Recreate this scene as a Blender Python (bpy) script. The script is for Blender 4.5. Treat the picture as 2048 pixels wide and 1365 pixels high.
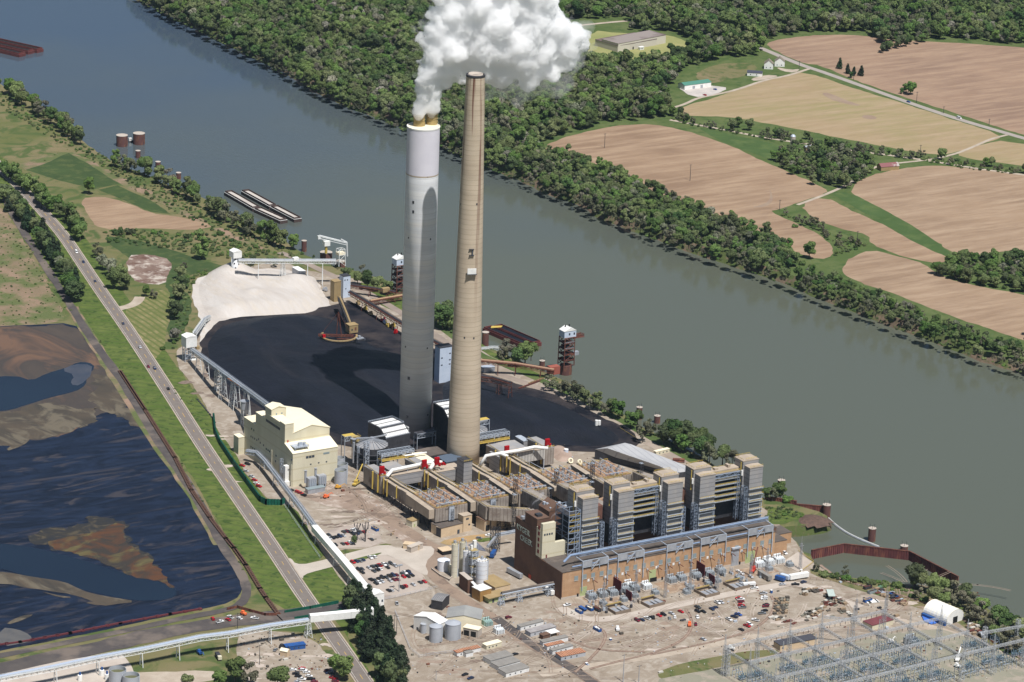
import bpy, bmesh, math, random
from mathutils import Vector, Matrix, noise
from mathutils.geometry import tessellate_polygon
rad=math.radians; R=random.Random(7)
for o in list(bpy.data.objects): bpy.data.objects.remove(o)
SC=bpy.context.scene
COL=SC.collection
# ---------------------------------------------------------------- camera (world axes = the power plant's own axes, metres)
FPX=7000.; PIT=rad(18.3); ROL=rad(2.15); CAMP=Vector((-1176.1,-1841.8,905.))
HEAD=Vector((0.52285,0.85243,0)); RT=Vector((0.85243,-0.52285,0))
fwd=HEAD*math.cos(PIT)-Vector((0,0,math.sin(PIT)))
u0=HEAD*math.sin(PIT)+Vector((0,0,math.cos(PIT)))
CR=RT*math.cos(ROL)+u0*math.sin(ROL); CU=-RT*math.sin(ROL)+u0*math.cos(ROL)
cd=bpy.data.cameras.new('camera'); cam=bpy.data.objects.new('camera',cd); COL.objects.link(cam)
cd.sensor_width=36; cd.lens=FPX/2048*36; cd.clip_start=5; cd.clip_end=40000
m=Matrix((CR,CU,-fwd)).transposed().to_4x4(); m.translation=CAMP; cam.matrix_world=m
SC.camera=cam
# ---------------------------------------------------------------- sun, sky, exposure
sun_o=Vector((29.1,-47.3,109.)).normalized()     # in camera-heading axes
SUN=(RT*sun_o.x+HEAD*sun_o.y+Vector((0,0,sun_o.z))).normalized()
sl=bpy.data.lights.new('sun','SUN'); sl.energy=5.0; sl.angle=rad(.53); sl.color=(1,.975,.95)
so=bpy.data.objects.new('sun',sl); COL.objects.link(so); so.location=(0,0,2000)
so.rotation_euler=SUN.to_track_quat('Z','Y').to_euler()
wd=bpy.data.worlds.new('World'); SC.world=wd; wd.use_nodes=True
wn=wd.node_tree; sk=wn.nodes.new('ShaderNodeTexSky'); sk.sky_type='NISHITA'; sk.sun_disc=False
sk.sun_elevation=math.asin(SUN.z); sk.sun_rotation=math.atan2(SUN.x,SUN.y); sk.altitude=300; sk.air_density=1.2; sk.dust_density=.6; sk.ozone_density=1.5
wn.links.new(sk.outputs[0],wn.nodes['Background'].inputs[0]); wn.nodes['Background'].inputs[1].default_value=.052
SC.view_settings.view_transform='Standard'; SC.view_settings.look='None'; SC.view_settings.exposure=.14; SC.view_settings.gamma=1
SC.render.engine='CYCLES'; cy=SC.cycles
cy.max_bounces=40; cy.diffuse_bounces=6; cy.glossy_bounces=2; cy.transmission_bounces=2; cy.volume_bounces=40; cy.transparent_max_bounces=6
cy.use_denoising=True; cy.caustics_reflective=False; cy.caustics_refractive=False; cy.sample_clamp_indirect=6
# ---------------------------------------------------------------- pixel (2048 wide photo) -> point on a level plane
def ray(u,v): return fwd+CR*((u-1024)/FPX)+CU*((682.5-v)/FPX)
def g(u,v,z=0.):
    d=ray(u,v); t=(z-CAMP.z)/d.z; return CAMP+d*t
def atx(u,v,X): d=ray(u,v); return CAMP+d*((X-CAMP.x)/d.x)
def aty(u,v,Y): d=ray(u,v); return CAMP+d*((Y-CAMP.y)/d.y)
def px(p):
    q=Vector(p)-CAMP; z=q.dot(fwd); return 1024+FPX*q.dot(CR)/z, 682.5-FPX*q.dot(CU)/z
def hh(u,v,vt,z=0.):
    b=g(u,v,z); lo,hi=0.,900.
    for _ in range(40):
        m_=(lo+hi)/2
        if px(b+Vector((0,0,m_)))[1]>vt: lo=m_
        else: hi=m_
    return lo
def cr(cx,cy_,x0,y0,s=5.055): return (x0+cx/s,y0+cy_/s)     # point read off an enlarged crop
def ang(a,b): d=Vector(b)-Vector(a); return math.atan2(d.y,d.x)
# ---------------------------------------------------------------- mesh builder
class MB:
    def __init__(s): s.v=[]; s.f=[]; s.m=[]; s.cur=0
    def add(s,vs,fs):
        n=len(s.v); s.v+= [tuple(p) for p in vs]; s.f+=[tuple(i+n for i in f) for f in fs]; s.m+=[s.cur]*len(fs); return s
    def box(s,x0,x1,y0,y1,z0,z1):
        return s.add([(x0,y0,z0),(x1,y0,z0),(x1,y1,z0),(x0,y1,z0),(x0,y0,z1),(x1,y0,z1),(x1,y1,z1),(x0,y1,z1)],
          [(0,3,2,1),(4,5,6,7),(0,1,5,4),(1,2,6,5),(2,3,7,6),(3,0,4,7)])
    def bc(s,x,y,z,sx,sy,sz): return s.box(x-sx/2,x+sx/2,y-sy/2,y+sy/2,z,z+sz)
    def prism(s,pts,z0,z1,top=None):
        n=len(pts); t=top or [z1]*n
        a=sum(pts[i][0]*pts[(i+1)%n][1]-pts[(i+1)%n][0]*pts[i][1] for i in range(n))
        if a<0: pts=pts[::-1]; t=t[::-1]
        vs=[(p[0],p[1],z0) for p in pts]+[(p[0],p[1],t[i]) for i,p in enumerate(pts)]
        return s.add(vs,[tuple(range(n-1,-1,-1)),tuple(range(n,2*n))]+[(i,(i+1)%n,n+(i+1)%n,n+i) for i in range(n)])
    def profx(s,pts,x0,x1):      # profile in (y,z) swept along x
        n=len(pts); vs=[(x0,p[0],p[1]) for p in pts]+[(x1,p[0],p[1]) for p in pts]
        return s.add(vs,[tuple(range(n-1,-1,-1)),tuple(range(n,2*n))]+[(i,(i+1)%n,n+(i+1)%n,n+i) for i in range(n)])
    def profy(s,pts,y0,y1):      # profile in (x,z) swept along y
        n=len(pts); vs=[(p[0],y0,p[1]) for p in pts]+[(p[0],y1,p[1]) for p in pts]
        return s.add(vs,[tuple(range(n)),tuple(range(2*n-1,n-1,-1))]+[(i,n+i,n+(i+1)%n,(i+1)%n) for i in range(n)])
    def lathe(s,prof,cx=0,cy=0,n=24,cap0=True,cap1=True):
        vs=[];fs=[]
        for r,z in prof:
            for i in range(n): a=2*math.pi*i/n; vs.append((cx+r*math.cos(a),cy+r*math.sin(a),z))
        for k in range(len(prof)-1):
            for i in range(n):
                j=(i+1)%n; fs.append((k*n+i,k*n+j,(k+1)*n+j,(k+1)*n+i))
        if cap0: fs.append(tuple(range(n-1,-1,-1)))
        if cap1: k=(len(prof)-1)*n; fs.append(tuple(range(k,k+n)))
        return s.add(vs,fs)
    def cyl(s,cx,cy,z0,z1,r,r1=None,n=20): return s.lathe([(r,z0),(r if r1 is None else r1,z1)],cx,cy,n)
    def beam(s,p,q,w=.3,h=None):
        p=Vector(p);q=Vector(q);h=h or w;d=q-p
        if d.length<1e-6: return s
        d.normalize(); a=d.cross(Vector((0,0,1)))
        if a.length<.01: a=Vector((1,0,0))
        a.normalize(); b=a.cross(d); a*=w/2; b*=h/2
        return s.add([p-a-b,p+a-b,p+a+b,p-a+b,q-a-b,q+a-b,q+a+b,q-a+b],[(0,1,2,3),(7,6,5,4),(0,4,5,1),(1,5,6,2),(2,6,7,3),(3,7,4,0)])
    def tube(s,pts,r=.3,n=10):
        pts=[Vector(p) for p in pts]; vs=[];fs=[]
        for k,p in enumerate(pts):
            d=(pts[min(k+1,len(pts)-1)]-pts[max(k-1,0)]).normalized(); a=d.cross(Vector((0,0,1)))
            if a.length<.05: a=Vector((1,0,0))
            a.normalize(); b=a.cross(d)
            for i in range(n): t=2*math.pi*i/n; vs.append(p+a*(r*math.cos(t))+b*(r*math.sin(t)))
        for k in range(len(pts)-1):
            for i in range(n): j=(i+1)%n; fs.append((k*n+i,(k+1)*n+i,(k+1)*n+j,k*n+j))
        fs.append(tuple(range(n))); k=(len(pts)-1)*n; fs.append(tuple(range(k+n-1,k-1,-1)))
        return s.add(vs,fs)
    def girder(s,p,q,w=2.,h=2.,n=10,t=.2):      # box truss, p,q = bottom centre line
        p=Vector(p);q=Vector(q);d=(q-p).normalized();a=d.cross(Vector((0,0,1))).normalized()*(w/2);up=Vector((0,0,h))
        for sg in (-1,1):
            s.beam(p+a*sg,q+a*sg,t); s.beam(p+a*sg+up,q+a*sg+up,t)
            for i in range(n+1):
                c0=p.lerp(q,i/n)+a*sg; s.beam(c0,c0+up,t*.8)
                if i<n: c1=p.lerp(q,(i+1)/n)+a*sg; s.beam(c0+(up if i%2 else up*0),c1+(up*0 if i%2 else up),t*.7)
        for i in range(n+1):
            c=p.lerp(q,i/n); s.beam(c-a,c+a,t*.7); s.beam(c-a+up,c+a+up,t*.7)
            if i<n: c1=p.lerp(q,(i+1)/n); s.beam(c-a+up,c1+a+up,t*.6)
        return s
    def lat(s,x,y,z0,z1,w0,w1,n=6,t=.2,wy=1.):   # lattice tower
        P=lambda k,i:Vector((x+(w0+(w1-w0)*k/n)/2*(1,1,-1,-1)[i],y+(w0+(w1-w0)*k/n)/2*wy*(-1,1,1,-1)[i],z0+(z1-z0)*k/n))
        for i in range(4):
            s.beam(P(0,i),P(n,i),t)
            for k in range(n):
                j=(i+1)%4; s.beam(P(k+1,i),P(k+1,j),t*.7); s.beam(P(k,i),P(k+1,j),t*.6) if k%2 else s.beam(P(k,j),P(k+1,i),t*.6)
        return s
    def rail(s,pts,h=1.1,t=.12,step=3.):
        up=Vector((0,0,h))
        for a,b in zip(pts,pts[1:]):
            a=Vector(a);b=Vector(b); s.beam(a+up,b+up,t); s.beam(a+up*.5,b+up*.5,t*.7)
            n=max(1,int((b-a).length/step))
            for i in range(n+1): c=a.lerp(b,i/n); s.beam(c,c+up,t)
        return s
    def build(s,name,mats,parent=None,label=None,smooth=False,kind=None,loc=None):
        me=bpy.data.meshes.new(name); me.from_pydata(s.v,[],s.f)
        for mm in (mats if isinstance(mats,(list,tuple)) else [mats]): me.materials.append(mm)
        if any(s.m): me.polygons.foreach_set('material_index',s.m)
        if smooth: me.polygons.foreach_set('use_smooth',[True]*len(s.f))
        me.update(); o=bpy.data.objects.new(name,me); COL.objects.link(o)
        if parent: o.parent=parent
        if label: o['label']=label
        if kind: o['kind']=kind
        if loc is not None: o.location=loc
        return o
def tag(o,label=None,cat=None,group=None,kind=None):
    if label: o['label']=label
    if cat: o['category']=cat
    if group: o['group']=group
    if kind: o['kind']=kind
    return o
def thing(name,label,cat,loc=(0,0,0),rz=0.,group=None):
    o=bpy.data.objects.new(name,None); COL.objects.link(o); o.location=loc; o.rotation_euler=(0,0,rz); o.empty_display_size=1
    return tag(o,label,cat,group)
def dup(root,loc,rz,label=None,group=None,scale=None,mats=None):
    r=root.copy(); COL.objects.link(r); r.location=loc; r.rotation_euler=(0,0,rz)
    if scale: r.scale=scale if hasattr(scale,'__len__') else (scale,)*3
    tag(r,label,None,group)
    def rec(a,b):
        for ch in KIDS.get(a.name,()):
            c=ch.copy(); COL.objects.link(c); c.parent=b
            if mats and c.name.split('.')[0] in mats:
                c.material_slots[0].link='OBJECT'; c.material_slots[0].material=mats[c.name.split('.')[0]]
            rec(ch,c)
    rec(root,r); return r
KIDS={}
def kids(root):
    KIDS[root.name]=[o for o in COL.objects if o.parent==root]
    for k in KIDS[root.name]: kids(k)
    return root
# ---------------------------------------------------------------- materials
def S(*c):      # sRGB 0..255 -> linear
    return tuple((x/255/12.92 if x/255<=.04045 else ((x/255+.055)/1.055)**2.4) for x in c)
def newmat(name):
    mt=bpy.data.materials.new(name); mt.use_nodes=True; nt=mt.node_tree; return mt,nt,nt.nodes['Principled BSDF']
def M(name,c1,c2=None,sc=.2,rough=.8,metal=0.,c3=None,sc3=.03,bump=0.,st=(1,1,1),th=(.35,.65),th3=(.5,.62),bsc=None,rnd=0.,det=5,wave=None,spec=.3,coord='Object',dist=0.):
    mt,nt,b=newmat(name); N=nt.nodes.new; Lk=nt.links.new
    b.inputs['Roughness'].default_value=rough; b.inputs['Metallic'].default_value=metal
    b.inputs['Specular IOR Level'].default_value=spec
    tc=N('ShaderNodeTexCoord'); mp=N('ShaderNodeMapping'); mp.inputs['Scale'].default_value=st; Lk(tc.outputs[coord],mp.inputs[0])
    def nz(scale,detail=det,src=mp):
        n=N('ShaderNodeTexNoise'); n.inputs['Scale'].default_value=scale; n.inputs['Detail'].default_value=detail; n.inputs['Roughness'].default_value=.62; n.inputs['Distortion'].default_value=dist; Lk(src.outputs[0],n.inputs['Vector']); return n.outputs[0]
    def ramp(x,a,c):
        r=N('ShaderNodeMapRange'); r.inputs[1].default_value=a; r.inputs[2].default_value=c; Lk(x,r.inputs[0]); return r.outputs[0]
    def mix(f,a,bb):
        mx=N('ShaderNodeMix'); mx.data_type='RGBA'; Lk(f,mx.inputs[0])
        for k,v in ((6,a),(7,bb)):
            if isinstance(v,tuple): mx.inputs[k].default_value=(*v,1)
            else: Lk(v,mx.inputs[k])
        return mx.outputs[2]
    colr=None
    if c2 is not None: colr=mix(ramp(nz(sc),*th),c1,c2)
    if c3 is not None: colr=mix(ramp(nz(sc3,4),*th3),colr if colr is not None else c1,c3)
    if wave:      # (axis, scale, colour, lo, hi) thin dark lines: joints, planks, rows
        w=N('ShaderNodeTexWave'); w.wave_type='BANDS'; w.bands_direction=wave[0]; w.inputs['Scale'].default_value=wave[1]; w.inputs['Distortion'].default_value=wave[5] if len(wave)>5 else 0; w.inputs['Detail Scale'].default_value=.4
        Lk(tc.outputs[coord],w.inputs[0]); colr=mix(ramp(w.outputs[1],wave[3],wave[4]),colr if colr is not None else c1,wave[2])
    if rnd:
        oi=N('ShaderNodeObjectInfo'); hs=N('ShaderNodeHueSaturation'); r1=N('ShaderNodeMapRange'); r1.inputs[3].default_value=1-rnd; r1.inputs[4].default_value=1+rnd
        Lk(oi.outputs['Random'],r1.inputs[0]); Lk(r1.outputs[0],hs.inputs['Value'])
        r2=N('ShaderNodeMapRange'); r2.inputs[3].default_value=.5-rnd*.07; r2.inputs[4].default_value=.5+rnd*.06
        wn_=N('ShaderNodeTexWhiteNoise'); wn_.noise_dimensions='1D'; Lk(oi.outputs['Random'],wn_.inputs['W']); Lk(wn_.outputs[0],r2.inputs[0]); Lk(r2.outputs[0],hs.inputs['Hue'])
        if colr is not None: Lk(colr,hs.inputs['Color'])
        else: hs.inputs['Color'].default_value=(*c1,1)
        colr=hs.outputs[0]
    if colr is not None: Lk(colr,b.inputs['Base Color'])
    else: b.inputs['Base Color'].default_value=(*c1,1)
    if bump:
        bp=N('ShaderNodeBump'); bp.inputs['Strength'].default_value=bump; bp.inputs['Distance'].default_value=1.; Lk(nz(bsc or sc*3),bp.inputs['Height']); Lk(bp.outputs[0],b.inputs['Normal'])
    return mt
G_=lambda v:(v,v,v)
# ---------------------------------------------------------------- sheets of ground
ZL=[0.]
def smooth(pts,it=2,closed=True):
    for _ in range(it):
        q=[];n=len(pts)
        for i in range(n if closed else n-1):
            a=pts[i];b=pts[(i+1)%n]; q+= [a.lerp(b,.25),a.lerp(b,.75)]
        if not closed: q=[pts[0]]+q+[pts[-1]]
        pts=q
    return pts
def rough_edge(pts,step=6.,amp=1.5,closed=True):
    out=[];n=len(pts)
    for i in range(n if closed else n-1):
        a=pts[i];b=pts[(i+1)%n];L=(b-a).length;k=min(200,max(1,int(L/step)))
        for j in range(k):
            p=a.lerp(b,j/k); out.append(p+Vector((noise.noise(p*.06)+.6*noise.noise(p*.21),noise.noise(p*.06+Vector((50,9,0)))+.6*noise.noise(p*.21+Vector((3,70,0))),0))*amp)
    if not closed: out.append(pts[-1])
    return out
def sheet(name,pts,z,mt,it=1,amp=1.5,label=None,kind='structure',world=False,step=6.):
    P=[Vector((p[0],p[1],0)) if world else g(p[0],p[1],z) for p in pts]
    for p in P: p.z=z
    if it: P=smooth(P,it)
    if amp: P=rough_edge(P,step,amp)
    for p in P: p.z=z
    tr=tessellate_polygon([P]); b=MB()
    fs=[]
    for t in tr:
        a,bb,c=[P[i] for i in t]; fs.append(t if (bb-a).cross(c-a).z>0 else t[::-1])
    b.add(P,fs); o=b.build(name,mt,None,label); o['kind']=kind; return o
def ribbon(name,pts,w,z,mt,it=2,label=None,world=False,kind='structure',amp=0):
    P=[Vector((p[0],p[1],0)) if world else g(p[0],p[1],z) for p in pts]
    P=smooth(P,it,False); b=MB(); vs=[];fs=[]
    for k,p in enumerate(P):
        d=(P[min(k+1,len(P)-1)]-P[max(k-1,0)]); d.z=0; d.normalize(); a=Vector((-d.y,d.x,0))*(w/2*(1+amp*noise.noise(p*.1)))
        vs+= [(p.x+a.x,p.y+a.y,z),(p.x-a.x,p.y-a.y,z)]
        if k: fs.append((2*k-2,2*k-1,2*k+1,2*k))
    b.add(vs,fs); o=b.build(name,mt,None,label); o['kind']=kind; return o
def inside(x,y,P):
    c=False;n=len(P);j=n-1
    for i in range(n):
        if (P[i][1]>y)!=(P[j][1]>y) and x<(P[j][0]-P[i][0])*(y-P[i][1])/(P[j][1]-P[i][1]+1e-12)+P[i][0]: c=not c
        j=i
    return c
def dist(x,y,P):
    d=1e9;n=len(P)
    for i in range(n):
        ax,ay=P[i][0],P[i][1];bx,by=P[(i+1)%n][0],P[(i+1)%n][1];dx,dy=bx-ax,by-ay
        t=max(0,min(1,((x-ax)*dx+(y-ay)*dy)/(dx*dx+dy*dy+1e-9))); d=min(d,math.hypot(x-ax-t*dx,y-ay-t*dy))
    return d
def mound(name,pts,hf,mt,step=4.,label=None,cones=()):
    P=smooth([g(*p) for p in pts],1); xs=[p.x for p in P];ys=[p.y for p in P]
    nx=int((max(xs)-min(xs))/step)+3;ny=int((max(ys)-min(ys))/step)+3;x0=min(xs)-step;y0=min(ys)-step
    vs=[];ok=[]
    for j in range(ny):
        for i in range(nx):
            x=x0+i*step;y=y0+j*step;ins=inside(x,y,P);d=dist(x,y,P)*(1 if ins else -1)
            z=hf(d,x,y) if d>-step*1.5 else -2
            for (cx,cy_,ch,sl_) in cones:
                if ins: z=max(z,ch-sl_*math.hypot(x-cx,y-cy_))
            vs.append((x,y,z)); ok.append(d>-step*1.5)
    fs=[(j*nx+i,j*nx+i+1,(j+1)*nx+i+1,(j+1)*nx+i) for j in range(ny-1) for i in range(nx-1) if all(ok[k] for k in (j*nx+i,j*nx+i+1,(j+1)*nx+i+1,(j+1)*nx+i))]
    b=MB(); b.add(vs,fs); o=b.build(name,mt,None,label,smooth=True); o['kind']='structure'; return o
# ================================================================ SETTING
def ground(name,cols,sc=.02,fine=.6,rough=.95,bump=.0,wave=None,warp=0):
    """cols = base, patch, patch2, speck"""
    return M(name,cols[0],cols[1],sc,rough,c3=cols[2] if len(cols)>2 else None,sc3=sc*2.7,bump=bump,bsc=fine,th=(.4,.6),th3=(.5,.66),wave=wave,det=8,spec=.1)
m_soil=M('yard_gravel',S(156,144,129),S(134,121,106),.025,.95,c3=S(170,160,147),sc3=.12,th=(.34,.66),th3=(.45,.72),dist=1.,det=10,bump=.3,bsc=.8,spec=.1)
m_grass=ground('grass_green',[S(76,92,50),S(92,102,62),S(64,84,44)],.03,bump=.4,fine=.9)
m_bright=M('verge_grass',S(76,95,42),S(98,108,56),.05,c3=S(58,76,36),sc3=.14,dist=.8,bump=.3,bsc=.8,det=8,spec=.1,wave=('DIAGONAL',.05,S(80,92,48),.6,1.,3.))
m_mead=M('rough_meadow',S(96,100,60),S(124,112,84),.012,c3=S(76,90,50),sc3=.035,dist=1.,bump=.3,bsc=.5,det=9,spec=.1)
m_scrub=M('scrub_land',S(120,106,84),S(146,122,104),.02,c3=S(92,100,62),sc3=.03,th3=(.42,.56),bump=.5,bsc=.5,det=10,spec=.1)
def field(name,a,b,c,ang_,sc=.008):
    mt,nt,bs=newmat(name); N=nt.nodes.new; Lk=nt.links.new; bs.inputs['Roughness'].default_value=.95; bs.inputs['Specular IOR Level'].default_value=.1
    tc=N('ShaderNodeTexCoord'); mp=N('ShaderNodeMapping'); mp.inputs['Rotation'].default_value=(0,0,ang_); Lk(tc.outputs['Object'],mp.inputs[0])
    mp2=N('ShaderNodeMapping'); mp2.inputs['Rotation'].default_value=(0,0,ang_); mp2.inputs['Scale'].default_value=(.12,1,1); Lk(tc.outputs['Object'],mp2.inputs[0])
    def nz(src,s,d=6):
        n=N('ShaderNodeTexNoise'); n.inputs['Scale'].default_value=s; n.inputs['Detail'].default_value=d; n.inputs['Roughness'].default_value=.65; Lk(src.outputs[0],n.inputs['Vector']); return n.outputs[0]
    def mr(x,p,q):
        r=N('ShaderNodeMapRange'); r.inputs[1].default_value=p; r.inputs[2].default_value=q; Lk(x,r.inputs[0]); return r.outputs[0]
    def mix(f,x,y):
        mx=N('ShaderNodeMix'); mx.data_type='RGBA'; Lk(f,mx.inputs[0])
        for k,v in ((6,x),(7,y)):
            if isinstance(v,tuple): mx.inputs[k].default_value=(*v,1)
            else: Lk(v,mx.inputs[k])
        return mx.outputs[2]
    k=mix(mr(nz(mp,sc),.38,.62),a,b); k=mix(mr(nz(mp2,.09,9),.42,.66),k,c); k=mix(mr(nz(mp2,.5,4),.5,.8),k,tuple(x*.8 for x in a))
    Lk(k,bs.inputs['Base Color']); return mt
fa=ang(g(1200,300),g(1600,420))
m_f1=field('tilled_field',S(148,124,101),S(130,107,87),S(161,138,114),-fa)
m_f2=field('stubble_field',S(149,126,103),S(132,110,90),S(162,140,117),-fa-.1)
m_f4=field('yellow_stubble',S(151,131,102),S(140,130,92),S(161,141,114),-fa)
m_f5=field('purple_stubble',S(146,121,101),S(130,107,91),S(158,134,112),-fa)
m_asph=M('road_asphalt',S(112,104,98),S(122,114,107),.3,.9,c3=S(120,110,103),sc3=.05,st=(1,1,1),spec=.2)
m_ash_road=M('cinder_road',S(74,70,70),S(90,84,80),.06,.95,c3=S(112,102,94),sc3=.025,det=8,spec=.1)
m_white_line=M('white_paint',S(205,200,192),S(160,152,142),.4); m_yel_line=M('yellow_paint',S(205,165,70))
m_conc=M('concrete_slab',S(186,176,164),S(170,158,146),.05,.9,spec=.15)
def far(mt_): return mt_
# ---- river water
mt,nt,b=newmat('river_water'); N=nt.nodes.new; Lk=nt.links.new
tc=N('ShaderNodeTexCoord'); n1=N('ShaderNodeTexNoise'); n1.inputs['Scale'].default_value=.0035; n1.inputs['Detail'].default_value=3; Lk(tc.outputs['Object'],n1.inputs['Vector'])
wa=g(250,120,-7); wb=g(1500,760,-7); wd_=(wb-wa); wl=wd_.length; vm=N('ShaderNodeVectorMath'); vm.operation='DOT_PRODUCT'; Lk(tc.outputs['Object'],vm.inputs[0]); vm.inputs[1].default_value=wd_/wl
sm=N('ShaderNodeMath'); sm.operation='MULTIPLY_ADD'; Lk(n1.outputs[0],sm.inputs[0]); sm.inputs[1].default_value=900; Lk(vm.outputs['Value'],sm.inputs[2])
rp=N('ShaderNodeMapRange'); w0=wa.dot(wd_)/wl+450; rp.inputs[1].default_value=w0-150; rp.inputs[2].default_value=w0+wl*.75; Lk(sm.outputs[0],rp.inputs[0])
mx=N('ShaderNodeMix'); mx.data_type='RGBA'; mx.inputs[6].default_value=(*S(62,76,92),1); mx.inputs[7].default_value=(*S(86,90,78),1); Lk(rp.outputs[0],mx.inputs[0]); Lk(mx.outputs[2],b.inputs['Base Color'])  # blue sky reflection painted into the upstream base colour, olive water downstream
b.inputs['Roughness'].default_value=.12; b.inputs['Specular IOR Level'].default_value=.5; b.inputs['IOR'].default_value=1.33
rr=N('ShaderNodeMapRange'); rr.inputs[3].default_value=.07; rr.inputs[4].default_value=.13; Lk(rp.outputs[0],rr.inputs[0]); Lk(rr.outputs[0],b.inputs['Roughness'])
mp=N('ShaderNodeMapping'); mp.inputs['Scale'].default_value=(1,.35,1); mp.inputs['Rotation'].default_value=(0,0,.5); Lk(tc.outputs['Object'],mp.inputs[0])
n2=N('ShaderNodeTexNoise'); n2.inputs['Scale'].default_value=.35; n2.inputs['Detail'].default_value=4; Lk(mp.outputs[0],n2.inputs['Vector'])
bp=N('ShaderNodeBump'); bp.inputs['Strength'].default_value=.16; bp.inputs['Distance'].default_value=.5; Lk(n2.outputs[0],bp.inputs['Height']); Lk(bp.outputs[0],b.inputs['Normal'])
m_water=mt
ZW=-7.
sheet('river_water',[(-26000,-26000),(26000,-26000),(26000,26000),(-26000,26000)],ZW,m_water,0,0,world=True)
# ---- banks of the land
m_mud=M('bank_mud',S(112,96,80),S(86,76,62),.12,.95,c3=S(78,88,50),sc3=.06,th3=(.45,.55),bump=.5,spec=.1)
near_sh=[(-900,-120),(-400,20),(-150,105),(0,165),(100,228),(165,283),(225,325),(290,348),(350,378),(420,402),(480,432),(560,474),(600,505),(640,524),(700,540),(735,548),(790,575),(830,610),(880,640),(960,690),(1020,712),(1090,745),(1150,772),(1180,790),(1250,830),(1300,862),(1350,888),(1420,922),(1480,965),(1530,1001),(1580,1006),(1655,1030),(1658,1044),(1610,1050),(1560,1056),(1545,1062),(1588,1078),(1603,1100),(1626,1113),(1626,1128),(1608,1134),(1660,1150),(1720,1158),(1790,1166),(1850,1172),(1920,1188),(1990,1228),(2048,1272),(2200,1370),(2500,1560),(3400,2000)]
far_sh=[(-700,-300),(-200,-150),(100,-60),(270,0),(330,27),(400,65),(480,106),(560,142),(640,192),(700,217),(760,240),(810,256),(900,300),(940,322),(980,342),(1050,368),(1100,394),(1160,412),(1200,442),(1300,477),(1400,515),(1500,546),(1560,566),(1600,585),(1700,624),(1800,662),(1900,700),(1980,732),(2048,750),(2200,800),(2600,930),(3600,1250)]
def land(name,shore,closing,side,mt_,mud):
    S0=[g(p[0],p[1],0 if side>0 else ZW) for p in shore]
    S0=rough_edge(smooth(S0,1,False),9.,2.6,False)
    top=[];foot=[]
    for k,p in enumerate(S0):
        d=(S0[min(k+1,len(S0)-1)]-S0[max(k-1,0)]); d.z=0; d.normalize(); a=Vector((-d.y,d.x,0))   # left of travel = away from camera
        if side>0: top.append(Vector((p.x,p.y,0))); foot.append(Vector((p.x,p.y,ZW-1))+a*4.5)
        else: foot.append(Vector((p.x,p.y,ZW-1))); top.append(Vector((p.x,p.y,0))+a*9)
    P=top+[Vector(c) for c in closing]
    b=MB(); fs=[]
    for t in tessellate_polygon([P]):
        x,y,z=[P[i] for i in t]; fs.append(t if (y-x).cross(z-x).z>0 else t[::-1])
    b.add(P,fs); b.build(name,mt_,kind='structure')
    b=MB(); n=len(top); b.add(top+foot,[(i,i+1,n+i+1,n+i) if side<0 else (i,n+i,n+i+1,i+1) for i in range(n-1)]); b.build('river_bank',mud,kind='structure')
    return top
NEAR=land('ground_near',near_sh,[(26000,-2000,0),(26000,-26000,0),(-26000,-26000,0),(-26000,6000,0)],1,m_mead,m_mud)
FAR=land('ground_far',far_sh,[(26000,3000,0),(26000,26000,0),(-26000,26000,0),(-26000,9000,0)],-1,m_grass,m_mud)
# ---- far side fields and roads
sheet('field_tilled',[(1083,294),(1130,275),(1180,262),(1230,252),(1290,248),(1330,252),(1400,270),(1470,295),(1530,325),(1590,350),(1650,377),(1656,386),(1600,405),(1560,419),(1537,423),(1590,446),(1640,470),(1664,492),(1667,512),(1640,520),(1590,505),(1500,470),(1400,432),(1330,400),(1250,366),(1180,334),(1120,312)],.05,m_f1,1,2)
sheet('field_strip',[(1597,410),(1650,393),(1700,420),(1780,455),(1850,490),(1908,518),(1880,528),(1830,520),(1790,508),(1742,489),(1735,470),(1700,462),(1660,452),(1625,436)],.05,m_f1,1,2)
sheet('field_stubble',[(1703,388),(1706,370),(1740,352),(1790,339),(1850,331),(1920,334),(2000,344),(2200,368),(2300,530),(2048,498),(1960,509),(1920,515),(1850,470),(1780,430),(1730,405)],.05,m_f2,1,2)
sheet('field_lower',[(1684,548),(1688,528),(1700,516),(1742,499),(1800,514),(1850,528),(1868,545),(1920,566),(2048,590),(2300,640),(2300,745),(2048,682),(1990,662),(1900,632),(1800,592),(1720,566)],.05,m_f2,1,2)
sheet('field_yellow',[(1352,227),(1370,211),(1430,196),(1500,171),(1560,153),(1612,143),(1700,175),(1800,205),(1900,238),(2008,271),(1985,281),(1930,301),(1885,310),(1850,308),(1750,290),(1650,270),(1550,250),(1450,233),(1390,233)],.05,m_f4,1,2)
sheet('field_far',[(1531,87),(1560,78),(1650,69),(1740,72),(1790,80),(1860,84),(1950,88),(2300,115),(2500,390),(2048,272),(1900,223),(1800,192),(1720,165),(1640,131),(1610,128),(1580,116),(1545,99)],.05,m_f5,1,2)
sheet('field_small',[(1903,309),(1960,290),(2012,279),(2250,330),(2250,372),(2048,331),(1960,322)],.05,m_f4,1,1.5)
m_dark_patch=M('damp_soil',S(138,118,102),S(150,132,112),.05,.9,spec=.1)
sheet('damp_soil',[(1640,190),(1655,184),(1700,204),(1730,215),(1680,206)],.1,m_dark_patch,2,2)
sheet('damp_soil',[(1722,233),(1735,229),(1757,235),(1750,240),(1730,238)],.1,m_dark_patch,2,1)
sheet('meadow_sparse',[(1385,150),(1430,128),(1500,124),(1520,140),(1470,158),(1410,170)],.05,m_mead,2,4)
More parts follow.
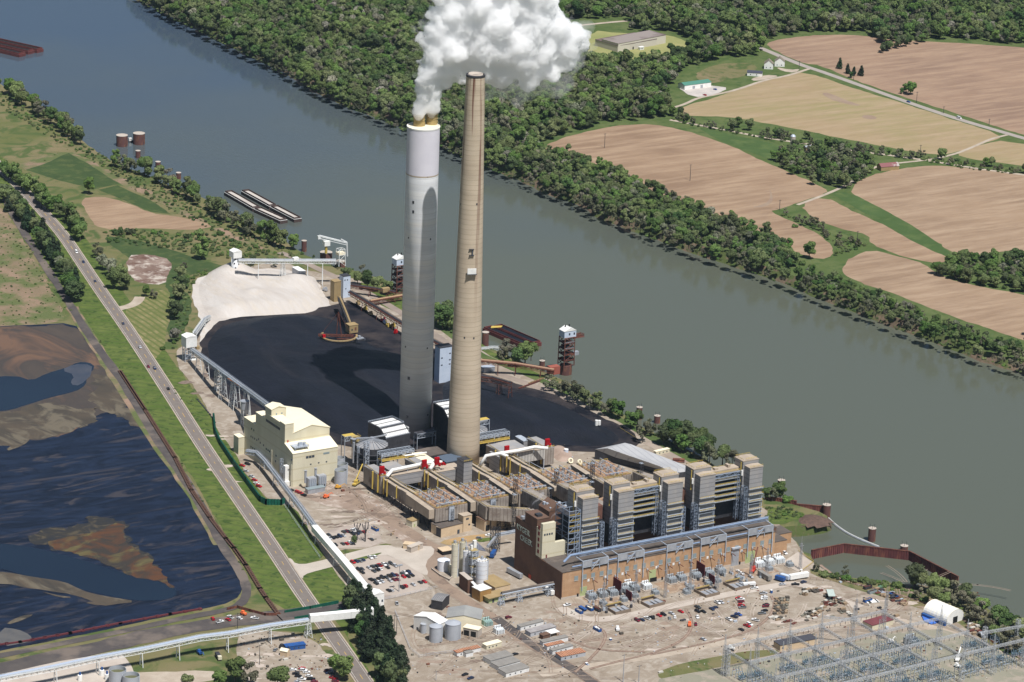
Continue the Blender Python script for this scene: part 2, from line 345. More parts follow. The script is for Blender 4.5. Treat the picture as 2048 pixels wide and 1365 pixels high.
sheet('track_marks',[(1500,416),(1530,408),(1542,395),(1538,375),(1546,392),(1544,405),(1532,414)],.1,m_dark_patch,1,.6)
m_meadow=ground('meadow_lush',[S(72,92,52),S(64,84,46),S(84,100,58)],.02,bump=.3)
sheet('meadow_lush',[(1388,252),(1440,264),(1500,278),(1560,290),(1582,303),(1555,322),(1500,305),(1440,282)],.05,m_meadow,1,1.5)
sheet('meadow_lush',[(1655,383),(1700,386),(1750,410),(1850,466),(1912,515),(1898,518),(1800,470),(1705,412)],.06,m_meadow,1,1)
sheet('factory_yard',[(1180,60),(1240,66),(1340,70),(1380,86),(1360,104),(1290,120),(1215,128),(1165,112)],.06,M('dry_lawn',S(150,146,98),S(130,134,84),.03,spec=.1),1,3)
m_lane=M('gravel_lane',S(178,166,150),S(160,146,130),.1,.95,spec=.1)
ROADF=[(1500,88),(1535,102),(1570,117),(1610,133),(1642,143),(1740,178),(1830,210),(1920,240),(2010,266),(2100,292),(2300,350)]
m_froad=M('far_asphalt',S(150,142,134),S(160,150,142),.1,.9,spec=.2)
ribbon('farm_road',ROADF,8.5,.12,m_froad)
ribbon('dirt_lane',[(1618,138),(1575,152),(1530,160),(1480,178),(1440,188),(1395,196),(1372,208),(1345,216)],4.5,.14,m_lane)
ribbon('railway_track',[(1340,240),(1400,251),(1460,262),(1530,276),(1620,289),(1700,301),(1790,312),(1860,322),(1950,337),(2048,350),(2200,372)],5,.1,m_lane,amp=.4)
ribbon('dirt_lane',[(1710,360),(1745,335),(1780,328),(1860,320),(1900,311),(1925,303),(1960,288),(1985,277),(2015,270)],4.,.12,m_lane)
ribbon('dirt_lane',[(1595,410),(1650,390),(1690,372),(1720,355)],4.,.13,m_lane)
ribbon('forest_road',[(640,80),(675,91),(720,103),(790,121),(830,130)],7.,.1,m_lane)
ribbon('forest_road',[(1150,52),(1190,48),(1240,43),(1290,40)],6.,.1,m_lane)
sheet('shop_yard',[(1352,172),(1380,168),(1425,172),(1460,176),(1430,190),(1385,196)],.15,M('pale_gravel',S(190,182,174),S(170,164,158),.1,spec=.1),1,1)
sheet('house_drive',[(1500,158),(1530,150),(1560,152),(1540,157),(1510,163)],.16,m_lane,1,.5)
sheet('house_drive',[(1550,134),(1580,140),(1602,138),(1590,146),(1565,143)],.16,m_lane,1,.5)
# ---- near side: fields left of the plant
m_dkg=ground('clover_field',[S(66,82,48),S(58,74,44),S(80,90,54)],.03,bump=.3)
sheet('ground_scrub',[(-300,405),(0,412),(18,432),(45,475),(90,560),(138,634),(100,648),(-300,680)],.04,m_scrub,1,3)
sheet('field_green',[(52,340),(95,326),(136,306),(180,330),(238,368),(190,378),(120,362)],.05,m_dkg,0,1)
sheet('field_green',[(196,380),(234,371),(300,400),(342,428),(300,424),(250,402)],.05,m_dkg,0,1)
sheet('field_bare',[(160,398),(200,392),(250,404),(300,427),(345,432),(440,452),(380,462),(300,456),(200,462),(175,430)],.05,m_f1,1,2)
sheet('dirt_patch',[(30,330),(70,318),(135,300),(175,320),(240,352),(330,400),(430,452),(540,500),(570,520),(500,490),(400,450),(300,395),(230,365),(150,322),(60,345)],.045,m_scrub,1,3)
sheet('field_lush',[(200,470),(260,478),(330,495),(400,520),(440,530),(470,540),(400,545),(350,560),(340,575),(385,590),(380,640),(360,680),(335,690),(340,600),(330,560),(240,505)],.05,m_dkg,1,2)
sheet('dirt_patch',[(250,512),(300,508),(345,520),(340,548),(325,570),(290,568),(262,560)],.06,M('bare_spoil',S(142,124,112),S(96,72,62),.05,c3=S(186,176,164),sc3=.07,spec=.1),1,2)
sheet('field_mown',[(242,622),(280,590),(330,578),(343,590),(336,650),(325,700),(308,722),(285,690)],.09,M('mown_hay',S(120,116,76),S(98,104,60),.06,c3=S(134,126,88),sc3=.1,wave=('X',.055,S(92,100,56),.4,.9,2.5),spec=.1),1,1)
ribbon('gravel_drive',[(236,618),(262,612),(275,604),(280,594)],9,.1,m_lane)
# verge of the highway
sheet('grass_verge',[(-200,300),(-100,330),(0,400),(30,440),(80,510),(150,612),(200,690),(290,820),(370,930),(440,1050),(490,1130),(560,1225),(620,1215),(700,1215),(640,1150),(560,1040),(480,920),(400,800),(330,700),(250,590),(175,480),(110,400),(60,360),(0,310),(-100,260)],.06,m_bright,1,1)
sheet('grass_verge',[(335,770),(360,790),(430,880),(510,985),(540,1010),(590,1012),(640,1090),(650,1118),(600,1128),(560,1070),(480,950),(400,830)],.07,m_bright,1,1)
sheet('grass_verge',[(604,1146),(650,1128),(692,1145),(712,1200),(690,1290),(730,1365),(780,1500),(840,1500),(700,1280),(640,1200)],.07,m_bright,1,1)
# ash pond
m_sludge=M('coal_sludge',S(10,17,33),S(26,36,56),.03,.42,c3=S(58,54,58),sc3=.022,st=(.5,1.6,1),th=(.4,.62),th3=(.55,.66),det=14,spec=.3,dist=3.)
m_pond=M('pond_water',S(22,35,50),S(18,29,44),.01,.14,spec=.5,bump=.02)
m_bank=M('ash_bank',S(84,74,62),S(58,55,50),.03,.85,c3=S(100,92,78),sc3=.04,det=12,th3=(.48,.6),st=(1,.45,1),spec=.25,dist=1.6)
m_rust=M('rusty_ash',S(84,56,38),S(54,49,44),.035,.8,c3=S(92,84,54),sc3=.03,det=12,spec=.25,dist=1.5,th=(.42,.58))
m_darkash=M('dark_ash',S(78,70,64),S(54,53,54),.02,.95,c3=S(104,82,68),sc3=.02,det=12,spec=.15,dist=1.2,st=(1,.5,1))
sheet('ash_pond_sludge',[(-500,640),(-50,655),(60,650),(150,646),(178,675),(200,710),(235,765),(265,812),(322,895),(362,955),(412,1022),(452,1085),(480,1140),(486,1178),(468,1203),(400,1220),(300,1240),(150,1273),(0,1302),(-500,1400)],.10,m_sludge,1,1)
sheet('ash_bank',[(-500,645),(-50,656),(60,652),(150,648),(176,676),(205,720),(240,770),(252,800),(225,820),(190,835),(160,858),(120,872),(70,884),(0,862),(-500,900)],.14,m_darkash,1,5,step=3.)
sheet('ash_bank',[(190,740),(230,760),(262,812),(300,870),(270,850),(215,822),(150,815),(70,806),(0,828),(-400,880),(-400,930),(0,890),(70,880),(150,860),(200,842),(180,800)],.18,m_bank,1,7,step=3.)
sheet('pond_water',[(-500,760),(-50,757),(30,751),(66,762),(92,748),(130,737),(158,724),(178,724),(190,736),(175,752),(172,770),(150,784),(100,795),(40,815),(0,823),(-500,900)],.22,m_pond,1,1.5)
sheet('ash_bar',[(120,742),(150,728),(182,730),(186,748),(160,772),(140,770),(150,750)],.26,M('mud_film',S(72,74,82),S(58,64,76),.06,.4),1,2)
sheet('pond_water',[(-500,1080),(0,1086),(60,1094),(130,1110),(190,1128),(240,1144),(300,1158),(345,1172),(356,1186),(340,1200),(265,1202),(200,1188),(120,1168),(40,1150),(0,1136),(-500,1100)],.16,m_pond,1,1)
sheet('ash_bar',[(70,1070),(100,1056),(150,1056),(190,1034),(230,1030),(252,1052),(256,1080),(290,1108),(322,1136),(300,1140),(240,1120),(150,1108),(90,1096),(60,1084)],.185,M('olive_ash',S(50,47,42),S(38,40,44),.05,.7,c3=S(76,68,54),sc3=.06,det=12,dist=2.,spec=.3),2,9,step=2.)
sheet('ash_island',[(92,1088),(120,1076),(165,1068),(200,1064),(225,1046),(244,1050),(250,1066),(246,1086),(262,1100),(300,1116),(322,1134),(320,1150),(345,1160),(350,1176),(330,1172),(305,1160),(262,1152),(235,1138),(200,1122),(150,1108),(110,1100)],.20,m_rust,2,5,step=2.)
sheet('ash_bar',[(-400,1130),(0,1142),(35,1150),(100,1160),(145,1170),(185,1188),(230,1196),(275,1204),(230,1210),(205,1212),(150,1190),(80,1180),(0,1166),(-400,1160)],.20,m_bank,1,1.5)
sheet('ash_bar',[(0,1256),(35,1258),(60,1270),(68,1282),(0,1296)],.20,M('grey_silt',S(92,90,88),S(78,78,80),.08),1,1)
for pp in ([(80,1182),(110,1190),(150,1196),(120,1196)],[(20,1240),(50,1230),(70,1228),(45,1240),(10,1252)],[(165,1205),(210,1203),(240,1206),(200,1212)],[(50,868),(30,880),(10,905),(45,892),(62,878)]):
    sheet('ash_bar',pp,.22,m_bank,1,1.2)
ribbon('levee_road',[(-60,290),(10,395),(22,424),(48,465),(75,508),(110,562),(143,614),(160,642),(191,690),(239,754),(273,809),(325,898),(375,965),(418,1040),(447,1096),(480,1142),(494,1174),(492,1196),(476,1213),(440,1223),(395,1231),(350,1240),(250,1262),(100,1292),(0,1312),(-200,1350)],7.,.3,m_ash_road,amp=.3)
ribbon('pond_levee',[(143,614),(176,668),(205,712),(232,756),(262,805),(315,892),(360,948),(410,1030),(440,1090)],10,.24,m_scrub,amp=.3)
ribbon('haul_road',[(-400,1410),(0,1340),(100,1316),(200,1295),(300,1270),(400,1252),(480,1240),(560,1232),(640,1222),(700,1214)],19,.20,m_ash_road,amp=.25)
ribbon('grass_verge',[(-300,1370),(0,1312),(100,1300),(200,1283),(300,1262),(390,1245)],15,.15,m_mead,amp=.4)
sheet('silo_pad',[(20,1345),(120,1322),(205,1310),(240,1304),(262,1330),(300,1420),(-60,1480),(-60,1370)],.3,m_conc,0,.5)
sheet('construction_yard',[(480,1260),(540,1262),(610,1272),(640,1290),(665,1330),(700,1420),(560,1450),(500,1380),(470,1310)],.1,m_soil,1,2)
sheet('access_lane',[(-60,1355),(300,1345),(420,1340),(440,1352),(430,1362),(300,1375),(-60,1420)],.08,m_lane,1,1)
# highway
HW=[(-200,120),(-60,270),(0,335),(30,364),(60,395),(90,428),(128,472),(160,520),(200,580),(246,645),(283,700),(345,795),(410,898),(470,985),(545,1095),(607,1190),(694,1311),(740,1380),(800,1470),(900,1620)]
ribbon('highway_shoulder',HW,12.2,.28,m_lane); ribbon('highway',HW,10.4,.34,m_asph)
def offset_line(pts,off,z,w,mt_,name='road_marking',dash=None):
    P=smooth([g(p[0],p[1],z) for p in pts],3,False); b=MB(); acc=0
    for k in range(len(P)-1):
        d=(P[k+1]-P[k]); L=d.length
        if L<1e-6: continue
        d/=L; a=Vector((-d.y,d.x,0)); n=max(1,int(L/4)) if dash else 1
        for j in range(n):
            if dash and (int((acc+L*j/n)/dash)%3): continue
            p=P[k].lerp(P[k+1],j/n)+a*off; q=P[k].lerp(P[k+1],(j+1)/n)+a*off
            p.z=q.z=z; s=a*w/2; b.add([p-s,q-s,q+s,p+s],[(0,1,2,3)])
        acc+=L
    o=b.build(name,mt_); o['kind']='structure'; return o
offset_line(HW,4.1,.38,.28,m_white_line); offset_line(HW,-4.1,.38,.28,m_white_line); offset_line(HW,0,.38,.3,m_yel_line,dash=6)
# plant yard
YARD=[(352,700),(372,690),(420,640),(400,560),(470,540),(560,520),(620,545),(700,552),(800,600),(960,700),(1100,760),(1180,800),(1300,880),(1400,945),(1500,990),(1548,1040),(1588,1080),(1625,1128),(1700,1165),(1800,1200),(1900,1235),(1980,1290),(2040,1330),(2300,1480),(2300,1700),(900,1700),(830,1500),(760,1330),(735,1230),(700,1185),(640,1100),(590,1012),(545,1006),(500,960),(468,905),(430,850),(395,780),(358,740)]
sheet('plant_yard',YARD,.12,m_soil,1,1.5)
sheet('yard_dirt',[(600,985),(660,965),(740,985),(800,1040),(860,1085),(900,1100),(870,1130),(830,1110),(780,1060),(700,1020),(640,1010)],.16,M('trodden_dirt',S(150,132,118),S(132,114,100),.03,c3=S(176,162,150),sc3=.06,det=9,spec=.1),1,2)
ribbon('haul_road',[(700,1000),(790,1045),(850,1085),(885,1105),(868,1120),(858,1140),(880,1165),(930,1200),(1000,1245),(1040,1280),(1100,1310),(1160,1345),(1230,1400)],9.5,.2,M('packed_dirt',S(136,118,103),S(150,132,116),.05,c3=S(120,104,92),sc3=.1,det=8,spec=.1),amp=.2)
ribbon('asphalt_lane',[(990,1235),(1040,1272),(1090,1305),(1150,1340),(1220,1390),(1300,1460)],7.5,.26,m_ash_road)
ribbon('yard_lane',[(1120,1215),(1170,1240),(1230,1238),(1330,1215),(1440,1192),(1530,1175),(1600,1165),(1660,1190),(1720,1215)],8.5,.2,m_conc,amp=.15)
ribbon('yard_lane',[(1080,1350),(1200,1330),(1350,1305),(1500,1275),(1620,1255),(1760,1235),(1900,1262),(2048,1330)],8.5,.2,m_lane,amp=.2)
ribbon('river_road',[(560,505),(600,520),(650,545),(700,566),(760,600),(850,655),(960,735),(1010,752),(1080,776),(1150,812),(1230,855),(1265,872)],7.5,.2,M('river_asphalt',S(150,136,124),S(134,122,112),.06,spec=.1))
ribbon('river_road',[(1295,885),(1350,915),(1400,945),(1470,985)],8,.2,M('river_asphalt',S(160,146,132),S(134,122,112),.06,spec=.1))
ribbon('grass_verge',[(700,545),(760,578),(850,632),(960,712),(1020,735),(1100,768),(1170,800),(1260,852),(1330,890),(1430,950)],8,.17,m_grass,amp=.5)
sheet('grass_verge',[(800,580),(880,640),(960,700),(1050,750),(1110,762),(1060,740),(960,690),(860,620),(810,575)],.18,m_bright,1,2)
sheet('grass_verge',[(700,560),(790,580),(830,640),(760,612)],.18,m_bright,1,2)
sheet('grass_bank',[(1530,1012),(1580,1020),(1612,1028),(1590,1042),(1560,1050),(1535,1048)],.18,m_bright,1,2)
sheet('grass_bank',[(1610,1135),(1700,1155),(1800,1170),(1900,1190),(1990,1235),(2060,1300),(2200,1390),(2200,1440),(2050,1330),(1960,1262),(1880,1228),(1780,1200),(1680,1170),(1630,1150)],.16,m_mead,1,3)
sheet('grass_bank',[(1320,1340),(1400,1318),(1460,1310),(1530,1298),(1560,1300),(1540,1312),(1440,1334),(1330,1358),(1310,1352)],.2,m_mead,1,2)
sheet('substation_gravel',[(1300,1420),(1318,1358),(1440,1336),(1560,1310),(1660,1300),(1760,1268),(1880,1258),(1960,1282),(2050,1330),(2300,1480),(2200,1800),(1300,1800)],.22,M('green_gravel',S(140,136,120),S(128,126,110),.04,.95,c3=S(154,144,130),sc3=.08,det=8,bump=.2,bsc=1.,spec=.1),0,.5)
# car parks and entry road
m_lot=M('car_park_asphalt',S(164,152,141),S(176,164,152),.08,.92,c3=S(150,138,128),sc3=.04,det=7,spec=.15)
sheet('car_park',[(655,1090),(648,1062),(700,1050),(752,1052),(766,1084),(740,1094),(672,1097)],.2,m_lot,0,.4)
sheet('car_park',[(686,1130),(768,1108),(820,1130),(846,1150),(858,1172),(852,1180),(790,1196),(746,1204)],.2,m_lot,0,.4)
sheet('entry_road',[(583,1118),(590,1128),(620,1128),(720,1100),(770,1088),(800,1098),(860,1090),(872,1102),(850,1126),(858,1150),(846,1150),(800,1122),(766,1106),(690,1128),(640,1140),(606,1150),(606,1160),(590,1140),(575,1116)],.24,M('entry_asphalt',S(186,176,164),S(172,162,150),.06,spec=.15),1,.4)
sheet('grass_strip',[(672,1100),(740,1098),(766,1086),(790,1090),(730,1104),(690,1118),(676,1112)],.22,m_mead,1,.6)
sheet('grass_strip',[(690,1124),(740,1110),(768,1104),(752,1112),(700,1128)],.28,m_bright,1,.3)
sheet('grass_strip',[(874,1084),(930,1072),(978,1068),(976,1074),(930,1086),(900,1092)],.24,M('dry_strip',S(176,142,104),S(150,130,92),.08,spec=.1),1,.5)
sheet('grass_strip',[(950,1079),(985,1074),(985,1080),(960,1086)],.28,m_bright,1,.3)
# coal and limestone
def edge(h,s): return lambda d,x,y: max(-1.5,min(h,d*s)*.8+ (h*(1-math.exp(-max(d,0)/30.)))*.2 + (1.6*noise.noise(Vector((x,y,0))*.018)+.9*abs(noise.noise(Vector((x*.5+y*.8,y*.15-x*.1,3))*.09))+.35*noise.noise(Vector((x,y,7))*.16))*min(1,max(d,0)/12) -.3)
m_lime=M('limestone',S(196,190,183),S(176,167,158),.05,.95,c3=S(188,179,168),sc3=.14,det=10,bump=.8,bsc=.3,st=(1,.25,1),th=(.3,.7),spec=.1,dist=.8)
m_coal=M('coal',S(11,14,22),S(22,25,35),.03,.6,c3=S(30,29,35),sc3=.022,th3=(.52,.7),det=10,bump=.9,bsc=.35,st=(1,.3,1),spec=.3,dist=1.2)
c0=g(470,556)
sheet('limestone_apron',[(384,572),(398,552),(470,543),(560,535),(625,556),(655,590),(662,615),(720,655),(735,668),(700,660),(640,640),(560,640),(480,642),(445,655),(415,676),(398,690),(402,650),(397,622),(385,602)],.3,m_lime,1,2)
mound('limestone_pile',[(390,578),(402,556),(470,545),(560,540),(618,558),(640,582),(648,610),(630,628),(560,632),(480,636),(430,640),(402,622)],edge(7,.35),m_lime,4,None,cones=[(c0.x,c0.y,16,.55),(c0.x+35,c0.y-45,11.5,.28),(c0.x+80,c0.y-20,10,.3),(c0.x-12,c0.y-60,9.5,.3)])
m_dust=M('coal_dust_ground',S(34,34,40),S(62,56,55),.05,.95,c3=S(22,24,31),sc3=.03,det=9,spec=.1)
sheet('coal_yard',[(398,690),(420,655),(445,640),(560,618),(640,618),(700,600),(740,625),(830,690),(880,700),(965,750),(1060,772),(1150,808),(1240,850),(1275,872),(1285,890),(1240,905),(1180,905),(1100,900),(1000,905),(860,905),(700,900),(560,860),(470,815),(420,760)],.34,m_dust,1,3)
mound('coal_pile',[(405,700),(424,665),(450,648),(510,634),(600,626),(680,640),(712,668),(760,700),(850,718),(850,860),(800,893),(720,893),(650,862),(560,842),(500,806),(440,765)],edge(9,.3),m_coal,4)
mound('coal_pile',[(880,740),(965,768),(1040,785),(1110,802),(1190,842),(1245,872),(1240,890),(1180,898),(1090,890),(1010,884),(940,882),(880,880)],edge(7,.28),m_coal,4)
mound('gravel_heap',[(1095,898),(1115,888),(1135,895),(1150,912),(1140,925),(1110,925)],edge(6,.5),M('gravel_heap',S(150,130,116),S(170,150,136),.1,spec=.1),3)
mound('debris_bank',[(1592,1038),(1615,1026),(1655,1034),(1660,1046),(1600,1052)],edge(3,.4),M('driftwood',S(110,88,76),S(84,68,60),.5,bump=.8),3)
# ================================================================ TREES
def leafmat(name,c1,c2,tr=.25):
    mt,nt,b=newmat(name); N=nt.nodes.new; Lk=nt.links.new
    b.inputs['Roughness'].default_value=.75; b.inputs['Specular IOR Level'].default_value=.12
    tc=N('ShaderNodeTexCoord'); n=N('ShaderNodeTexNoise'); n.inputs['Scale'].default_value=.35; n.inputs['Detail'].default_value=3; Lk(tc.outputs['Object'],n.inputs['Vector'])
    mx=N('ShaderNodeMix'); mx.data_type='RGBA'; mx.inputs[6].default_value=(*c1,1); mx.inputs[7].default_value=(*c2,1)
    r=N('ShaderNodeMapRange'); r.inputs[1].default_value=.35; r.inputs[2].default_value=.65; Lk(n.outputs[0],r.inputs[0]); Lk(r.outputs[0],mx.inputs[0])
    oi=N('ShaderNodeObjectInfo'); hs=N('ShaderNodeHueSaturation'); ge=N('ShaderNodeNewGeometry'); wn2=N('ShaderNodeTexNoise'); wn2.inputs['Scale'].default_value=.011; wn2.inputs['Detail'].default_value=3; Lk(ge.outputs['Position'],wn2.inputs['Vector']); r2=N('ShaderNodeMapRange'); r2.inputs[1].default_value=.42; r2.inputs[2].default_value=.64; r2.inputs[4].default_value=.75; Lk(wn2.outputs[0],r2.inputs[0]); mz=N('ShaderNodeMix'); mz.data_type='RGBA'; Lk(r2.outputs[0],mz.inputs[0]); Lk(mx.outputs[2],mz.inputs[6]); mz.inputs[7].default_value=(c1[0]*1.25,c1[1]*1.12,c1[2]*1.2,1); Lk(mz.outputs[2],hs.inputs['Color'])
    for src,lo,hi,dst in ((oi.outputs['Random'],.7,1.35,'Value'),):
        q=N('ShaderNodeMapRange'); q.inputs[3].default_value=lo; q.inputs[4].default_value=hi; Lk(src,q.inputs[0]); Lk(q.outputs[0],hs.inputs[dst])
    w=N('ShaderNodeTexWhiteNoise'); w.noise_dimensions='1D'; Lk(oi.outputs['Random'],w.inputs['W'])
    q=N('ShaderNodeMapRange'); q.inputs[3].default_value=.465; q.inputs[4].default_value=.52; Lk(w.outputs[0],q.inputs[0]); Lk(q.outputs[0],hs.inputs['Hue'])
    q=N('ShaderNodeMapRange'); q.inputs[3].default_value=.75; q.inputs[4].default_value=1.05; Lk(w.outputs[0],q.inputs[0]); Lk(q.outputs[0],hs.inputs['Saturation'])
    Lk(hs.outputs[0],b.inputs['Base Color'])
    tl=N('ShaderNodeBsdfTranslucent'); Lk(hs.outputs[0],tl.inputs[0]); ms=N('ShaderNodeMixShader'); ms.inputs[0].default_value=tr
    out=nt.nodes['Material Output']; Lk(b.outputs[0],ms.inputs[1]); Lk(tl.outputs[0],ms.inputs[2]); Lk(ms.outputs[0],out.inputs[0]); return mt
m_leaf=leafmat('leaf_green',(.135,.205,.052),(.078,.132,.038))
m_leaf2=leafmat('leaf_dark',(.085,.14,.042),(.052,.092,.032))
m_pine=leafmat('needle_dark',(.032,.058,.024),(.018,.034,.018),.12)
m_bud=leafmat('leaf_budding',(.17,.18,.10),(.11,.12,.07))
m_blossom=leafmat('leaf_blossom',(.26,.27,.19),(.12,.15,.07))
m_bark=M('bark',(.12,.10,.08),(.07,.06,.05),2.,.9,spec=.1)
def crown_mesh(name,seed,kind,mt_):
    r=random.Random(seed); b=MB(); lobes=[]
    if kind=='round':
        Hh,Rr=12.5,4.9
        for i in range(13):
            a=r.uniform(0,6.28); q=r.random()**.6; z=r.uniform(.34,.86); w=math.sin(math.pi*min(1,(z-.12)/.95))**.6
            lobes.append((Rr*.68*q*w*math.cos(a),Rr*.68*q*w*math.sin(a),Hh*z,r.uniform(1.5,2.5)))
        n,sz=2100,.47
    elif kind=='tall':
        Hh,Rr=16,3.8
        for i in range(14):
            a=r.uniform(0,6.28); z=r.uniform(.2,.9); w=(1-abs(z-.5))
            lobes.append((Rr*.6*w*math.cos(a),Rr*.6*w*math.sin(a),Hh*z,r.uniform(1.3,2.3)))
        n,sz=2100,.47
    elif kind=='pine':
        for i in range(15):
            z=.16+.8*i/15; a=r.uniform(0,6.28); w=(1.05-z)
            lobes.append((2.1*w*math.cos(a),2.1*w*math.sin(a),15*z,(.8+2.3*w)*r.uniform(.8,1.15)))
        n,sz=1900,.42
    elif kind=='bush':
        for i in range(6):
            a=r.uniform(0,6.28); lobes.append((1.5*math.cos(a),1.5*math.sin(a),r.uniform(.9,2.2),r.uniform(.9,1.6)))
        n,sz=600,.42
    elif kind=='thin':
        for i in range(15):
            a=r.uniform(0,6.28); z=r.uniform(.35,.95); w=math.sin(math.pi*min(1,z*.9)); lobes.append((3.2*w*math.cos(a),3.2*w*math.sin(a),11.5*z,r.uniform(1.,1.8)))
        n,sz=1100,.42
    tot=sum(l[3]**2 for l in lobes)
    for (lx,ly,lz,lr) in lobes:
        for k in range(int(n*lr*lr/tot)):
            d=Vector((r.gauss(0,1),r.gauss(0,1),r.gauss(0.15,1))).normalized(); q=r.uniform(.72,1.08)
            p=Vector((lx,ly,lz))+Vector((d.x,d.y,d.z*.85))*lr*q
            if p.z<.2: p.z=.2+r.random()*.5
            nr=(d+Vector((r.gauss(0,.45),r.gauss(0,.45),r.gauss(.15,.45)))).normalized()
            a=nr.orthogonal().normalized(); a.rotate(Matrix.Rotation(r.uniform(0,6.28),3,nr)); c=nr.cross(a); s=sz*r.uniform(.6,1.3)
            b.add([p-a*s-c*s*.5,p+a*s*.3-c*s,p+a*s+c*s*.4,p-a*s*.4+c*s],[(0,1,2,3)])
    me=bpy.data.meshes.new(name); me.from_pydata(b.v,[],b.f); me.materials.append(mt_); me.update(); return me
def trunk_mesh(h,r,seed):
    q=random.Random(seed); b=MB(); b.lathe([(r*1.3,0),(r,h*.15),(r*.7,h*.5),(r*.25,h*.9)],n=7)
    for i in range(5):
        a=q.uniform(0,6.28); z=h*q.uniform(.3,.6); b.tube([(0,0,z),(math.cos(a)*h*.1,math.sin(a)*h*.1,z+h*.1),(math.cos(a)*h*.2,math.sin(a)*h*.2,z+h*.24)],r*.28,5)
    me=bpy.data.meshes.new('trunk'); me.from_pydata(b.v,[],b.f); me.materials.append(m_bark); return me
TP={}
for key,kind,mt_,seeds in (('green','round',m_leaf,(1,2,3)),('dark','round',m_leaf2,(4,5)),('tall','tall',m_leaf,(6,7)),('pine','pine',m_pine,(8,9)),('bud','thin',m_bud,(10,11)),('blossom','round',m_blossom,(12,)),('bush','bush',m_leaf,(13,14)),('darkbush','bush',m_leaf2,(15,))):
    TP[key]=[(crown_mesh('crown',s,kind,mt_),trunk_mesh({'round':10,'tall':13,'pine':13,'bush':1.5,'thin':10}[kind],{'round':.3,'tall':.3,'pine':.28,'bush':.12,'thin':.25}[kind],s)) for s in seeds]
NAMES={'green':('broadleaf_tree','tree'),'dark':('broadleaf_tree','tree'),'tall':('tall_tree','tree'),'pine':('pine_tree','tree'),'bud':('budding_tree','tree'),'blossom':('blossoming_tree','tree'),'bush':('bush','bush'),'darkbush':('bush','bush')}
TR=random.Random(5); TREES=[]
def tree(key,p,sc,label,group=None):
    cm,tm=TR.choice(TP[key]); n,c=NAMES[key]
    e=thing(n,label,c,(p[0],p[1],p[2] if len(p)>2 else 0),TR.uniform(0,6.28),group); e.scale=(sc*TR.uniform(.9,1.15),sc*TR.uniform(.9,1.15),sc*TR.uniform(.88,1.12))
    for nm,me in (('trunk',tm),('crown',cm)):
        o=bpy.data.objects.new(nm,me); COL.objects.link(o); o.parent=e
    TREES.append(e); return e
ORD=['zeroth','first','second','third','fourth','fifth','sixth','seventh','eighth','ninth','tenth','eleventh','twelfth','thirteenth','fourteenth','fifteenth','sixteenth','seventeenth','eighteenth','nineteenth','twentieth']
def nth(k):
    if k<=20: return ORD[k]
    T={2:'twenty',3:'thirty',4:'forty',5:'fifty',6:'sixty',7:'seventy',8:'eighty',9:'ninety',10:'hundred',11:'hundred and ten',12:'hundred and twenty',13:'hundred and thirty'}
    T2={2:'twentieth',3:'thirtieth',4:'fortieth',5:'fiftieth',6:'sixtieth',7:'seventieth',8:'eightieth',9:'ninetieth',10:'hundredth',11:'hundred and tenth',12:'hundred and twentieth',13:'hundred and thirtieth'}
    return T2[k//10] if k%10==0 else (T[k//10]+('-' if k//10<10 else ' and ' if k//10==10 else '-')+ORD[k%10])
DESC={'green':'bright green tree','dark':'dark green tree','tall':'tall green tree','pine':'dark pine tree','bud':'thin pale tree','blossom':'grey-green tree','bush':'green bush','darkbush':'dark green bush'}
def row(pts,step,keys,where,group,sc=(.8,1.2),jit=4.,it=1,z=0,maxn=999):
    P=smooth([g(p[0],p[1],z) for p in pts],it,False); acc=step*.5; cnt={}; k=0; tot=0
    for a,b in zip(P,P[1:]):
        L=(b-a).length; 
        while acc<=L and tot<maxn:
            p=a.lerp(b,acc/max(L,1e-6)); acc+=step*TR.uniform(.75,1.25); key=TR.choice(keys); cnt[key]=cnt.get(key,0)+1; tot+=1
            tree(key,(p.x+TR.uniform(-jit,jit),p.y+TR.uniform(-jit,jit),z),TR.uniform(*sc),f'{nth(cnt[key])} {DESC[key]} in {where}',group)
        acc-=L
def spots(lst,where,group=None):
    cnt={}
    lst=sorted(lst,key=lambda q:q[1])
    for key,u,v,sc in lst:
        cnt[key]=cnt.get(key,0)+1
    c2={}
    for key,u,v,sc in lst:
        c2[key]=c2.get(key,0)+1; lab=f'{DESC[key]} {where}' if cnt[key]==1 else f'{nth(c2[key])} {DESC[key]} {where}'
        p=g(u,v); tree(key,(p.x,p.y,0),sc,lab,group if cnt[key]>1 else None)
# --- individual trees ----------------------------------------------------------
row([(300,14),(400,62),(480,102),(560,136),(640,186),(700,212),(760,232),(812,250),(900,292),(950,320),(1050,360),(1100,385),(1160,405),(1200,432),(1300,468),(1400,508),(1500,540),(1560,560),(1600,578),(1700,618),(1800,655),(1900,693),(1980,728),(2060,745)],17,['green','green','dark','bud','tall'],'the far river bank row','trees along the far river bank',(0.86,1.38),3.,0)
row([(-10,175),(50,210),(100,246),(150,278),(168,290)],11,['green','bud','green','dark'],'the upper left near-bank clump','trees on the near river bank',(1.08,1.55),5,0)
row([(228,330),(260,345),(300,352),(350,385),(400,410),(450,440),(500,470),(560,494),(590,502)],11,['green','bud','green','tall'],'the near-bank row by the sand barges','trees on the near river bank',(1.01,1.52),4,0)
row([(0,348),(30,365),(60,388),(95,420),(120,430),(150,460),(170,485)],9,['green','green','tall'],'the row right of the highway','roadside trees',(1.04,1.43),4,0)
row([(-5,395),(20,415),(50,445),(70,470),(95,500),(110,530),(130,560),(150,590),(165,608)],8,['pine','dark','pine','green'],'the grove between railway and highway','roadside trees',(1.04,1.49),5,0)
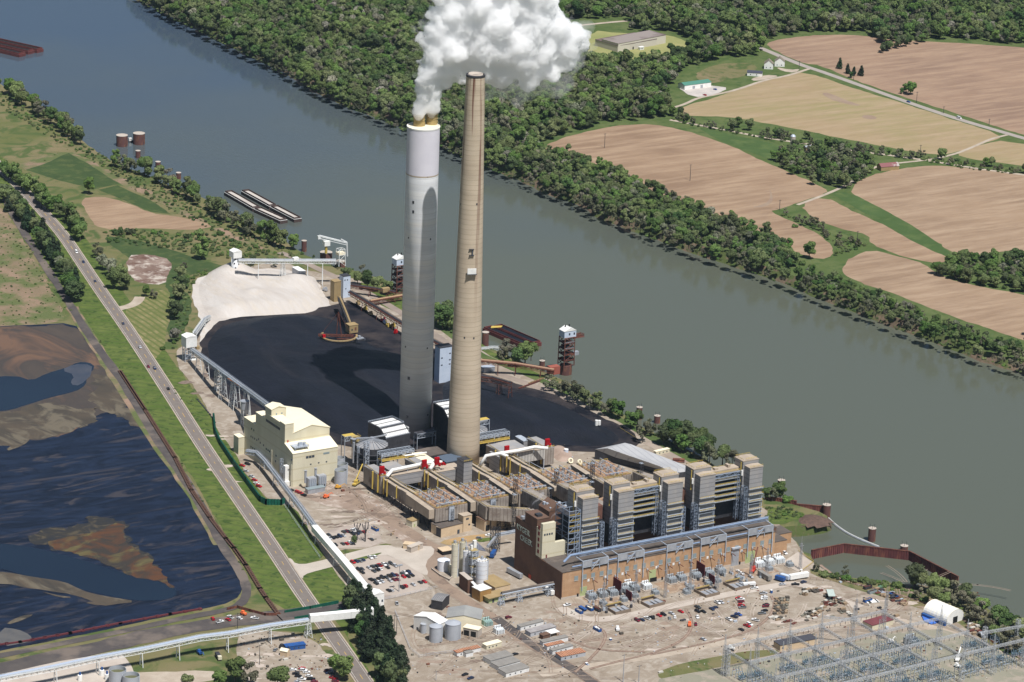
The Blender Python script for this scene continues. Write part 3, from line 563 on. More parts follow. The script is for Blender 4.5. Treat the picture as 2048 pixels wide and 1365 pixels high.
spots([('blossom',205,540,1.25),('bud',195,515,1.25),('blossom',222,552,1.38),('green',228,578,1.38),('green',250,580,1.25),('green',242,565,1.25),('green',292,594,0.88),('bud',307,598,0.75),('blossom',120,545,1.25)],'beside the gravel drive','roadside trees')
spots([('green',178,389,1.30),('tall',404,520,1.37),('bud',367,545,0.78),('bush',400,470,1.56),('darkbush',262,470,1.69),('darkbush',235,470,1.69),('bush',310,468,1.30),('bush',440,470,1.30),('darkbush',375,478,1.43)],'standing alone in the meadow by the river')
spots([('dark',350,640,1.20),('green',357,600,1.26),('green',345,625,1.08),('dark',365,580,1.08),('green',362,560,0.96),('blossom',350,685,1.08),('bush',325,700,0.84)],'between the mown field and the limestone pile')
spots([('green',480,548,.8),('bud',500,545,.8),('dark',505,530,.8),('green',540,528,.7),('bud',550,535,.7)],'beside the white conveyor head house')
spots([('green',715,572,1.17),('dark',735,580,1.30),('green',755,584,1.23),('bud',725,560,1.04),('green',775,590,1.04),('dark',690,560,0.91)],'behind the white and tan transfer towers')
spots([('dark',885,660,1.88),('green',872,650,1.50),('dark',895,640,1.50),('green',900,662,1.35)],'between the two chimneys by the river')
spots([('bud',1015,718,1.47),('green',1050,728,1.61),('dark',1035,735,1.40),('green',1062,722,1.26),('bud',1005,728,1.12)],'in front of the coal barges')
row([(1095,782),(1120,790),(1150,802),(1180,815),(1215,832),(1240,840)],7.5,['green','bud','tall'],'the bank row below the unloading tower','trees on the near river bank',(0.94,1.35),3,0)
spots([('green',1262,858,1.23),('green',1275,850,1.04),('bud',1285,886,1.30),('bud',1300,872,1.04)],'on the bank beside the coal yard')
row([(1325,882),(1350,896),(1375,908),(1400,922),(1425,930),(1450,935),(1468,940)],6.5,['dark','green','green','bud'],'the bank clump behind the boiler towers','trees on the near river bank',(1.09,1.55),5,0)
row([(1335,868),(1365,882),(1395,898),(1425,914)],8,['green','dark'],'the water edge of the bank clump','trees on the near river bank',(1.09,1.38),3,0)
spots([('green',1560,1000,1.08),('bud',1545,1003,0.96),('bush',1575,1005,1.56),('green',1535,1000,0.84)],'behind the rightmost boiler tower')
row([(1612,1140),(1660,1150),(1720,1158),(1790,1166)],13,['green','bush','bud','bush'],'the scrub beside the intake basin','trees on the near river bank',(.45,.7),2,0)
row([(1640,1152),(1690,1160),(1740,1168),(1800,1176)],7,['bush'],'the low hedge below the intake basin','bushes below the intake basin',(1.,1.4),1.5,0)
row([(1815,1178),(1850,1182),(1880,1195),(1920,1208),(1960,1235),(2000,1262),(2050,1290)],5.5,['green','bud','green','dark'],'the wood behind the fabric shed','trees on the near river bank',(0.98,1.43),4,0)
row([(1810,1195),(1850,1205),(1900,1222),(1950,1248),(2000,1285),(2050,1320)],6.5,['green','darkbush','bud'],'the front edge of the fabric shed wood','trees on the near river bank',(0.75,1.19),3,0)
row([(700,1212),(712,1235),(722,1262),(735,1290),(750,1320),(770,1350),(785,1375)],5.5,['pine','dark','pine'],'the dark pine grove beside the highway','pine grove',(1.20,1.50),4,0)
row([(722,1215),(745,1245),(765,1275),(780,1310),(795,1345),(805,1375)],6.5,['pine'],'the right edge of the dark pine grove','pine grove',(1.08,1.44),3,0)
spots([('green',800,1370,1.12),('green',470,1365,1.40),('bud',500,1372,1.26),('green',555,1380,1.40),('green',440,1380,1.12),('green',690,1362,1.26),('green',668,1350,1.05),('bush',375,1362,1.40)],'along the bottom edge of the photo')
spots([('green',709,1090,.55)],'round tree on the grass island of the small car park')
spots([('darkbush',944,1150,.1)],'x') if False else None
# far side field trees
row([(1338,228),(1360,240),(1375,246)],10,['green','dark'],'the hedge start below the yellow field','hedgerow trees',(.7,1),2,0)
spots([('green',1463,262,1.),('green',1475,256,.9),('green',1500,262,1.),('green',1552,272,.8),('dark',1560,278,.9),('green',1535,270,.6),('green',1614,279,.8),('bush',1640,288,1.2)],'in the hedge below the yellow field')
row([(1650,290),(1690,296),(1740,304),(1790,312),(1850,320)],10,['bush','green','bush'],'the low hedge along the railway','hedgerow trees',(.5,.8),2,0)
row([(1875,318),(1920,325),(1960,332),(2010,338),(2060,348)],9,['green','darkbush','bush'],'the right-hand railway hedge','hedgerow trees',(.6,1.05),3,0)
spots([('green',1550,322,1.03),('dark',1580,318,1.09),('green',1600,330,1.15),('bud',1610,345,1.15),('green',1625,315,0.92),('dark',1640,330,1.21),('green',1650,350,1.15),('bud',1665,340,1.26),('bud',1690,330,1.32),('dark',1672,300,1.03),('green',1695,305,1.03),('bud',1715,322,1.38),('green',1735,330,1.03),('dark',1640,362,1.15),('green',1660,368,1.03),('green',1688,378,1.26),('bud',1705,345,1.15),('green',1585,350,0.92),('green',1625,370,0.92),('dark',1590,302,0.92)],'around the farmstead','farmstead trees')
spots([('pine',1679,138,.85),('pine',1695,148,.8),('pine',1708,152,.8),('pine',1722,152,.9),('dark',1702,156,.6)],'in the dark clump beside the farm road','field trees')
spots([('green',1820,190,1.15),('green',1812,186,.9),('dark',1803,188,.5)],'alone beside the farm road')
row([(1755,108),(1775,102),(1800,95),(1820,90),(1850,84)],8,['green','dark'],'the wood tip in the upper field','field trees',(.8,1.1),3,0)
spots([('green',1618,518,1.2),('bush',1605,530,1.2),('bush',1590,455,1.),('bush',1700,478,.9),('bush',1720,490,1.2),('green',1672,512,.45)],'in the green hollow between the tilled fields')
row([(1870,548),(1910,560),(1950,568),(2000,578),(2060,588)],8,['green','bush','darkbush'],'the front of the right-edge field clump','field trees',(0.84,1.20),3,0)
row([(1890,540),(1940,532),(2000,530),(2060,528)],10,['green','dark'],'the back of the right-edge field clump','field trees',(0.96,1.32),4,0)
print('TREES',len(TREES))
# --- woods as one mass -----------------------------------------------------------
def wood(name,polys,excl,step,label,keys,sc=(.75,1.25),seed=3):
    r=random.Random(seed); PP=[[g(*p) for p in P] for P in polys]; EX=[[g(*p) for p in P] for P in excl]; pts=[]
    for P in PP:
        xs=[p.x for p in P]; ys=[p.y for p in P]; x=min(xs)
        while x<max(xs):
            y=min(ys)
            while y<max(ys):
                a=x+r.uniform(-.45,.45)*step; c=y+r.uniform(-.45,.45)*step
                if inside(a,c,P) and not any(inside(a,c,E) for E in EX): pts.append((a,c,0))
                y+=step
            x+=step
    me=bpy.data.meshes.new(name); me.from_pydata(pts,[],[]); o=bpy.data.objects.new(name,me); COL.objects.link(o); tag(o,label,None,None,'stuff')
    n=len(pts); print(name,n)
    for an,ty,vals in (('sc','FLOAT',[r.uniform(*sc)*(1+.25*noise.noise(Vector(p)*.012)) for p in pts]),('rz','FLOAT',[r.uniform(0,6.28) for _ in pts]),('idx','INT',[r.randrange(len(keys)) for p in pts])):
        at=me.attributes.new(an,ty,'POINT'); at.data.foreach_set('value',vals)
    ng=bpy.data.node_groups.new(name,'GeometryNodeTree'); ng.interface.new_socket('Geometry',in_out='INPUT',socket_type='NodeSocketGeometry'); ng.interface.new_socket('Geometry',in_out='OUTPUT',socket_type='NodeSocketGeometry')
    N=ng.nodes.new; Lk=ng.links.new; gi=N('NodeGroupInput'); go=N('NodeGroupOutput'); mp=N('GeometryNodeMeshToPoints'); Lk(gi.outputs[0],mp.inputs[0])
    ip=N('GeometryNodeInstanceOnPoints'); Lk(mp.outputs[0],ip.inputs['Points']); jg=N('GeometryNodeJoinGeometry')
    for kx in reversed(keys):
        oi=N('GeometryNodeObjectInfo'); oi.inputs['As Instance'].default_value=True
        oi.inputs['Object'].default_value=next(q for q in bpy.data.objects if q.name.startswith('crown') and q.data==TP[kx[0]][kx[1]][0]); oi.transform_space='ORIGINAL'; Lk(oi.outputs['Geometry'],jg.inputs[0])
    Lk(jg.outputs[0],ip.inputs['Instance']); ip.inputs['Pick Instance'].default_value=True
    def attr(nm,ty):
        a=N('GeometryNodeInputNamedAttribute'); a.data_type=ty; a.inputs[0].default_value=nm; return a.outputs[0]
    Lk(attr('idx','INT'),ip.inputs['Instance Index'])
    cx=N('ShaderNodeCombineXYZ'); Lk(attr('rz','FLOAT'),cx.inputs[2]); Lk(cx.outputs[0],ip.inputs['Rotation']); cs=N('ShaderNodeCombineXYZ'); a=attr('sc','FLOAT')
    for i in range(3): Lk(a,cs.inputs[i])
    Lk(cs.outputs[0],ip.inputs['Scale']); Lk(ip.outputs[0],go.inputs[0])
    md=o.modifiers.new('instances','NODES'); md.node_group=ng; return o
MIX=[('green',0),('green',1),('green',2),('green',0),('dark',0),('dark',1),('tall',0),('tall',1),('bud',0),('bud',1),('blossom',0)]
big=[(230,-120),(275,-5),(400,58),(560,134),(700,208),(812,244),(940,312),(1050,352),(1100,378),(1145,396),(1115,330),(1075,294),(1130,268),(1230,246),(1290,242),(1342,232),(1338,205),(1310,192),(1345,178),(1350,160),(1375,136),(1450,116),(1520,112),(1528,86),(1560,74),(1650,64),(1740,66),(1762,88),(1800,86),(1860,78),(1960,82),(2048,92),(2500,125),(2500,-420),(230,-420)]
wood('forest',[big],[[(1130,40),(1250,36),(1270,50),(1250,64),(1350,66),(1398,86),(1375,112),(1300,126),(1215,134),(1150,122)],[(640,76),(720,96),(800,116),(830,124),(830,134),(790,128),(720,110),(640,88)],[(1440,60),(1480,74),(1470,80),(1430,64)]],9.,'dense spring forest of mixed green trees covering the land beyond the river',MIX,(.75,1.7))
wood('forest',[[(1150,398),(1200,424),(1300,460),(1400,500),(1500,532),(1565,552),(1590,540),(1585,500),(1540,478),(1480,462),(1400,430),(1330,398),(1250,364),(1190,336),(1120,308),(1095,315),(1100,370)]],[],8.5,'belt of dense trees between the tilled field and the far river bank',MIX,seed=4)
wood('forest',[[(1600,572),(1700,610),(1800,648),(1900,686),(2060,738),(2060,715),(1950,672),(1850,630),(1720,580),(1620,545)]],[],7.5,'narrow belt of trees and scrub along the right part of the far bank',MIX+[('bush',0)],(.45,.85),seed=5)
wood('forest',[[(2060,-100),(2060,738),(2500,880),(2500,-100)]],[[(2060,120),(2500,160),(2500,700),(2060,560)]],14,'trees beyond the right edge of the photo',MIX,seed=6)

BS=[('bush',0),('bush',1),('darkbush',0)]
wood('scrub',[[(0,215),(60,250),(120,290),(200,330),(300,400),(420,460),(520,510),(600,520),(560,480),(450,420),(350,375),(250,330),(165,290),(80,235),(0,180)],[(600,508),(700,545),(790,585),(870,645),(960,705),(960,692),(870,630),(790,575),(700,538),(620,512)],[(1080,752),(1180,800),(1300,868),(1480,978),(1520,1000),(1470,962),(1350,892),(1180,792),(1100,748)]],[],6.5,'low green scrub scattered along the near river bank',BS,(.25,.75),seed=8)
wood('scrub',[[(200,462),(260,455),(340,468),(440,470),(560,510),(480,520),(400,510),(300,495),(210,485)],[(350,560),(400,540),(470,540),(390,560),(375,640),(345,720),(340,640)]],[],6,'low bushes dotted over the rough meadow by the river',BS,(.3,.9),seed=9)
wood('scrub',[[(0,420),(20,435),(90,560),(140,636),(100,646),(0,655)],[(330,770),(360,800),(440,910),(430,870),(390,790)],[(150,620),(230,730),(330,890),(440,1060),(490,1150),(500,1150),(430,1030),(340,890),(240,735),(165,625)]],[],9,'scattered weeds and small scrub beside the ponds and the highway',BS,(.12,.38),seed=10)
wood('scrub',[[(1640,1156),(1740,1172),(1850,1195),(1950,1240),(2050,1310),(2050,1290),(1960,1235),(1850,1180),(1740,1160),(1640,1145)],[(1530,1015),(1580,1016),(1620,1032),(1560,1042),(1532,1036)]],[],4.5,'low green scrub along the bank below the intake basin',BS,(.3,.7),seed=11)
wood('scrub',[[(275,4),(480,106),(700,217),(940,324),(1160,413),(1300,478),(1560,567),(1800,663),(2060,752),(2060,746),(1800,656),(1560,560),(1300,470),(1160,405),(940,316),(700,209),(480,98),(290,0)]],[],5,'scrub fringe at the water line of the far river bank',BS+[('bud',0)],(.3,.7),seed=12)

wood('forest',[[(1545,312),(1600,298),(1660,292),(1730,318),(1752,335),(1740,350),(1700,378),(1668,376),(1610,352),(1560,336)]],[[(1575,290),(1600,296),(1632,300),(1625,312),(1590,306)],[(1745,330),(1810,330),(1810,350),(1745,350)]],8,'dense trees filling the farmstead between the fields',MIX,(.6,1.),seed=13)
wood('forest',[[(1868,550),(1905,540),(1960,530),(2060,524),(2060,586),(1960,570),(1900,560)]],[],8,'dense trees in the wedge between the right-hand fields',MIX,(.6,1.),seed=14)
wood('scrub',[[(1340,232),(1400,248),(1500,268),(1620,284),(1790,308),(1880,318),(1960,330),(2060,345),(2060,352),(1940,340),(1860,326),(1700,304),(1530,280),(1400,256),(1340,242)],[(1540,420),(1600,440),(1680,475),(1735,490),(1720,500),(1680,510),(1668,496),(1640,468),(1590,444)]],[],6,'hedge scrub along the field edges and the railway',BS+[('bud',0)],(.35,.8),seed=15)
wood('scrub',[[(0,455),(60,450),(140,600),(150,640),(60,560)],[(60,340),(140,300),(240,366),(340,426),(440,450),(540,500),(520,480),(440,430),(330,385),(250,340),(140,285)]],[],9,'weeds and tussocks over the meadow beyond the highway',BS,(.15,.45),seed=16)
# ================================================================ PLANT: chimneys, turbine hall, boilers, ducts
m_stackc=M('chimney_concrete',S(187,171,149),S(168,153,133),.12,.9,c3=S(197,182,160),sc3=.045,st=(.25,.25,1),th=(.38,.7),th3=(.42,.66),wave=('Z',.085,S(165,150,130),.95,1.,.6),spec=.1,det=8)
def streaks(mt_,col,top,span,frm):      # rust streaks running down from the rim
    nt=mt_.node_tree;N=nt.nodes.new;Lk=nt.links.new;b=nt.nodes['Principled BSDF'];src=b.inputs['Base Color'].links[0].from_socket
    tc=N('ShaderNodeTexCoord');mp=N('ShaderNodeMapping');mp.inputs['Scale'].default_value=(.35,.35,.004);Lk(tc.outputs['Object'],mp.inputs[0])
    n=N('ShaderNodeTexNoise');n.inputs['Scale'].default_value=1.;n.inputs['Detail'].default_value=5;Lk(mp.outputs[0],n.inputs['Vector'])
    a=N('ShaderNodeMapRange');a.inputs[1].default_value=frm;a.inputs[2].default_value=frm+.1;Lk(n.outputs[0],a.inputs[0])
    sx=N('ShaderNodeSeparateXYZ');Lk(tc.outputs['Object'],sx.inputs[0]);z=N('ShaderNodeMapRange');z.inputs[1].default_value=top-span;z.inputs[2].default_value=top;Lk(sx.outputs[2],z.inputs[0])
    mu=N('ShaderNodeMath');mu.operation='MULTIPLY';Lk(a.outputs[0],mu.inputs[0]);Lk(z.outputs[0],mu.inputs[1])
    mx=N('ShaderNodeMix');mx.data_type='RGBA';Lk(mu.outputs[0],mx.inputs[0]);Lk(src,mx.inputs[6]);mx.inputs[7].default_value=(*col,1);Lk(mx.outputs[2],b.inputs['Base Color'])
streaks(m_stackc,S(92,44,28),300,200,.57)
m_wstack=M('pale_concrete',S(228,229,230),S(206,208,210),.12,.9,c3=S(226,222,214),sc3=.035,st=(.12,.12,1),det=8,wave=('Z',.07,S(208,208,208),.95,1.,.6),spec=.1)
m_lilac=M('pale_coating',S(214,211,218),S(207,204,212),.1,.7); m_white=M('white_sheet',S(236,235,230),S(222,221,216),.3,.5,spec=.3)
m_tan=M('tan_liner',S(176,156,104),S(160,140,92),.3,.6,wave=('Z',1.2,S(120,100,64),.8,1.))
m_dark=M('dark_void',G_(.012)); m_steel=M('galvanised_steel',S(190,198,208),S(168,176,186),.4,.5,metal=.2)
m_bluesteel=M('pale_blue_steel',S(152,164,180),S(136,148,166),.3,.5,metal=.1); m_dsteel=M('dark_steel',S(66,66,70),S(50,50,54),.4,.6)
m_greyclad=M('grey_cladding',S(150,149,149),S(136,135,136),.12,.7,wave=('Z',.1,S(122,120,121),.85,1.),c3=S(158,154,150),sc3=.06)
m_lagging=M('duct_lagging',S(158,150,140),S(130,120,112),.12,.85,c3=S(104,88,76),sc3=.1,th3=(.56,.7),wave=('X',.14,S(110,98,88),.86,1.))
m_laggy=M('duct_lagging_side',S(158,150,140),S(130,120,112),.12,.85,c3=S(104,88,76),sc3=.1,th3=(.56,.7),wave=('Y',.14,S(110,98,88),.86,1.))
m_beige=M('beige_roof',S(178,164,146),S(160,146,130),.15,.9); m_rustroof=M('rusty_roof',S(138,106,84),S(164,138,112),.25,.9,c3=S(104,76,64),sc3=.4)
m_yellow=M('yellow_handrail',S(190,164,82)); m_red=M('red_louvre',S(178,14,26),S(160,12,22),.5,.5); m_blue=M('blue_paint',S(44,88,150),S(36,74,130),.5,.5)
m_brick=M('brick_orange',S(184,150,118),S(166,132,102),.25,.9,c3=S(192,160,130),sc3=.05,bump=.2,bsc=4,wave=('Z',2.2,S(170,134,100),.8,1.),spec=.1)
m_brickd=M('brick_brown',S(112,86,72),S(100,76,64),.15,.9,c3=S(116,88,72),sc3=.05,bump=.2,bsc=4,spec=.1)
m_tar=M('tar_roof',S(98,90,84),S(84,78,74),.1,.95,c3=S(112,102,94),sc3=.05,spec=.1); m_brownroof=M('brown_roof',S(110,86,72),S(96,74,62),.15,.9)
m_cream=M('cream_cladding',S(212,205,180),S(200,192,167),.09,.6,st=(1,1,.12),wave=('Z',.035,S(196,186,156),.95,1.)); m_creamroof=M('cream_roof',S(236,226,198),S(230,219,190),.05,.7)
m_glass=M('window_glass',S(60,68,78),None,rough=.15,spec=.6); m_glassp=M('window_pane_grey',S(134,146,148),None,rough=.3); m_sage=M('sage_door',S(166,176,128),None,rough=.7)
m_silver=M('silver_sheet',S(182,186,192),S(160,164,170),.25,.4,metal=.35)
# ---- tan chimney ---------------------------------------------------------------
pt=g(925.5,925); T1=thing('tall_chimney','tallest tan concrete chimney with rust streaks below its open rim','chimney',(pt.x,pt.y,0))
b=MB(); b.lathe([(12.4,0),(12.1,15),(11.2,70),(10.2,120),(8.5,210),(6.75,296),(6.75,297)],n=48,cap1=False); b.build('shaft',m_stackc,T1,smooth=True)
b=MB(); b.lathe([(7.0,295.6),(7.05,297),(6.0,297.2),(5.9,294)],n=40,cap0=False,cap1=False); b.build('rim',m_dsteel,T1)
b=MB(); b.lathe([(5.3,290),(5.3,297.6),(4.9,297.6),(4.9,290)],n=36,cap0=False,cap1=False); b.build('flue_liner',m_conc,T1,smooth=True)
b=MB(); b.cyl(0,0,293,295.5,6.6,n=30); b.build('flue_floor',m_dsteel,T1)
dcam=Vector((CAMP.x-pt.x,CAMP.y-pt.y,0)).normalized(); rt=Vector((-dcam.y,dcam.x,0))
def onstack(T,u,v,Rf,name,w,h,dep,mt_,off=0.,lab=None):
    """plate on the chimney face seen at (u,v)"""
    base=T.location
    for it in range(2):
        d=ray(u,v); rr=Rf(0) if it==0 else Rf(zz)
        o=Vector((CAMP.x-base.x,CAMP.y-base.y)); a=d.x*d.x+d.y*d.y; bq=o.x*d.x+o.y*d.y; c=o.x*o.x+o.y*o.y-rr*rr; t=(-bq-math.sqrt(max(0,bq*bq-a*c)))/a; P=CAMP+d*t; zz=P.z
    n=Vector((P.x-base.x,P.y-base.y,0)).normalized(); s=Vector((-n.y,n.x,0)); c=P-base+n*off; c.z=P.z
    b=MB(); q=[c-s*w/2-n*dep*.5,c+s*w/2-n*dep*.5,c+s*w/2+n*dep*.5,c-s*w/2+n*dep*.5]; b.prism([(k.x,k.y) for k in q],c.z-h/2,c.z+h/2); return b.build(name,mt_,T,lab)
Rt_=lambda z:12.4-(12.4-6.75)*z/297
onstack(T1,943,543,Rt_,'white_panel',6.5,5.,.5,m_white,1.6); onstack(T1,943,548,Rt_,'platform',7,.4,3.2,m_dsteel,1.)
for u,v in ((953.5,409),(921.5,409),(947.5,677),(929,676)): onstack(T1,u,v,Rt_,'vent_opening',1.1,1.6,.3,m_dsteel)
for v in (499,511): onstack(T1,943,v,Rt_,'inspection_cage',3.6,.5,1.2,m_dsteel,.6)
onstack(T1,944.5,506,Rt_,'inspection_cage',.9,5,.8,m_glass,.5)
# ---- white chimney -------------------------------------------------------------
pw=g(829.5,868); T2=thing('wide_chimney','wide pale concrete chimney with a smooth lilac top and two flues','chimney',(pw.x,pw.y,0))
HW_=hh(829.5,868,253.5); zb=hh(829.5,868,345)
b=MB(); b.lathe([(12.2,0),(12.1,zb)],n=56,cap1=False); b.build('shaft',m_wstack,T2,smooth=True)
b=MB(); b.lathe([(12.16,zb),(12.16,HW_)],n=56,cap0=False,cap1=False); b.build('coated_top',m_lilac,T2,smooth=True)
b=MB(); b.lathe([(12.2,zb-.9),(12.25,zb)],n=56,cap0=False,cap1=False); b.build('tide_mark',m_stackc,T2)
b=MB(); b.lathe([(12.3,HW_-.5),(12.4,HW_+.6),(11.9,HW_+.6),(11.8,HW_-.1)],n=56,cap0=False,cap1=False); b.build('parapet',m_white,T2)
b=MB(); b.cyl(0,0,HW_-.9,HW_,11.85,n=48); b.build('roof_deck',m_creamroof,T2)
ZF=HW_
for (u,v) in ((838.2,251),(863.5,248)):
    q=g(u,v,HW_)-pw; b=MB(); b.lathe([(4.5,HW_),(4.5,HW_+2.6),(4.2,HW_+2.6),(4.2,HW_+9),(4.0,HW_+9),(4.0,HW_+6)],q.x,q.y,30,cap1=False); f_=b.build('flue',m_tan,T2,smooth=False)
    b=MB()
    for zz in (4.2,6.8): b.lathe([(4.3,HW_+zz),(4.55,HW_+zz+.1),(4.55,HW_+zz+.5),(4.3,HW_+zz+.6)],q.x,q.y,30,False,False)
    b.build('flue_ring',m_tan,f_)
Rw=lambda z:12.15
for u,v,w in ((826.5,405,1.6),(826.5,424,1.6),(817,476,1.),(861,479,1.),(811,694,1.),(854.5,697,1.),(817.5,757,2.),(814.5,834,1.6),(855.5,830,1.)): onstack(T2,u,v,Rw,'vent_opening',w,w*1.3,.25,m_dsteel)
# ---- turbine hall + administrative block ---------------------------------------
B1=thing('turbine_hall','long orange brick turbine hall with a row of grey windows facing the transformers','building',(0,0,0))
b=MB(); b.box(.5,174.6,0,22,0,19.6); b.build('wall',m_brick,B1)
b=MB(); b.box(-.3,174.9,-.3,.2,19.6,20.1); b.box(.2,174.6,.2,22,19.62,19.8); b.build('roof',m_tar,B1)
b=MB(); b.box(-.1,174.7,-.12,0,0,1.6); b.build('plinth',m_conc,B1)
for i in range(24):
    u=1152.5+i*16.9; v=1156.8-i*3.22; p=aty(u,v,-.1); 
    if p.x>172: break
    b=MB(); b.box(p.x-1.5,p.x+1.5,-.16,-.02,p.z-1.6,p.z+1.6); w_=b.build('window',m_glassp,B1); b=MB(); b.box(p.x-1.8,p.x+1.8,-.3,-.02,p.z-2.,p.z-1.6); b.build('sill',m_conc,w_)
for i in range(10):
    p=aty(1177+i*34,1161-i*6.5,-.1); b=MB(); b.box(p.x-.8,p.x+.8,-.16,-.02,p.z-.9,p.z+.9); b.build('vent',m_white,B1)
for (u,w,h,mt_,nm) in ((1166,5.5,6.5,m_sage,'door'),(1304,5.5,9,m_sage,'door'),(1469,6,13,m_silver,'loading_door'),(1499,8,8.5,m_sage,'door')):
    p=g(u,1200.5-(u-1122)*.198); b=MB(); b.box(p.x-w/2,p.x+w/2,-.35 if nm=='loading_door' else -.2,-.02,0,h); d_=b.build(nm,mt_,B1)
    if nm=='loading_door': b=MB(); b.box(p.x-w/2-.6,p.x+w/2+.6,-1.6,-.02,h,h+1.1); b.build('hood',m_steel,d_)
p=g(1306,1164); b=MB(); b.box(p.x-2.8,p.x+2.8,-.24,-.03,0,3.2); b.build('open_bay',m_dark,B1)
for u in (1155,1324,1479): p=g(u,1200.5-(u-1122)*.198); b=MB(); b.box(p.x-.7,p.x+.7,-.18,-.02,0,2.4); b.build('side_door',m_dark,B1)
# administrative tower with the name
B2=thing('office_block','brown brick block with metal letters on its shaded side wall','building',(0,22,0))
YB=41.
b=MB(); b.box(0,.48,-21.97,8.2,0,19.6); b.box(.5,28,.02,8.2,0,19.6); b.box(.6,10.2,8.2,YB,0,37.8); b.box(10.2,28,8.2,YB,0,30); b.build('wall',m_brickd,B2)
b=MB(); b.box(.6,28,.0,8.2,19.6,19.9); b.build('low_roof',m_tar,B2)
b=MB(); b.box(.5,10.3,8.1,YB+.1,37.8,38.3); b.build('roof',m_brownroof,B2)
b=MB(); b.box(.62,10,13,YB-12,38.3,45.5); b.build('penthouse',m_brickd,B2)
b=MB(); b.box(.4,10.2,12.8,YB-11.8,45.5,46); b.build('penthouse_roof',m_brownroof,B2)
b=MB(); b.box(2.5,6.5,16,20,46,47.6); b.build('roof_hatch',m_dsteel,B2)
b=MB(); b.box(1.2,3.4,YB-8,YB-5,38.3,40.3); b.cyl(5,YB-6,38.3,40.5,1.2); b.build('roof_unit',m_silver,B2)
b=MB(); b.box(.45,10.6,5.4,8.2,19.9,44.9); b.build('cream_shaft',m_cream,B2)
b=MB(); b.box(10.6,20,5.4,22,19.9,30); b.build('cream_annex',m_cream,B2)
b=MB(); b.box(.3,.58,8.4,13,20,41); cs=b.build('cream_band',m_cream,B2)
for k in range(5):
    z=22.5+k*4.3; b=MB(); b.box(.1,.28,8.8,10.9,z,z+2.6); b.build('red_window',M('red_frame',S(110,30,36)) if k==0 else bpy.data.materials['red_frame'],B2)
for k in range(4): b=MB(); b.box(1.6+k*1.9,2.8+k*1.9,5.24,5.4,36.4,37.7); b.build('window',m_glass,B2)
b=MB(); b.box(3.6,4.6,5.22,5.38,19.95,22.2); b.build('door',bpy.data.materials['red_frame'],B2)
def letters(txt,parent,origin,adv,size,mt_,xdir,dep=.25):
    """separate extruded letters, baseline origin, advancing along xdir"""
    y=0
    zaxis=xdir.cross(Vector((0,0,1)))
    for ch in txt:
        if ch!=' ':
            cu=bpy.data.curves.new('letter','FONT'); cu.body=ch; cu.size=size; cu.extrude=.06; cu.offset=.03; cu.align_x='CENTER'
            ob=bpy.data.objects.new('tmp',cu); COL.objects.link(ob); dg=bpy.context.evaluated_depsgraph_get(); me=bpy.data.meshes.new_from_object(ob.evaluated_get(dg)); bpy.data.objects.remove(ob)
            me.materials.clear(); me.materials.append(mt_); o=bpy.data.objects.new('letter',me); COL.objects.link(o); o.parent=parent
            mm=Matrix((xdir,Vector((0,0,1)),zaxis)).transposed().to_4x4(); mm.translation=Vector(origin)+xdir*(y+adv/2); o.matrix_basis=mm
        y+=adv
m_lett=M('letter_metal',S(176,190,178),None,rough=.4,metal=.1)
for txt,(u0_,v0_),(u1_,v1_) in (('KYGER',(1029,1054.5),(1056.5,1070)),('CREEK',(1036.,1076.),(1061.5,1090.))):
    a=atx(u0_,v0_,.4); c=atx(u1_,v1_,.4); adv=(a.y-c.y)/5
    letters(txt,B2,(.35,a.y-25.,min(a.z,c.z)),adv*.93,5.6,m_lett,Vector((0,-1,0))); print('LET',a,c,adv)
# boiler house roof volume behind the towers
BH=thing('boiler_house','dark boiler house mass beneath and behind the five grey towers','building',(28,44,0))
b=MB(); b.box(0,150,0,18,0,26); b.build('wall',m_brickd,BH); b=MB(); b.box(-.2,150.2,-.2,18.2,26,26.4); b.build('roof',m_brownroof,BH)
b=MB(); b.box(2,148,-6,-.05,19.9,36); b.build('lower_wall',m_dsteel,BH)
m_rbc=M('rust_brown_cladding',S(118,84,72),S(104,72,62),.2)
for x in (18,48,88,118): b=MB(); b.box(x,x+9,-5.9,4,36.1,46); b.build('bunker_bay',m_rbc,BH)
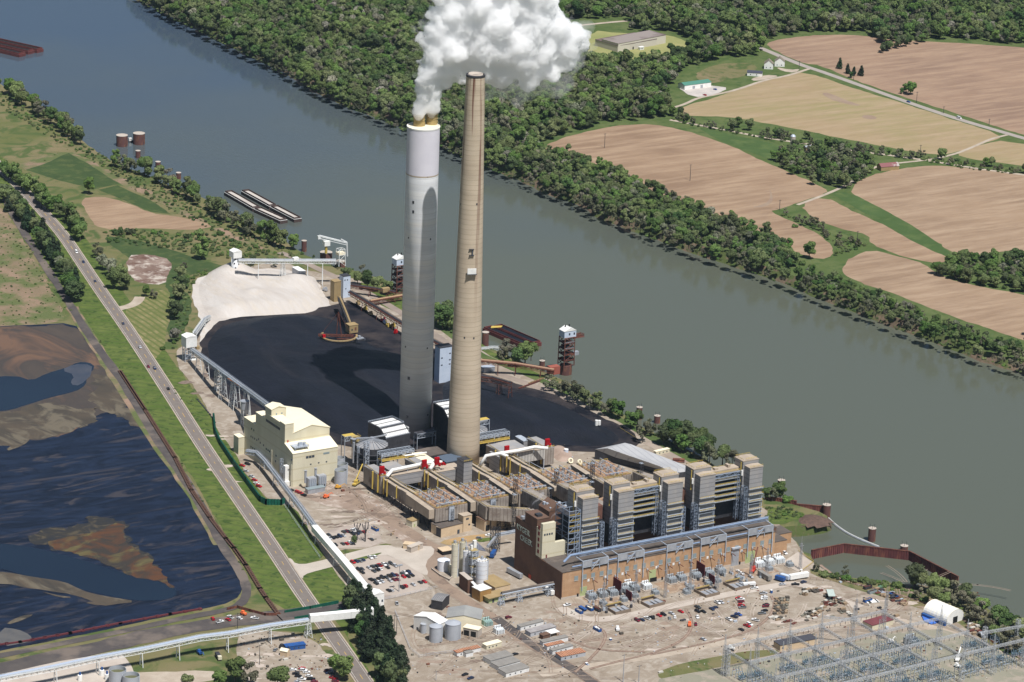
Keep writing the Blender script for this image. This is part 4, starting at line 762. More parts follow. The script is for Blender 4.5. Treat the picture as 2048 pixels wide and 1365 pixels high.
# ---- five boiler (catalyst) towers ----------------------------------------------
TX=[28.8,57.6,98.0,124.6,166.2]; TWD=[12.4,12.6,12.2,12.6,11.]; TH=[61.6,61.8,61.4,62.6,62.]
WHICH=['first (leftmost)','second','third (middle)','fourth','fifth (rightmost)']
def tower(k):
    W=TWD[k]; H=TH[k]; t=thing('boiler_tower',f'{WHICH[k]} of the five tall grey clad boiler towers','tower',(TX[k],22.8,0),0,'tall grey boiler towers in a row')
    b=MB(); b.box(0,W,0,6.6,38.5,H-1.5); b.build('front_cladding',m_greyclad,t)
    b=MB(); b.box(-1.4,W+.6,6.6,17,38. if k%2==0 else 34,H+1.6); b.build('rear_cladding',m_greyclad,t)
    b=MB(); b.profy([(-.3,H-1.5),(W/2,H-1.1),(W+.3,H-1.5),(W+.3,H-1.9),(-.3,H-1.9)],-.3,6.6); b.build('front_roof',m_beige,t)
    b=MB(); b.profy([(-1.7,H+1.6),(W/2-.4,H+2.1),(W+.9,H+1.6),(W+.9,H+1.2),(-1.7,H+1.2)],6.4,17.3); b.build('rear_roof',m_beige,t)
    b=MB(); b.box(.8,W-.8,1.2,6.6,33,38.5); b.box(.4,W-.4,.9,6.6,26,33); b.box(.8,W-.8,1.,6.6,19.9,26); b.build('lower_casing',m_dsteel if False else m_greyclad,t)
    b=MB(); b.box(-1.2,W,6.7,16.8,19.9,38); b.build('rear_casing',m_dsteel,t)
    # steel frame
    b=MB(); 
    for x in (0,W):
        b.beam((x,-.3,19.9),(x,-.3,38.4),.55); b.beam((x,7,19.9),(x,7,38),.5); b.beam((x,17,19.9),(x,17,38),.5)
    for z in (23,26.4,29.8,33.2,36.4):
        b.beam((0,-.3,z),(W,-.3,z),.45); b.beam((0,-.3,z),(0,17,z),.4); b.beam((W,-.3,z),(W,17,z),.4)
    for x in (0,W):
        b.beam((x,0,19.9),(x,8,29),.35); b.beam((x,8,19.9),(x,0,29),.35); b.beam((x,8,29),(x,17,38),.35); b.beam((x,0,38),(x,8,29),.35)
    b.build('steel_frame',m_steel,t)
    for z in (24.6,29.2,35.2,40.2,44.6):
        b=MB(); b.box(-.2,W+.4,-1.5,.3 if z>38 else .9,z,z+.25); wk=b.build('walkway',m_steel,t)
        b=MB(); b.rail([(-.2,-1.5,z+.25),(W+.4,-1.5,z+.25)],1.1,.16,1.5); b.build('handrail',m_yellow,wk)
    b=MB(); b.rail([(0,.2,H-1.2),(W,.2,H-1.2)],1,.12,3); b.rail([(-1,7,H+2),(-1,16.6,H+2)],1,.12,3); b.rail([(-1,16.8,H+2),(W,16.8,H+2)],1,.12,3); b.rail([(1,7.,H+2.2),(W-1,7.,H+2.2)],1.2,.14,2); b.build('roof_rail',m_yellow,t)
    # stair / lift mast on the left side
    b=MB(); b.lat(-1.6,3.4,20,46 if k%2==0 else 40,2.4,2.4,9,.28,1.8); b.build('stair_tower',m_bluesteel,t)
    b=MB(); b.tube([(-1.9,8.5,H-14),(-1.9,8.5,H+.5)],.35,8); b.build('ladder_cage',m_yellow,t)
    b=MB(); b.bc(-1.9,6.9,H-9,1.1,1.,4); b.build('junction_box',m_white,t)
for k in range(5): tower(k)
def bridge_deck(x0,x1,lab):
    t=thing('platform_stack',lab,'platforms',(x0,28.5,0),0,'platform stacks between the boiler towers'); L=x1-x0
    for z in (35,39.,43,47,51):
        b=MB(); b.box(0,L,3,13,z,z+.4); wk=b.build('deck',m_steel,t); b=MB(); b.rail([(0,3,z+.5),(L,3,z+.5)],1.2,.2,1.4); b.build('handrail',m_yellow,wk)
        b=MB(); b.box(.2,L-.2,7.4,9.2,z+.5,z+3.4); b.build('duct_run',m_dsteel,wk)
    b=MB(); b.girder((0,3,53.4),(L,3,53.4),1.2,2.6,8,.35); b.lat(L*.12,4,20,53,2,2,9,.3,1.4); b.lat(L*.9,4,20,53,2,2,9,.3,1.4); b.build('steel_frame',m_bluesteel,t)
    b=MB(); b.box(0,L,3.4,14,56.,56.4); b.build('top_deck',m_beige,t); b=MB(); b.rail([(0,3.4,56.4),(L,3.4,56.4)],1.1,.16,1.5); b.rail([(0,14,56.4),(L,14,56.4)],1.1,.16,2); b.build('top_rail',m_yellow,t)
    b=MB(); b.box(1,L-1,5,12,56.4,58); b.bc(L*.3,8,58,3,3,1.5); b.bc(L*.7,9,58,2,4,2); b.build('fan_house',m_beige,t)
bridge_deck(70.8,97.4,'open platforms between the second and third boiler towers'); bridge_deck(138,165.6,'open platforms between the fourth and fifth boiler towers')
# left side frame of tower one: open steel with walkways
LF=thing('steel_gantry','open blue-grey steel gantry left of the first boiler tower','gantry',(19,24,0))
b=MB(); 
for x in (0,5,9): 
    for y in (0,8,17): b.beam((x,y,20),(x,y,52),.4)
for z in range(24,53,4):
    for y in (0,8,17): b.beam((0,y,z),(9,y,z),.32)
    for x in (0,9): b.beam((x,0,z),(x,17,z),.32)
for y in (0,17):
    for z in range(20,48,8): b.beam((0,y,z),(9,y,z+8),.28)
b.build('frame',m_bluesteel,LF)
for z in (28,36,40,44,48): b=MB(); b.box(.2,8.8,.2,16.8,z+.2,z+.4); wk=b.build('walkway',m_dsteel,LF); b=MB(); b.rail([(0,0,z+.4),(9,0,z+.4)],1.1,.16,1.5); b.build('handrail',m_yellow,wk)
# short masts between towers
for i,(x,l) in enumerate(((46,'between the first and second boiler towers'),(112.5,'between the third and fourth boiler towers'))):
    t=thing('lattice_mast','pale blue lattice mast '+l,'mast',(x,24.5,0),0,'lattice masts between the boiler towers'); b=MB(); b.lat(0,0,20,40,2.4,2.4,8,.3); b.build('lattice',m_bluesteel,t)
    b=MB(); b.box(-3,3,2,12,19.9,24); b.build('base_box',m_dsteel,t)
# blue pipe gallery along the roof front, hung on white posts
PGL=thing('pipe_gallery','long pale blue pipe gallery on white posts running along the turbine hall roof','gallery',(8,5.5,0))
m_pb=M('pipe_pale_blue',S(138,156,182),S(124,142,168),.3,.4); b=MB(); b.tube([(-2,2.5,23.6),(3,2.5,27.6),(165,2.5,27.6)],.85,10); b.build('pipe',m_pb,PGL); b=MB(); b.tube([(0,-5,22.4),(165,-5,22.4)],.5,8); b.build('pipe',m_pb,PGL)
b=MB(); b.girder((10,3.5,25.6),(165.6,3.5,25.6),3.2,1.2,20,.2); b.beam((9,3,25.4),(165.6,3,25.4),.55); b.build('truss',m_bluesteel,PGL)
b=MB(); b.rail([(10,2,27.8),(165.6,2,27.8)],1.1,.14,2); b.build('handrail',m_steel,PGL)
posts=[(1161.5,),(1212,),(1232,),(1283.5,),(1329.5,),(1380.5,),(1397.5,),(1447.5,),(1492,),(1540.5,)]
for k,(u,) in enumerate(posts):
    p=g(u,1200.5-(u-1122)*.198); x=p.x-8
    b=MB(); b.beam((x,-6.4,5. if k!=0 else 4),(x,-6.4,25.6),.55); b.beam((x,-6.4,25.4),(x,4,25.6),.5); b.build('post',m_steel,PGL)
for k in range(0,10,2):
    xa=g(posts[k][0],1200.5-(posts[k][0]-1122)*.198).x-8; xb=g(posts[k+1][0],1200.5-(posts[k+1][0]-1122)*.198).x-8; w=(xb-xa)
    for a,c in ((0,.36),(.66,1.)): b=MB(); b.box(xa+w*a,xa+w*c,-6.6,-6.2,21.4,25.4); b.build('screen_panel',m_silver,PGL)
    b=MB(); 
    for f_ in (.36,.66): b.beam((xa+w*f_,-6.4,18.4),(xa+w*f_,-6.4,25.6),.4)
    b.beam((xa,-6.4,21),(xb,-6.4,21),.4); b.beam((xa,-6.4,25.7),(xb,-6.4,25.7),.4); b.beam((xa+w*.36,-6.4,18.6),(xa+w*.66,-6.4,25),.35); b.beam((xa+w*.36,-6.4,21.2),(xa+w*.66,-6.4,25.4),.3); b.build('brace',m_steel,PGL)
# ---- electrostatic precipitators ------------------------------------------------
m_insul=M('insulator_block',S(180,180,180),S(116,114,112),.6,.5)
EX=[-16.6,17.3,51.8,86.6,121.4]; UN=['first (leftmost)','second','third (middle)','fourth','fifth (rightmost)']
def esp(k):
    t=thing('precipitator',f'{UN[k]} precipitator box with a rusty deck of insulators','precipitator',(EX[k],142.5,0),0,'precipitator boxes in front of the chimneys')
    b=MB(); b.box(0,26,0,33,8.6,18.4); b.build('casing',m_lagging,t)
    b=MB(); b.box(.5,25.5,.5,32.5,18.4,18.7); b.build('deck',m_rustroof,t)
    b=MB(); b.box(-4.2,-.05,2,36,11,17.9); b.profx([(2,17.9),(36,17.9),(36,18.6)],-4.2,-.05); b.build('side_flue',m_beige,t)
    b=MB()
    for x in (4.5,11.5,18.5): b.beam((x,1,21.4),(x,32,21.4),.38); [b.beam((x,y,18.7),(x,y,21.4),.4) for y in (1.5,9,17,25,31.5)]
    b.beam((4.5,1,21.4),(23,1,21.4),.45)
    b.build('bus_rail',m_steel,t)
    r=random.Random(k)
    for ix in range(6):
        for iy in range(5):
            if r.random()<.3: continue
            b=MB(); x=2.4+ix*4.1+r.uniform(-.9,.9); y=3.4+iy*6.2+r.uniform(-1.6,1.6); b.cyl(x,y,18.7,20.6,.75,.75,8); b.cyl(x,y,20.6,21.2,.4,.25,8); b.bc(x+1.3,y+.5,18.7,1.,1.4,1.5)
            b.build('insulator',m_insul,t)
    b=MB(); b.rail([(.5,.5,18.7),(25.5,.5,18.7)],1.1,.16,1.8); b.rail([(.5,.5,18.7),(.5,32.5,18.7)],1.1,.16,2.5); b.rail([(.5,32.5,18.7),(25.5,32.5,18.7)],1.1,.16,2.5); b.build('handrail',m_yellow,t)
    b=MB(); 
    for x in (.5,9,17,25.5):
        for y in (.8,11,22,32): b.beam((x,y,0),(x,y,8.6),.6)
    for x in (.5,25.5):
        for y in (.8,11,22): b.beam((x,y,0),(x,y+11,8.4),.3)
    b.beam((.5,.8,7.6),(25.5,.8,7.6),.5); b.build('legs',m_dsteel,t)
    b=MB(); 
    for x in (3.5,9.5,15.5,21.5): 
        for y in (5,15,26): b.add([(x-2.6,y-4,8.6),(x+2.6,y-4,8.6),(x+2.6,y+4,8.6),(x-2.6,y+4,8.6),(x,y,3.4)],[(0,1,2,3),(0,4,1),(1,4,2),(2,4,3),(3,4,0)])
    b.build('ash_hopper',m_dsteel,t)
    b=MB(); b.box(10.4,14.6,-1.2,0,8.6,18.9); b.build('centre_bay',m_steel,t)
    b=MB(); b.rail([(8,-1.3,18.7),(17,-1.3,18.7)],1.1,.15,1.2); b.lat(12.5,-1.5,1,17,1.6,1.6,8,.16); b.build('ladder_bay',m_dsteel,t)
for k in range(5): esp(k)
# outlet flues behind each precipitator
def outlet(k):
    t=thing('outlet_flue',f'sloping outlet flue behind the {UN[k]} precipitator','duct',(EX[k]+.3,178.5,0),0,'outlet flues leading to the chimneys')
    b=MB(); b.profx([(0,6),(0,15.8),(12,15.8),(22,14.9),(42,14.9),(42,6)],0,7); b.build('casing',m_laggy,t)
    b=MB(); b.profx([(0,15.8),(12,15.82),(22,14.95),(42,14.95),(42,15.1),(22,15.2),(12,16.1),(0,16.1)],.1,2.8); b.profx([(0,15.8),(12,15.82),(22,14.95),(42,14.95),(42,15.1),(22,15.2),(12,16.1),(0,16.1)],4.2,6.9); b.build('roof_strip',m_beige,t)
    b=MB(); b.rail([(3.5,0,16),(3.5,12,16),(3.5,22,15.1),(3.5,42,15.1)],1.1,.16,2.); b.rail([(6.8,0,16),(6.8,42,15.1)],1.1,.14,3); b.build('handrail',m_yellow,t)
    b=MB(); b.box(2.9,4.1,0,41,15.9,16.05); b.build('catwalk',m_dsteel,t)
    b=MB(); 
    for y in (1,14,28,41):
        for x in (.6,6.4): b.beam((x,y,0),(x,y,6),.5)
        b.beam((.6,y,0),(6.4,y,6),.3)
    b.build('legs',m_dsteel,t)
    for (x,y) in ((-.6,20),(-.6,34),(-.6,39)): b=MB(); b.tube([(x,y,7.5 if y<30 else 4),(x,y,17)],.45,8); b.build('ladder_cage',m_yellow,t)
for k in range(4): outlet(k)
# cross ducts with dampers
def crossduct(x0,x1,y,z0,z1,lab,mt_=None,dep=9.):
    t=thing('cross_duct',lab,'duct',(x0,y,0)); L=x1-x0
    b=MB(); b.box(0,L,0,dep,z0,z1); b.build('casing',mt_ or m_greyclad,t)
    b=MB(); b.box(-.2,L+.2,-.2,dep+.2,z1,z1+.25); b.build('top_plate',m_beige,t)
    b=MB(); 
    for x in (.5,L/2,L-.5):
        for yy in (.5,dep-.5): b.beam((x,yy,0),(x,yy,z0),.5)
    b.beam((.5,.5,0),(L/2,.5,z0),.35); b.beam((L/2,.5,z0),(L-.5,.5,0),.35); b.build('legs',m_steel,t)
crossduct(-9.5,17.5,221,7,15.5,'dark grey cross duct beneath the white pipe, left of the tan chimney')
crossduct(95,121.5,221,8,16,'pale ribbed cross duct beneath the white pipe, right of the tan chimney',M('ribbed_panel',S(184,180,174),S(170,166,160),.2,.7,wave=('X',.12,S(90,88,86),.9,1.)))
crossduct(27,50,220,4,12.5,'low grey ducting wrapped round the foot of the tan chimney',None,12)
def damper_house(x,y,lab):
    t=thing('damper_house',lab,'duct box',(x,y,0)); b=MB(); b.box(0,8.5,0,26,2.5,15.3); b.build('casing',m_lagging,t)
    b=MB(); b.profx([(0,15.3),(26,15.3),(26,15.6),(13,16.6),(0,15.6)],-.1,8.6); b.build('roof',m_greyclad,t)
    b=MB(); b.rail([(0,.3,16),(8.5,.3,16)],1.1,.2,1.4); b.rail([(.2,0,16),(.2,24,16.4)],1.1,.18,1.6); b.tube([(-.7,3,3),(-.7,3,16.5)],.6,8); b.tube([(-.7,11,3),(-.7,11,16.5)],.6,8); b.build('yellow_ladder',m_yellow,t)
damper_house(-16.8,222,'boxy grey damper house with yellow ladders at the left end of the flues'); damper_house(17.6,222,'grey damper house with yellow ladders just left of the tan chimney')
damper_house(86.5,222,'grey damper house with yellow ladders right of the tan chimney'); damper_house(121.5,222,'rightmost grey damper house beside the coal pile')
def louvre(u,v0,v1,w,lab):
    z=16.5; p=g(u,v1,z); h=hh(u,v1,v0,z); t=thing('red_louvre',lab,'louvre',(p.x,p.y,z),0,'red louvre panels above the ducts')
    b=MB(); b.box(-w/2,w/2,0,1.2,h*.2,h); b.build('frame',m_red,t)
    n=7
    for i in range(n): zz=h*.24+i*(h*.74/n); b=MB(); b.box(-w/2+.2,w/2-.2,-.5,-.02,zz,zz+h*.06); b.build('slat',m_red,t)
    b=MB(); b.box(-w/2,-w/2+.5,0,.8,0,h*.2); b.box(w/2-.5,w/2,0,.8,0,h*.2); b.bc(w/2+.6,.4,0,1.2,1.2,h*.35); b.build('bracket',m_red,t)
louvre(764,933.5,951,3.9,'leftmost red louvre panel above the grey ducts'); louvre(849,920.5,938,3.9,'red louvre panel second from the left, beside the white elbow pipe')
louvre(874,915.5,934,3.9,'red louvre panel nearest the foot of the tan chimney'); louvre(886.5,926,931.5,2.3,'small low red louvre just left of the tan chimney')
louvre(1014,892.5,908,3.8,'red louvre panel just right of the tan chimney'); louvre(1095,878.5,894,3.8,'rightmost red louvre panel above the ducts')
def wpipe(name,lab,pts,r=1.25):
    P=[g(u,v,z) for u,v,z in pts]; t=thing(name,lab,'pipe',P[0]); b=MB(); b.tube([p-P[0] for p in P],r,14); b.build('pipe_run',m_white,t,smooth=True)
    b=MB(); [b.beam(p-P[0]-Vector((0,0,r)),p-P[0]-Vector((0,0,r+3)),.35) for p in P[1:-1]]; b.build('pipe_support',m_steel,t)
wpipe('white_duct_pipe','fat white insulated pipe arching left of the tan chimney over the ducts',[(774,953,17.5),(784,941,19),(815,934.5,19),(850,927,19),(872,923,19),(884,925,18)])
wpipe('white_duct_pipe','short white pipe elbow dropping beside the second red louvre',[(869,924,19),(865,931,18),(860,939,16)],1.4)
wpipe('white_duct_pipe','fat white insulated pipe bent over the ducts right of the tan chimney',[(959,934,8),(972,912,16.5),(1000,907,17.6),(1035,902,19),(1068,894.5,19.6),(1096,897,19)])
wpipe('white_duct_pipe','white pipe stub branching below the red louvre right of the tan chimney',[(1000,908,17.2),(1016,913,16.5)],1.1)
wpipe('white_duct_pipe','thin white pipe crossing the cream roof left of the tan chimney',[(802,908,16),(810,912,15),(830,909,15),(853,905.5,15)],.7)
# square grey shaft by the chimney foot
t=thing('grey_shaft','square grey lift shaft standing in front of the tan chimney','shaft',(g(926,981).x,g(926,981).y,0))
b=MB(); b.box(0,7.2,0,10,0,21.5); b.build('wall',m_greyclad,t); b=MB(); b.box(-.2,7.4,-.2,10.2,21.5,21.9); b.box(1.5,5.5,2,7,21.95,22.1); b.build('roof',m_dsteel,t); b=MB(); b.rail([(0,0,21.9),(7.2,0,21.9),(7.2,10,21.9)],1.1,.15,1.5); b.build('handrail',m_yellow,t)
# hot ducts from the boilers to the precipitators
def hot(k,pts,z0,z1,w,lab,mt_=None):
    t=thing('hot_duct',lab,'duct',(pts[0][0],pts[0][1],0),0,'hot gas ducts between the boilers and precipitators'); b=MB(); o=Vector((pts[0][0],pts[0][1],0))
    for i in range(len(pts)-1):
        a=Vector((*pts[i][:2],0))-o;c=Vector((*pts[i+1][:2],0))-o; d=(c-a).normalized(); s=Vector((-d.y,d.x,0))*w/2; za=pts[i][2];zc=pts[i+1][2]; hgt=z1-z0
        q=[a-s,c-s,c+s,a+s]; b.add([(q[0].x,q[0].y,za),(q[1].x,q[1].y,zc),(q[2].x,q[2].y,zc),(q[3].x,q[3].y,za),(q[0].x,q[0].y,za+hgt),(q[1].x,q[1].y,zc+hgt),(q[2].x,q[2].y,zc+hgt),(q[3].x,q[3].y,za+hgt)],[(0,3,2,1),(4,5,6,7),(0,1,5,4),(1,2,6,5),(2,3,7,6),(3,0,4,7)])
    b.build('casing',mt_ or m_laggy,t)
    b=MB(); [b.beam((Vector((*p[:2],0))-o)+Vector((sx,0,0)),(Vector((*p[:2],0))-o)+Vector((sx,0,p[2])),.5) for p in pts for sx in (-w/2+.5,w/2-.5)]; b.build('legs',m_dsteel,t)
    b=MB(); b.rail([Vector((p[0],p[1],p[2]+hgt))-o-Vector((w/2-.3,0,0)) for p in pts],1.1,.15,2); b.build('handrail',m_yellow,t)
hot(1,[(20,141,9),(20,131,9),(45,116,8),(45,84,7)],0,9.6,5,'hot duct curving away from the second precipitator towards the office block',m_lagging)
hot(2,[(57,141,12),(57,112,13.5),(57,84,15),(57,64,18)],0,10,8,'long grey hot duct in front of the third precipitator')
hot(3,[(86,141,12),(86,112,13.5),(86,84,15),(86,64,18)],0,10,8,'long grey hot duct in front of the fourth precipitator')
hot(4,[(117,141,11),(117,128,11),(128,112,11),(128,64,16)],0,10,7,'bent hot duct in front of the fifth precipitator',m_lagging)
hot(5,[(150,141,11),(152,112,12),(152,64,16)],0,10,7,'grey hot duct behind the fourth boiler tower')
for k,(x,y,w,d,h,lab) in enumerate(((66,90,14,24,15,'rust-brown penthouse roof between the middle hot ducts'),(100,88,18,26,17,'rust-brown machinery roof behind the third boiler tower'),(134,86,14,26,16,'rust-brown machinery roof behind the fourth boiler tower'),(32,70,14,14,34,'peaked rust-brown coal bunker head behind the office block'))):
    t=thing('machinery_house',lab,'machinery house',(x,y,0)); b=MB(); b.box(0,w,0,d,0,h); b.build('wall',m_brickd,t); b=MB(); b.profy([(-.2,h),(w/2,h+(5 if k==3 else 1)),(w+.2,h)],-.2,d+.2); b.build('roof',m_rustroof if k<3 else m_brownroof,t)
    b=MB(); rr=random.Random(k); [b.bc(rr.uniform(2,w-2),rr.uniform(2,d-2),h+.5,rr.uniform(1,2.5),rr.uniform(1,2.5),rr.uniform(1,3)) for _ in range(8)]; b.build('roof_vent',m_steel,t)
# pipe masts above the ducts
for k,(x,y) in enumerate(((52,148),(63,120),(86,148),(97,118),(118,150),(34,120),(150,135))):
    t=thing('pipe_mast',f'{nth(k+1)} dark lattice mast among the ducts, counted from the front left','mast',(x,y,0),0,'dark lattice masts among the ducts'); b=MB(); b.lat(0,0,0,30,2.2,2.2,10,.25); b.build('lattice',m_dsteel,t); b=MB(); b.box(-1.4,1.4,-1.4,1.4,29,29.3); b.build('top_platform',m_steel,t)
# small steam leaks
# ---- scrubber vessels and frames --------------------------------------------------
def scrubber(x,y,lab):
    t=thing('scrubber_vessel',lab,'scrubber',(x,y,0)); b=MB(); b.cyl(0,0,0,17.5,11.8,n=40); b.build('vessel',m_dsteel,t,smooth=False)
    b=MB(); b.lathe([(12.,17.5),(1.5,21.5)],n=40); b.build('roof',m_greyclad,t)
    for i in range(20): a=i*math.pi/10; b=MB(); b.beam((1.2*math.cos(a),1.2*math.sin(a),22),(12*math.cos(a),12*math.sin(a),18),.35,.5); b.build('roof_rib',m_silver,t)
    b=MB(); b.cyl(0,0,21,23,1.6); b.beam((0,0,22.6),(-11,4,22.6),.9); b.beam((0,0,22.6),(13,1,22.6),.9); b.build('roof_bridge',m_silver,t)
    for z in (5,9,13): b=MB(); b.lathe([(11.9,z),(13.6,z),(13.6,z+.3),(11.9,z+.3)],n=36,cap0=False,cap1=False); b.build('ring_walkway',m_dsteel,t)
    b=MB(); b.lat(-10,-10,0,24,2.8,2.8,8,.4); b.lat(-12.5,-2,0,18,1.4,1.4,6,.3); b.build('stair_tower',m_steel,t)
    b=MB(); b.lathe([(1.1,15),(1.1,21),(2.4,21.5),(2.4,22)],-12,6,14); b.lathe([(.8,4),(.8,20)],-13.5,3,12); b.build('standpipe',m_silver,t)
    b=MB(); b.cyl(-9,9,17,22,3.2,n=16); b.rail([(-12,6,22),(-6,6,22),(-6,12,22)],1.1,.2,1); b.build('side_platform',m_tan,t)
scrubber(8,281,'large round scrubber vessel with a ribbed conical roof left of the chimneys'); scrubber(91,277,'round scrubber vessel partly hidden behind the tan chimney')
def piperack(x,y,L,lab,z=17.):
    t=thing('pipe_rack',lab,'pipe rack',(x,y,0)); b=MB()
    for i in range(3): b.girder((0,i*2.2,z),(L,i*2.2,z),2.2,2.4,10,.3)
    for xx in (0,L*.5,L):
        for yy in (-1,5.5): b.beam((xx,yy,0),(xx,yy,z+2.4),.5)
    for xx in (0,L): b.beam((xx,-1,4),(xx,5.5,z-2),.3)
    b.build('frame',m_steel,t)
    b=MB(); [b.tube([(0,j*.9-.5,z+.6),(L,j*.9-.5,z+.6)],.28,6) for j in range(7)]; b.build('pipes',m_silver,t)
    b=MB(); b.rail([(0,-1.4,z-3),(L,-1.4,z-3)],1.3,.3,1); b.box(0,L,-2,5,z-3.3,z-3); b.build('yellow_walkway',m_yellow,t)
    rr=random.Random(3); b=MB(); [b.bc(rr.uniform(1,L-1),rr.uniform(0,5),z-3,rr.uniform(.8,2),rr.uniform(.8,2),rr.uniform(.8,2.2)) for _ in range(14)]; b.build('valve_box',m_beige,t)
piperack(2,256,27,'steel pipe rack with yellow walkway in front of the left scrubber'); piperack(86,258,26,'steel pipe rack with yellow walkway right of the tan chimney')
def louvred(x,y,rz,lab):
    t=thing('mist_eliminator_duct',lab,'duct house',(x,y,0),rz); b=MB(); b.profx([(0,6),(0,19),(8,25),(23,25),(23,6)],0,22); b.build('casing',m_dsteel,t)
    for i in range(9): b=MB(); b.box(22.05,22.4,2,21,8+i*1.8,9+i*1.8); b.build('white_fin',m_white,t)
    for j in range(2):
        b=MB(); 
        for i in range(14): x0=.6+i*1.5; y0=.3+j*3.6; z0=19.35+(y0)*.75; b.add([(x0,y0,z0),(x0+1.15,y0,z0),(x0+1.15,y0+2.9,z0+2.18),(x0,y0+2.9,z0+2.18)],[(0,1,2,3)])
        b.build('white_roof_panels',m_white,t)
    for j in range(2): b=MB(); b.box(1,21,9.5+j*6.5,14.5+j*6.5,25.05,25.3); b.build('white_roof_panels',m_white,t)
    b=MB(); b.rail([(0,8,25),(22,8,25),(22,23,25),(0,23,25)],1.1,.2,2); b.rail([(0,0,19),(22,0,19)],1.1,.2,2); b.build('handrail',m_steel,t)
    b=MB(); [b.beam((xx,yy,0),(xx,yy,6),.7) for xx in (.5,11,21.5) for yy in (.5,22.5)]; b.build('legs',m_steel,t)
louvred(21,283,.12,'louvred grey duct house with white roof panels left of the pale chimney'); louvred(84,300,0.,'louvred grey duct house with a pale roof between the two chimneys')
for (x,y,w,d,h,lab,mr,mw) in ((29,237,11.5,26,12,'low building with a flat cream roof left of the tan chimney',m_creamroof,m_laggy),(0,230,13,24,12,'grey flat-roofed duct building in front of the left pipe rack',m_greyclad,m_lagging),(13,232,10,15,10.5,'small pale grey duct building beside the cream roof',m_greyclad,m_lagging),
      (100,232,16,24,12,'dark grey duct building right of the tan chimney below the pipe rack',m_greyclad,m_lagging),(85,226,8,14,13,'narrow grey duct box touching the tan chimney on the right',m_greyclad,m_greyclad),(43,262,20,16,8,'dark flat roof in the shade between the chimneys',m_tar,m_dsteel),(50,243,16,14,9,'dark slate roofed annex left of the tan chimney foot',M('slate_roof',S(84,96,110)),m_dsteel),(118,246,5,12,14,'small grey box on the duct top near the coal pile',m_steel,m_greyclad)):
    t=thing('duct_building',lab,'building',(x,y,0)); b=MB(); b.box(0,w,0,d,0,h); b.build('wall',mw,t); b=MB(); b.profy([(-.2,h),(w+.2,h),(w+.2,h+.3),(w/2,h+.8),(-.2,h+.3)],-.2,d+.2); b.build('roof',mr,t)
# steelwork clutter at the back of the chimneys
for k,(x,y,L,lab) in enumerate(((56,300,16,'dark steel pipe bridge in the shade behind the pale chimney'),(100,284,9,'yellow topped steel frame behind the right scrubber'),(-8,296,9,'yellow topped steel frame behind the left scrubber'))):
    t=thing('frame_tower',lab,'frame',(x,y,0)); b=MB(); b.girder((0,0,18 if k else 9),(L,0,18 if k else 9),5,3.5,4,.35); [b.beam((xx,yy,0),(xx,yy,21 if k else 9),.4) for xx in (0,L) for yy in (-2.5,2.5)]; b.build('steelwork',m_steel,t); b=MB(); b.box(0,L,-2.5,2.5,21.5 if k else 12.5,21.8 if k else 12.8); b.build('platform',m_yellow if k else m_dsteel,t)
# ---- cream dewatering building ----------------------------------------------------
CB=thing('cream_process_building','large cream metal building with stepped roofs beside the coal pile','building',(-64.6,267.8,0))
b=MB(); b.profx([(0,0),(0,25.6),(13,29.5),(13,0)],0,36.8); b.build('front_wall',m_cream,CB)
b=MB(); b.profx([(-.3,25.5),(-.3,25.9),(13,29.9),(13,29.5)],-.3,37.1); b.build('front_roof',m_creamroof,CB)
b=MB(); b.box(0.03,36.77,13.01,58,0,36.4); b.box(0.06,7.2,13.03,20.4,36.41,44); b.profy([(7.2,36.41),(36.7,36.41),(22,40.4)],13.04,57.9); b.build('main_wall',m_cream,CB)
b=MB(); b.profy([(6.,36.2),(22,40.45),(37.2,36.2),(37.2,36.6),(22,40.9),(6.,36.6)],12.7,58.4); b.box(-.2,7.4,12.8,20.6,44,44.4); b.build('main_roof',m_creamroof,CB)
b=MB(); b.box(.1,7.2,20.45,34.55,36.42,43.2); b.build('upper_wall',m_cream,CB); b=MB(); b.box(-.2,9,20.6,44.5,43.2,43.6); b.build('upper_roof',m_creamroof,CB)
b=MB(); b.box(.02,12,34.6,44.35,36.43,48.4); b.profy([(0.1,48.41),(11.9,48.41),(6,50.2)],34.7,44.3); b.build('head_tower',m_cream,CB); b=MB(); b.profy([(-.3,48.3),(6,50.3),(12.3,48.3),(12.3,48.7),(6,50.7),(-.3,48.7)],34.3,44.8); b.build('head_tower_roof',m_creamroof,CB)
for x in (3.6,8.): b=MB(); b.box(x,x+1,34.4,34.6,44,45.2); b.build('louvre',m_glassp,CB)
b=MB(); b.box(-.04,20,44.4,59.5,0,38.6); b.build('rear_wall',m_cream,CB); b=MB(); b.box(-.2,20.2,44.4,59.7,38.6,39); b.build('rear_roof',m_creamroof,CB)
b=MB(); b.box(-.02,20,59.52,78.6,0,28.6); b.build('back_wing',m_cream,CB); b=MB(); b.box(-.2,20.2,59.7,78.8,28.6,29); b.build('back_wing_roof',m_creamroof,CB)
p=g(490.7,907); b=MB(); b.box(0-5.2,.0,77,85,0,13.5); b.build('stair_block',m_cream,CB); b=MB(); b.box(-5.4,.2,76.8,85.2,13.5,13.9); b.build('stair_block_roof',m_creamroof,CB)
b=MB(); b.box(-.12,-.02,20.8,43,37,38.9); b.build('long_window',m_glass,CB)
for (u,v) in ((503,858),(507.5,861),(502,873.5),(505.5,875.5),(509,878),(513.5,881),(517,879),(520.5,886),(527,891),(502,894),(505.5,896.5),(509,899),(532.5,898.5),(536,901),(539,903.5),(543,909.5),(552,912),(551,923),(560.5,928.5)):
    q=atx(u,v,-64.7); b=MB(); b.box(-.14,-.02,q.y-267.8-.7,q.y-267.8+.7,q.z-.7,q.z+.7); b.build('window',m_glass,CB)
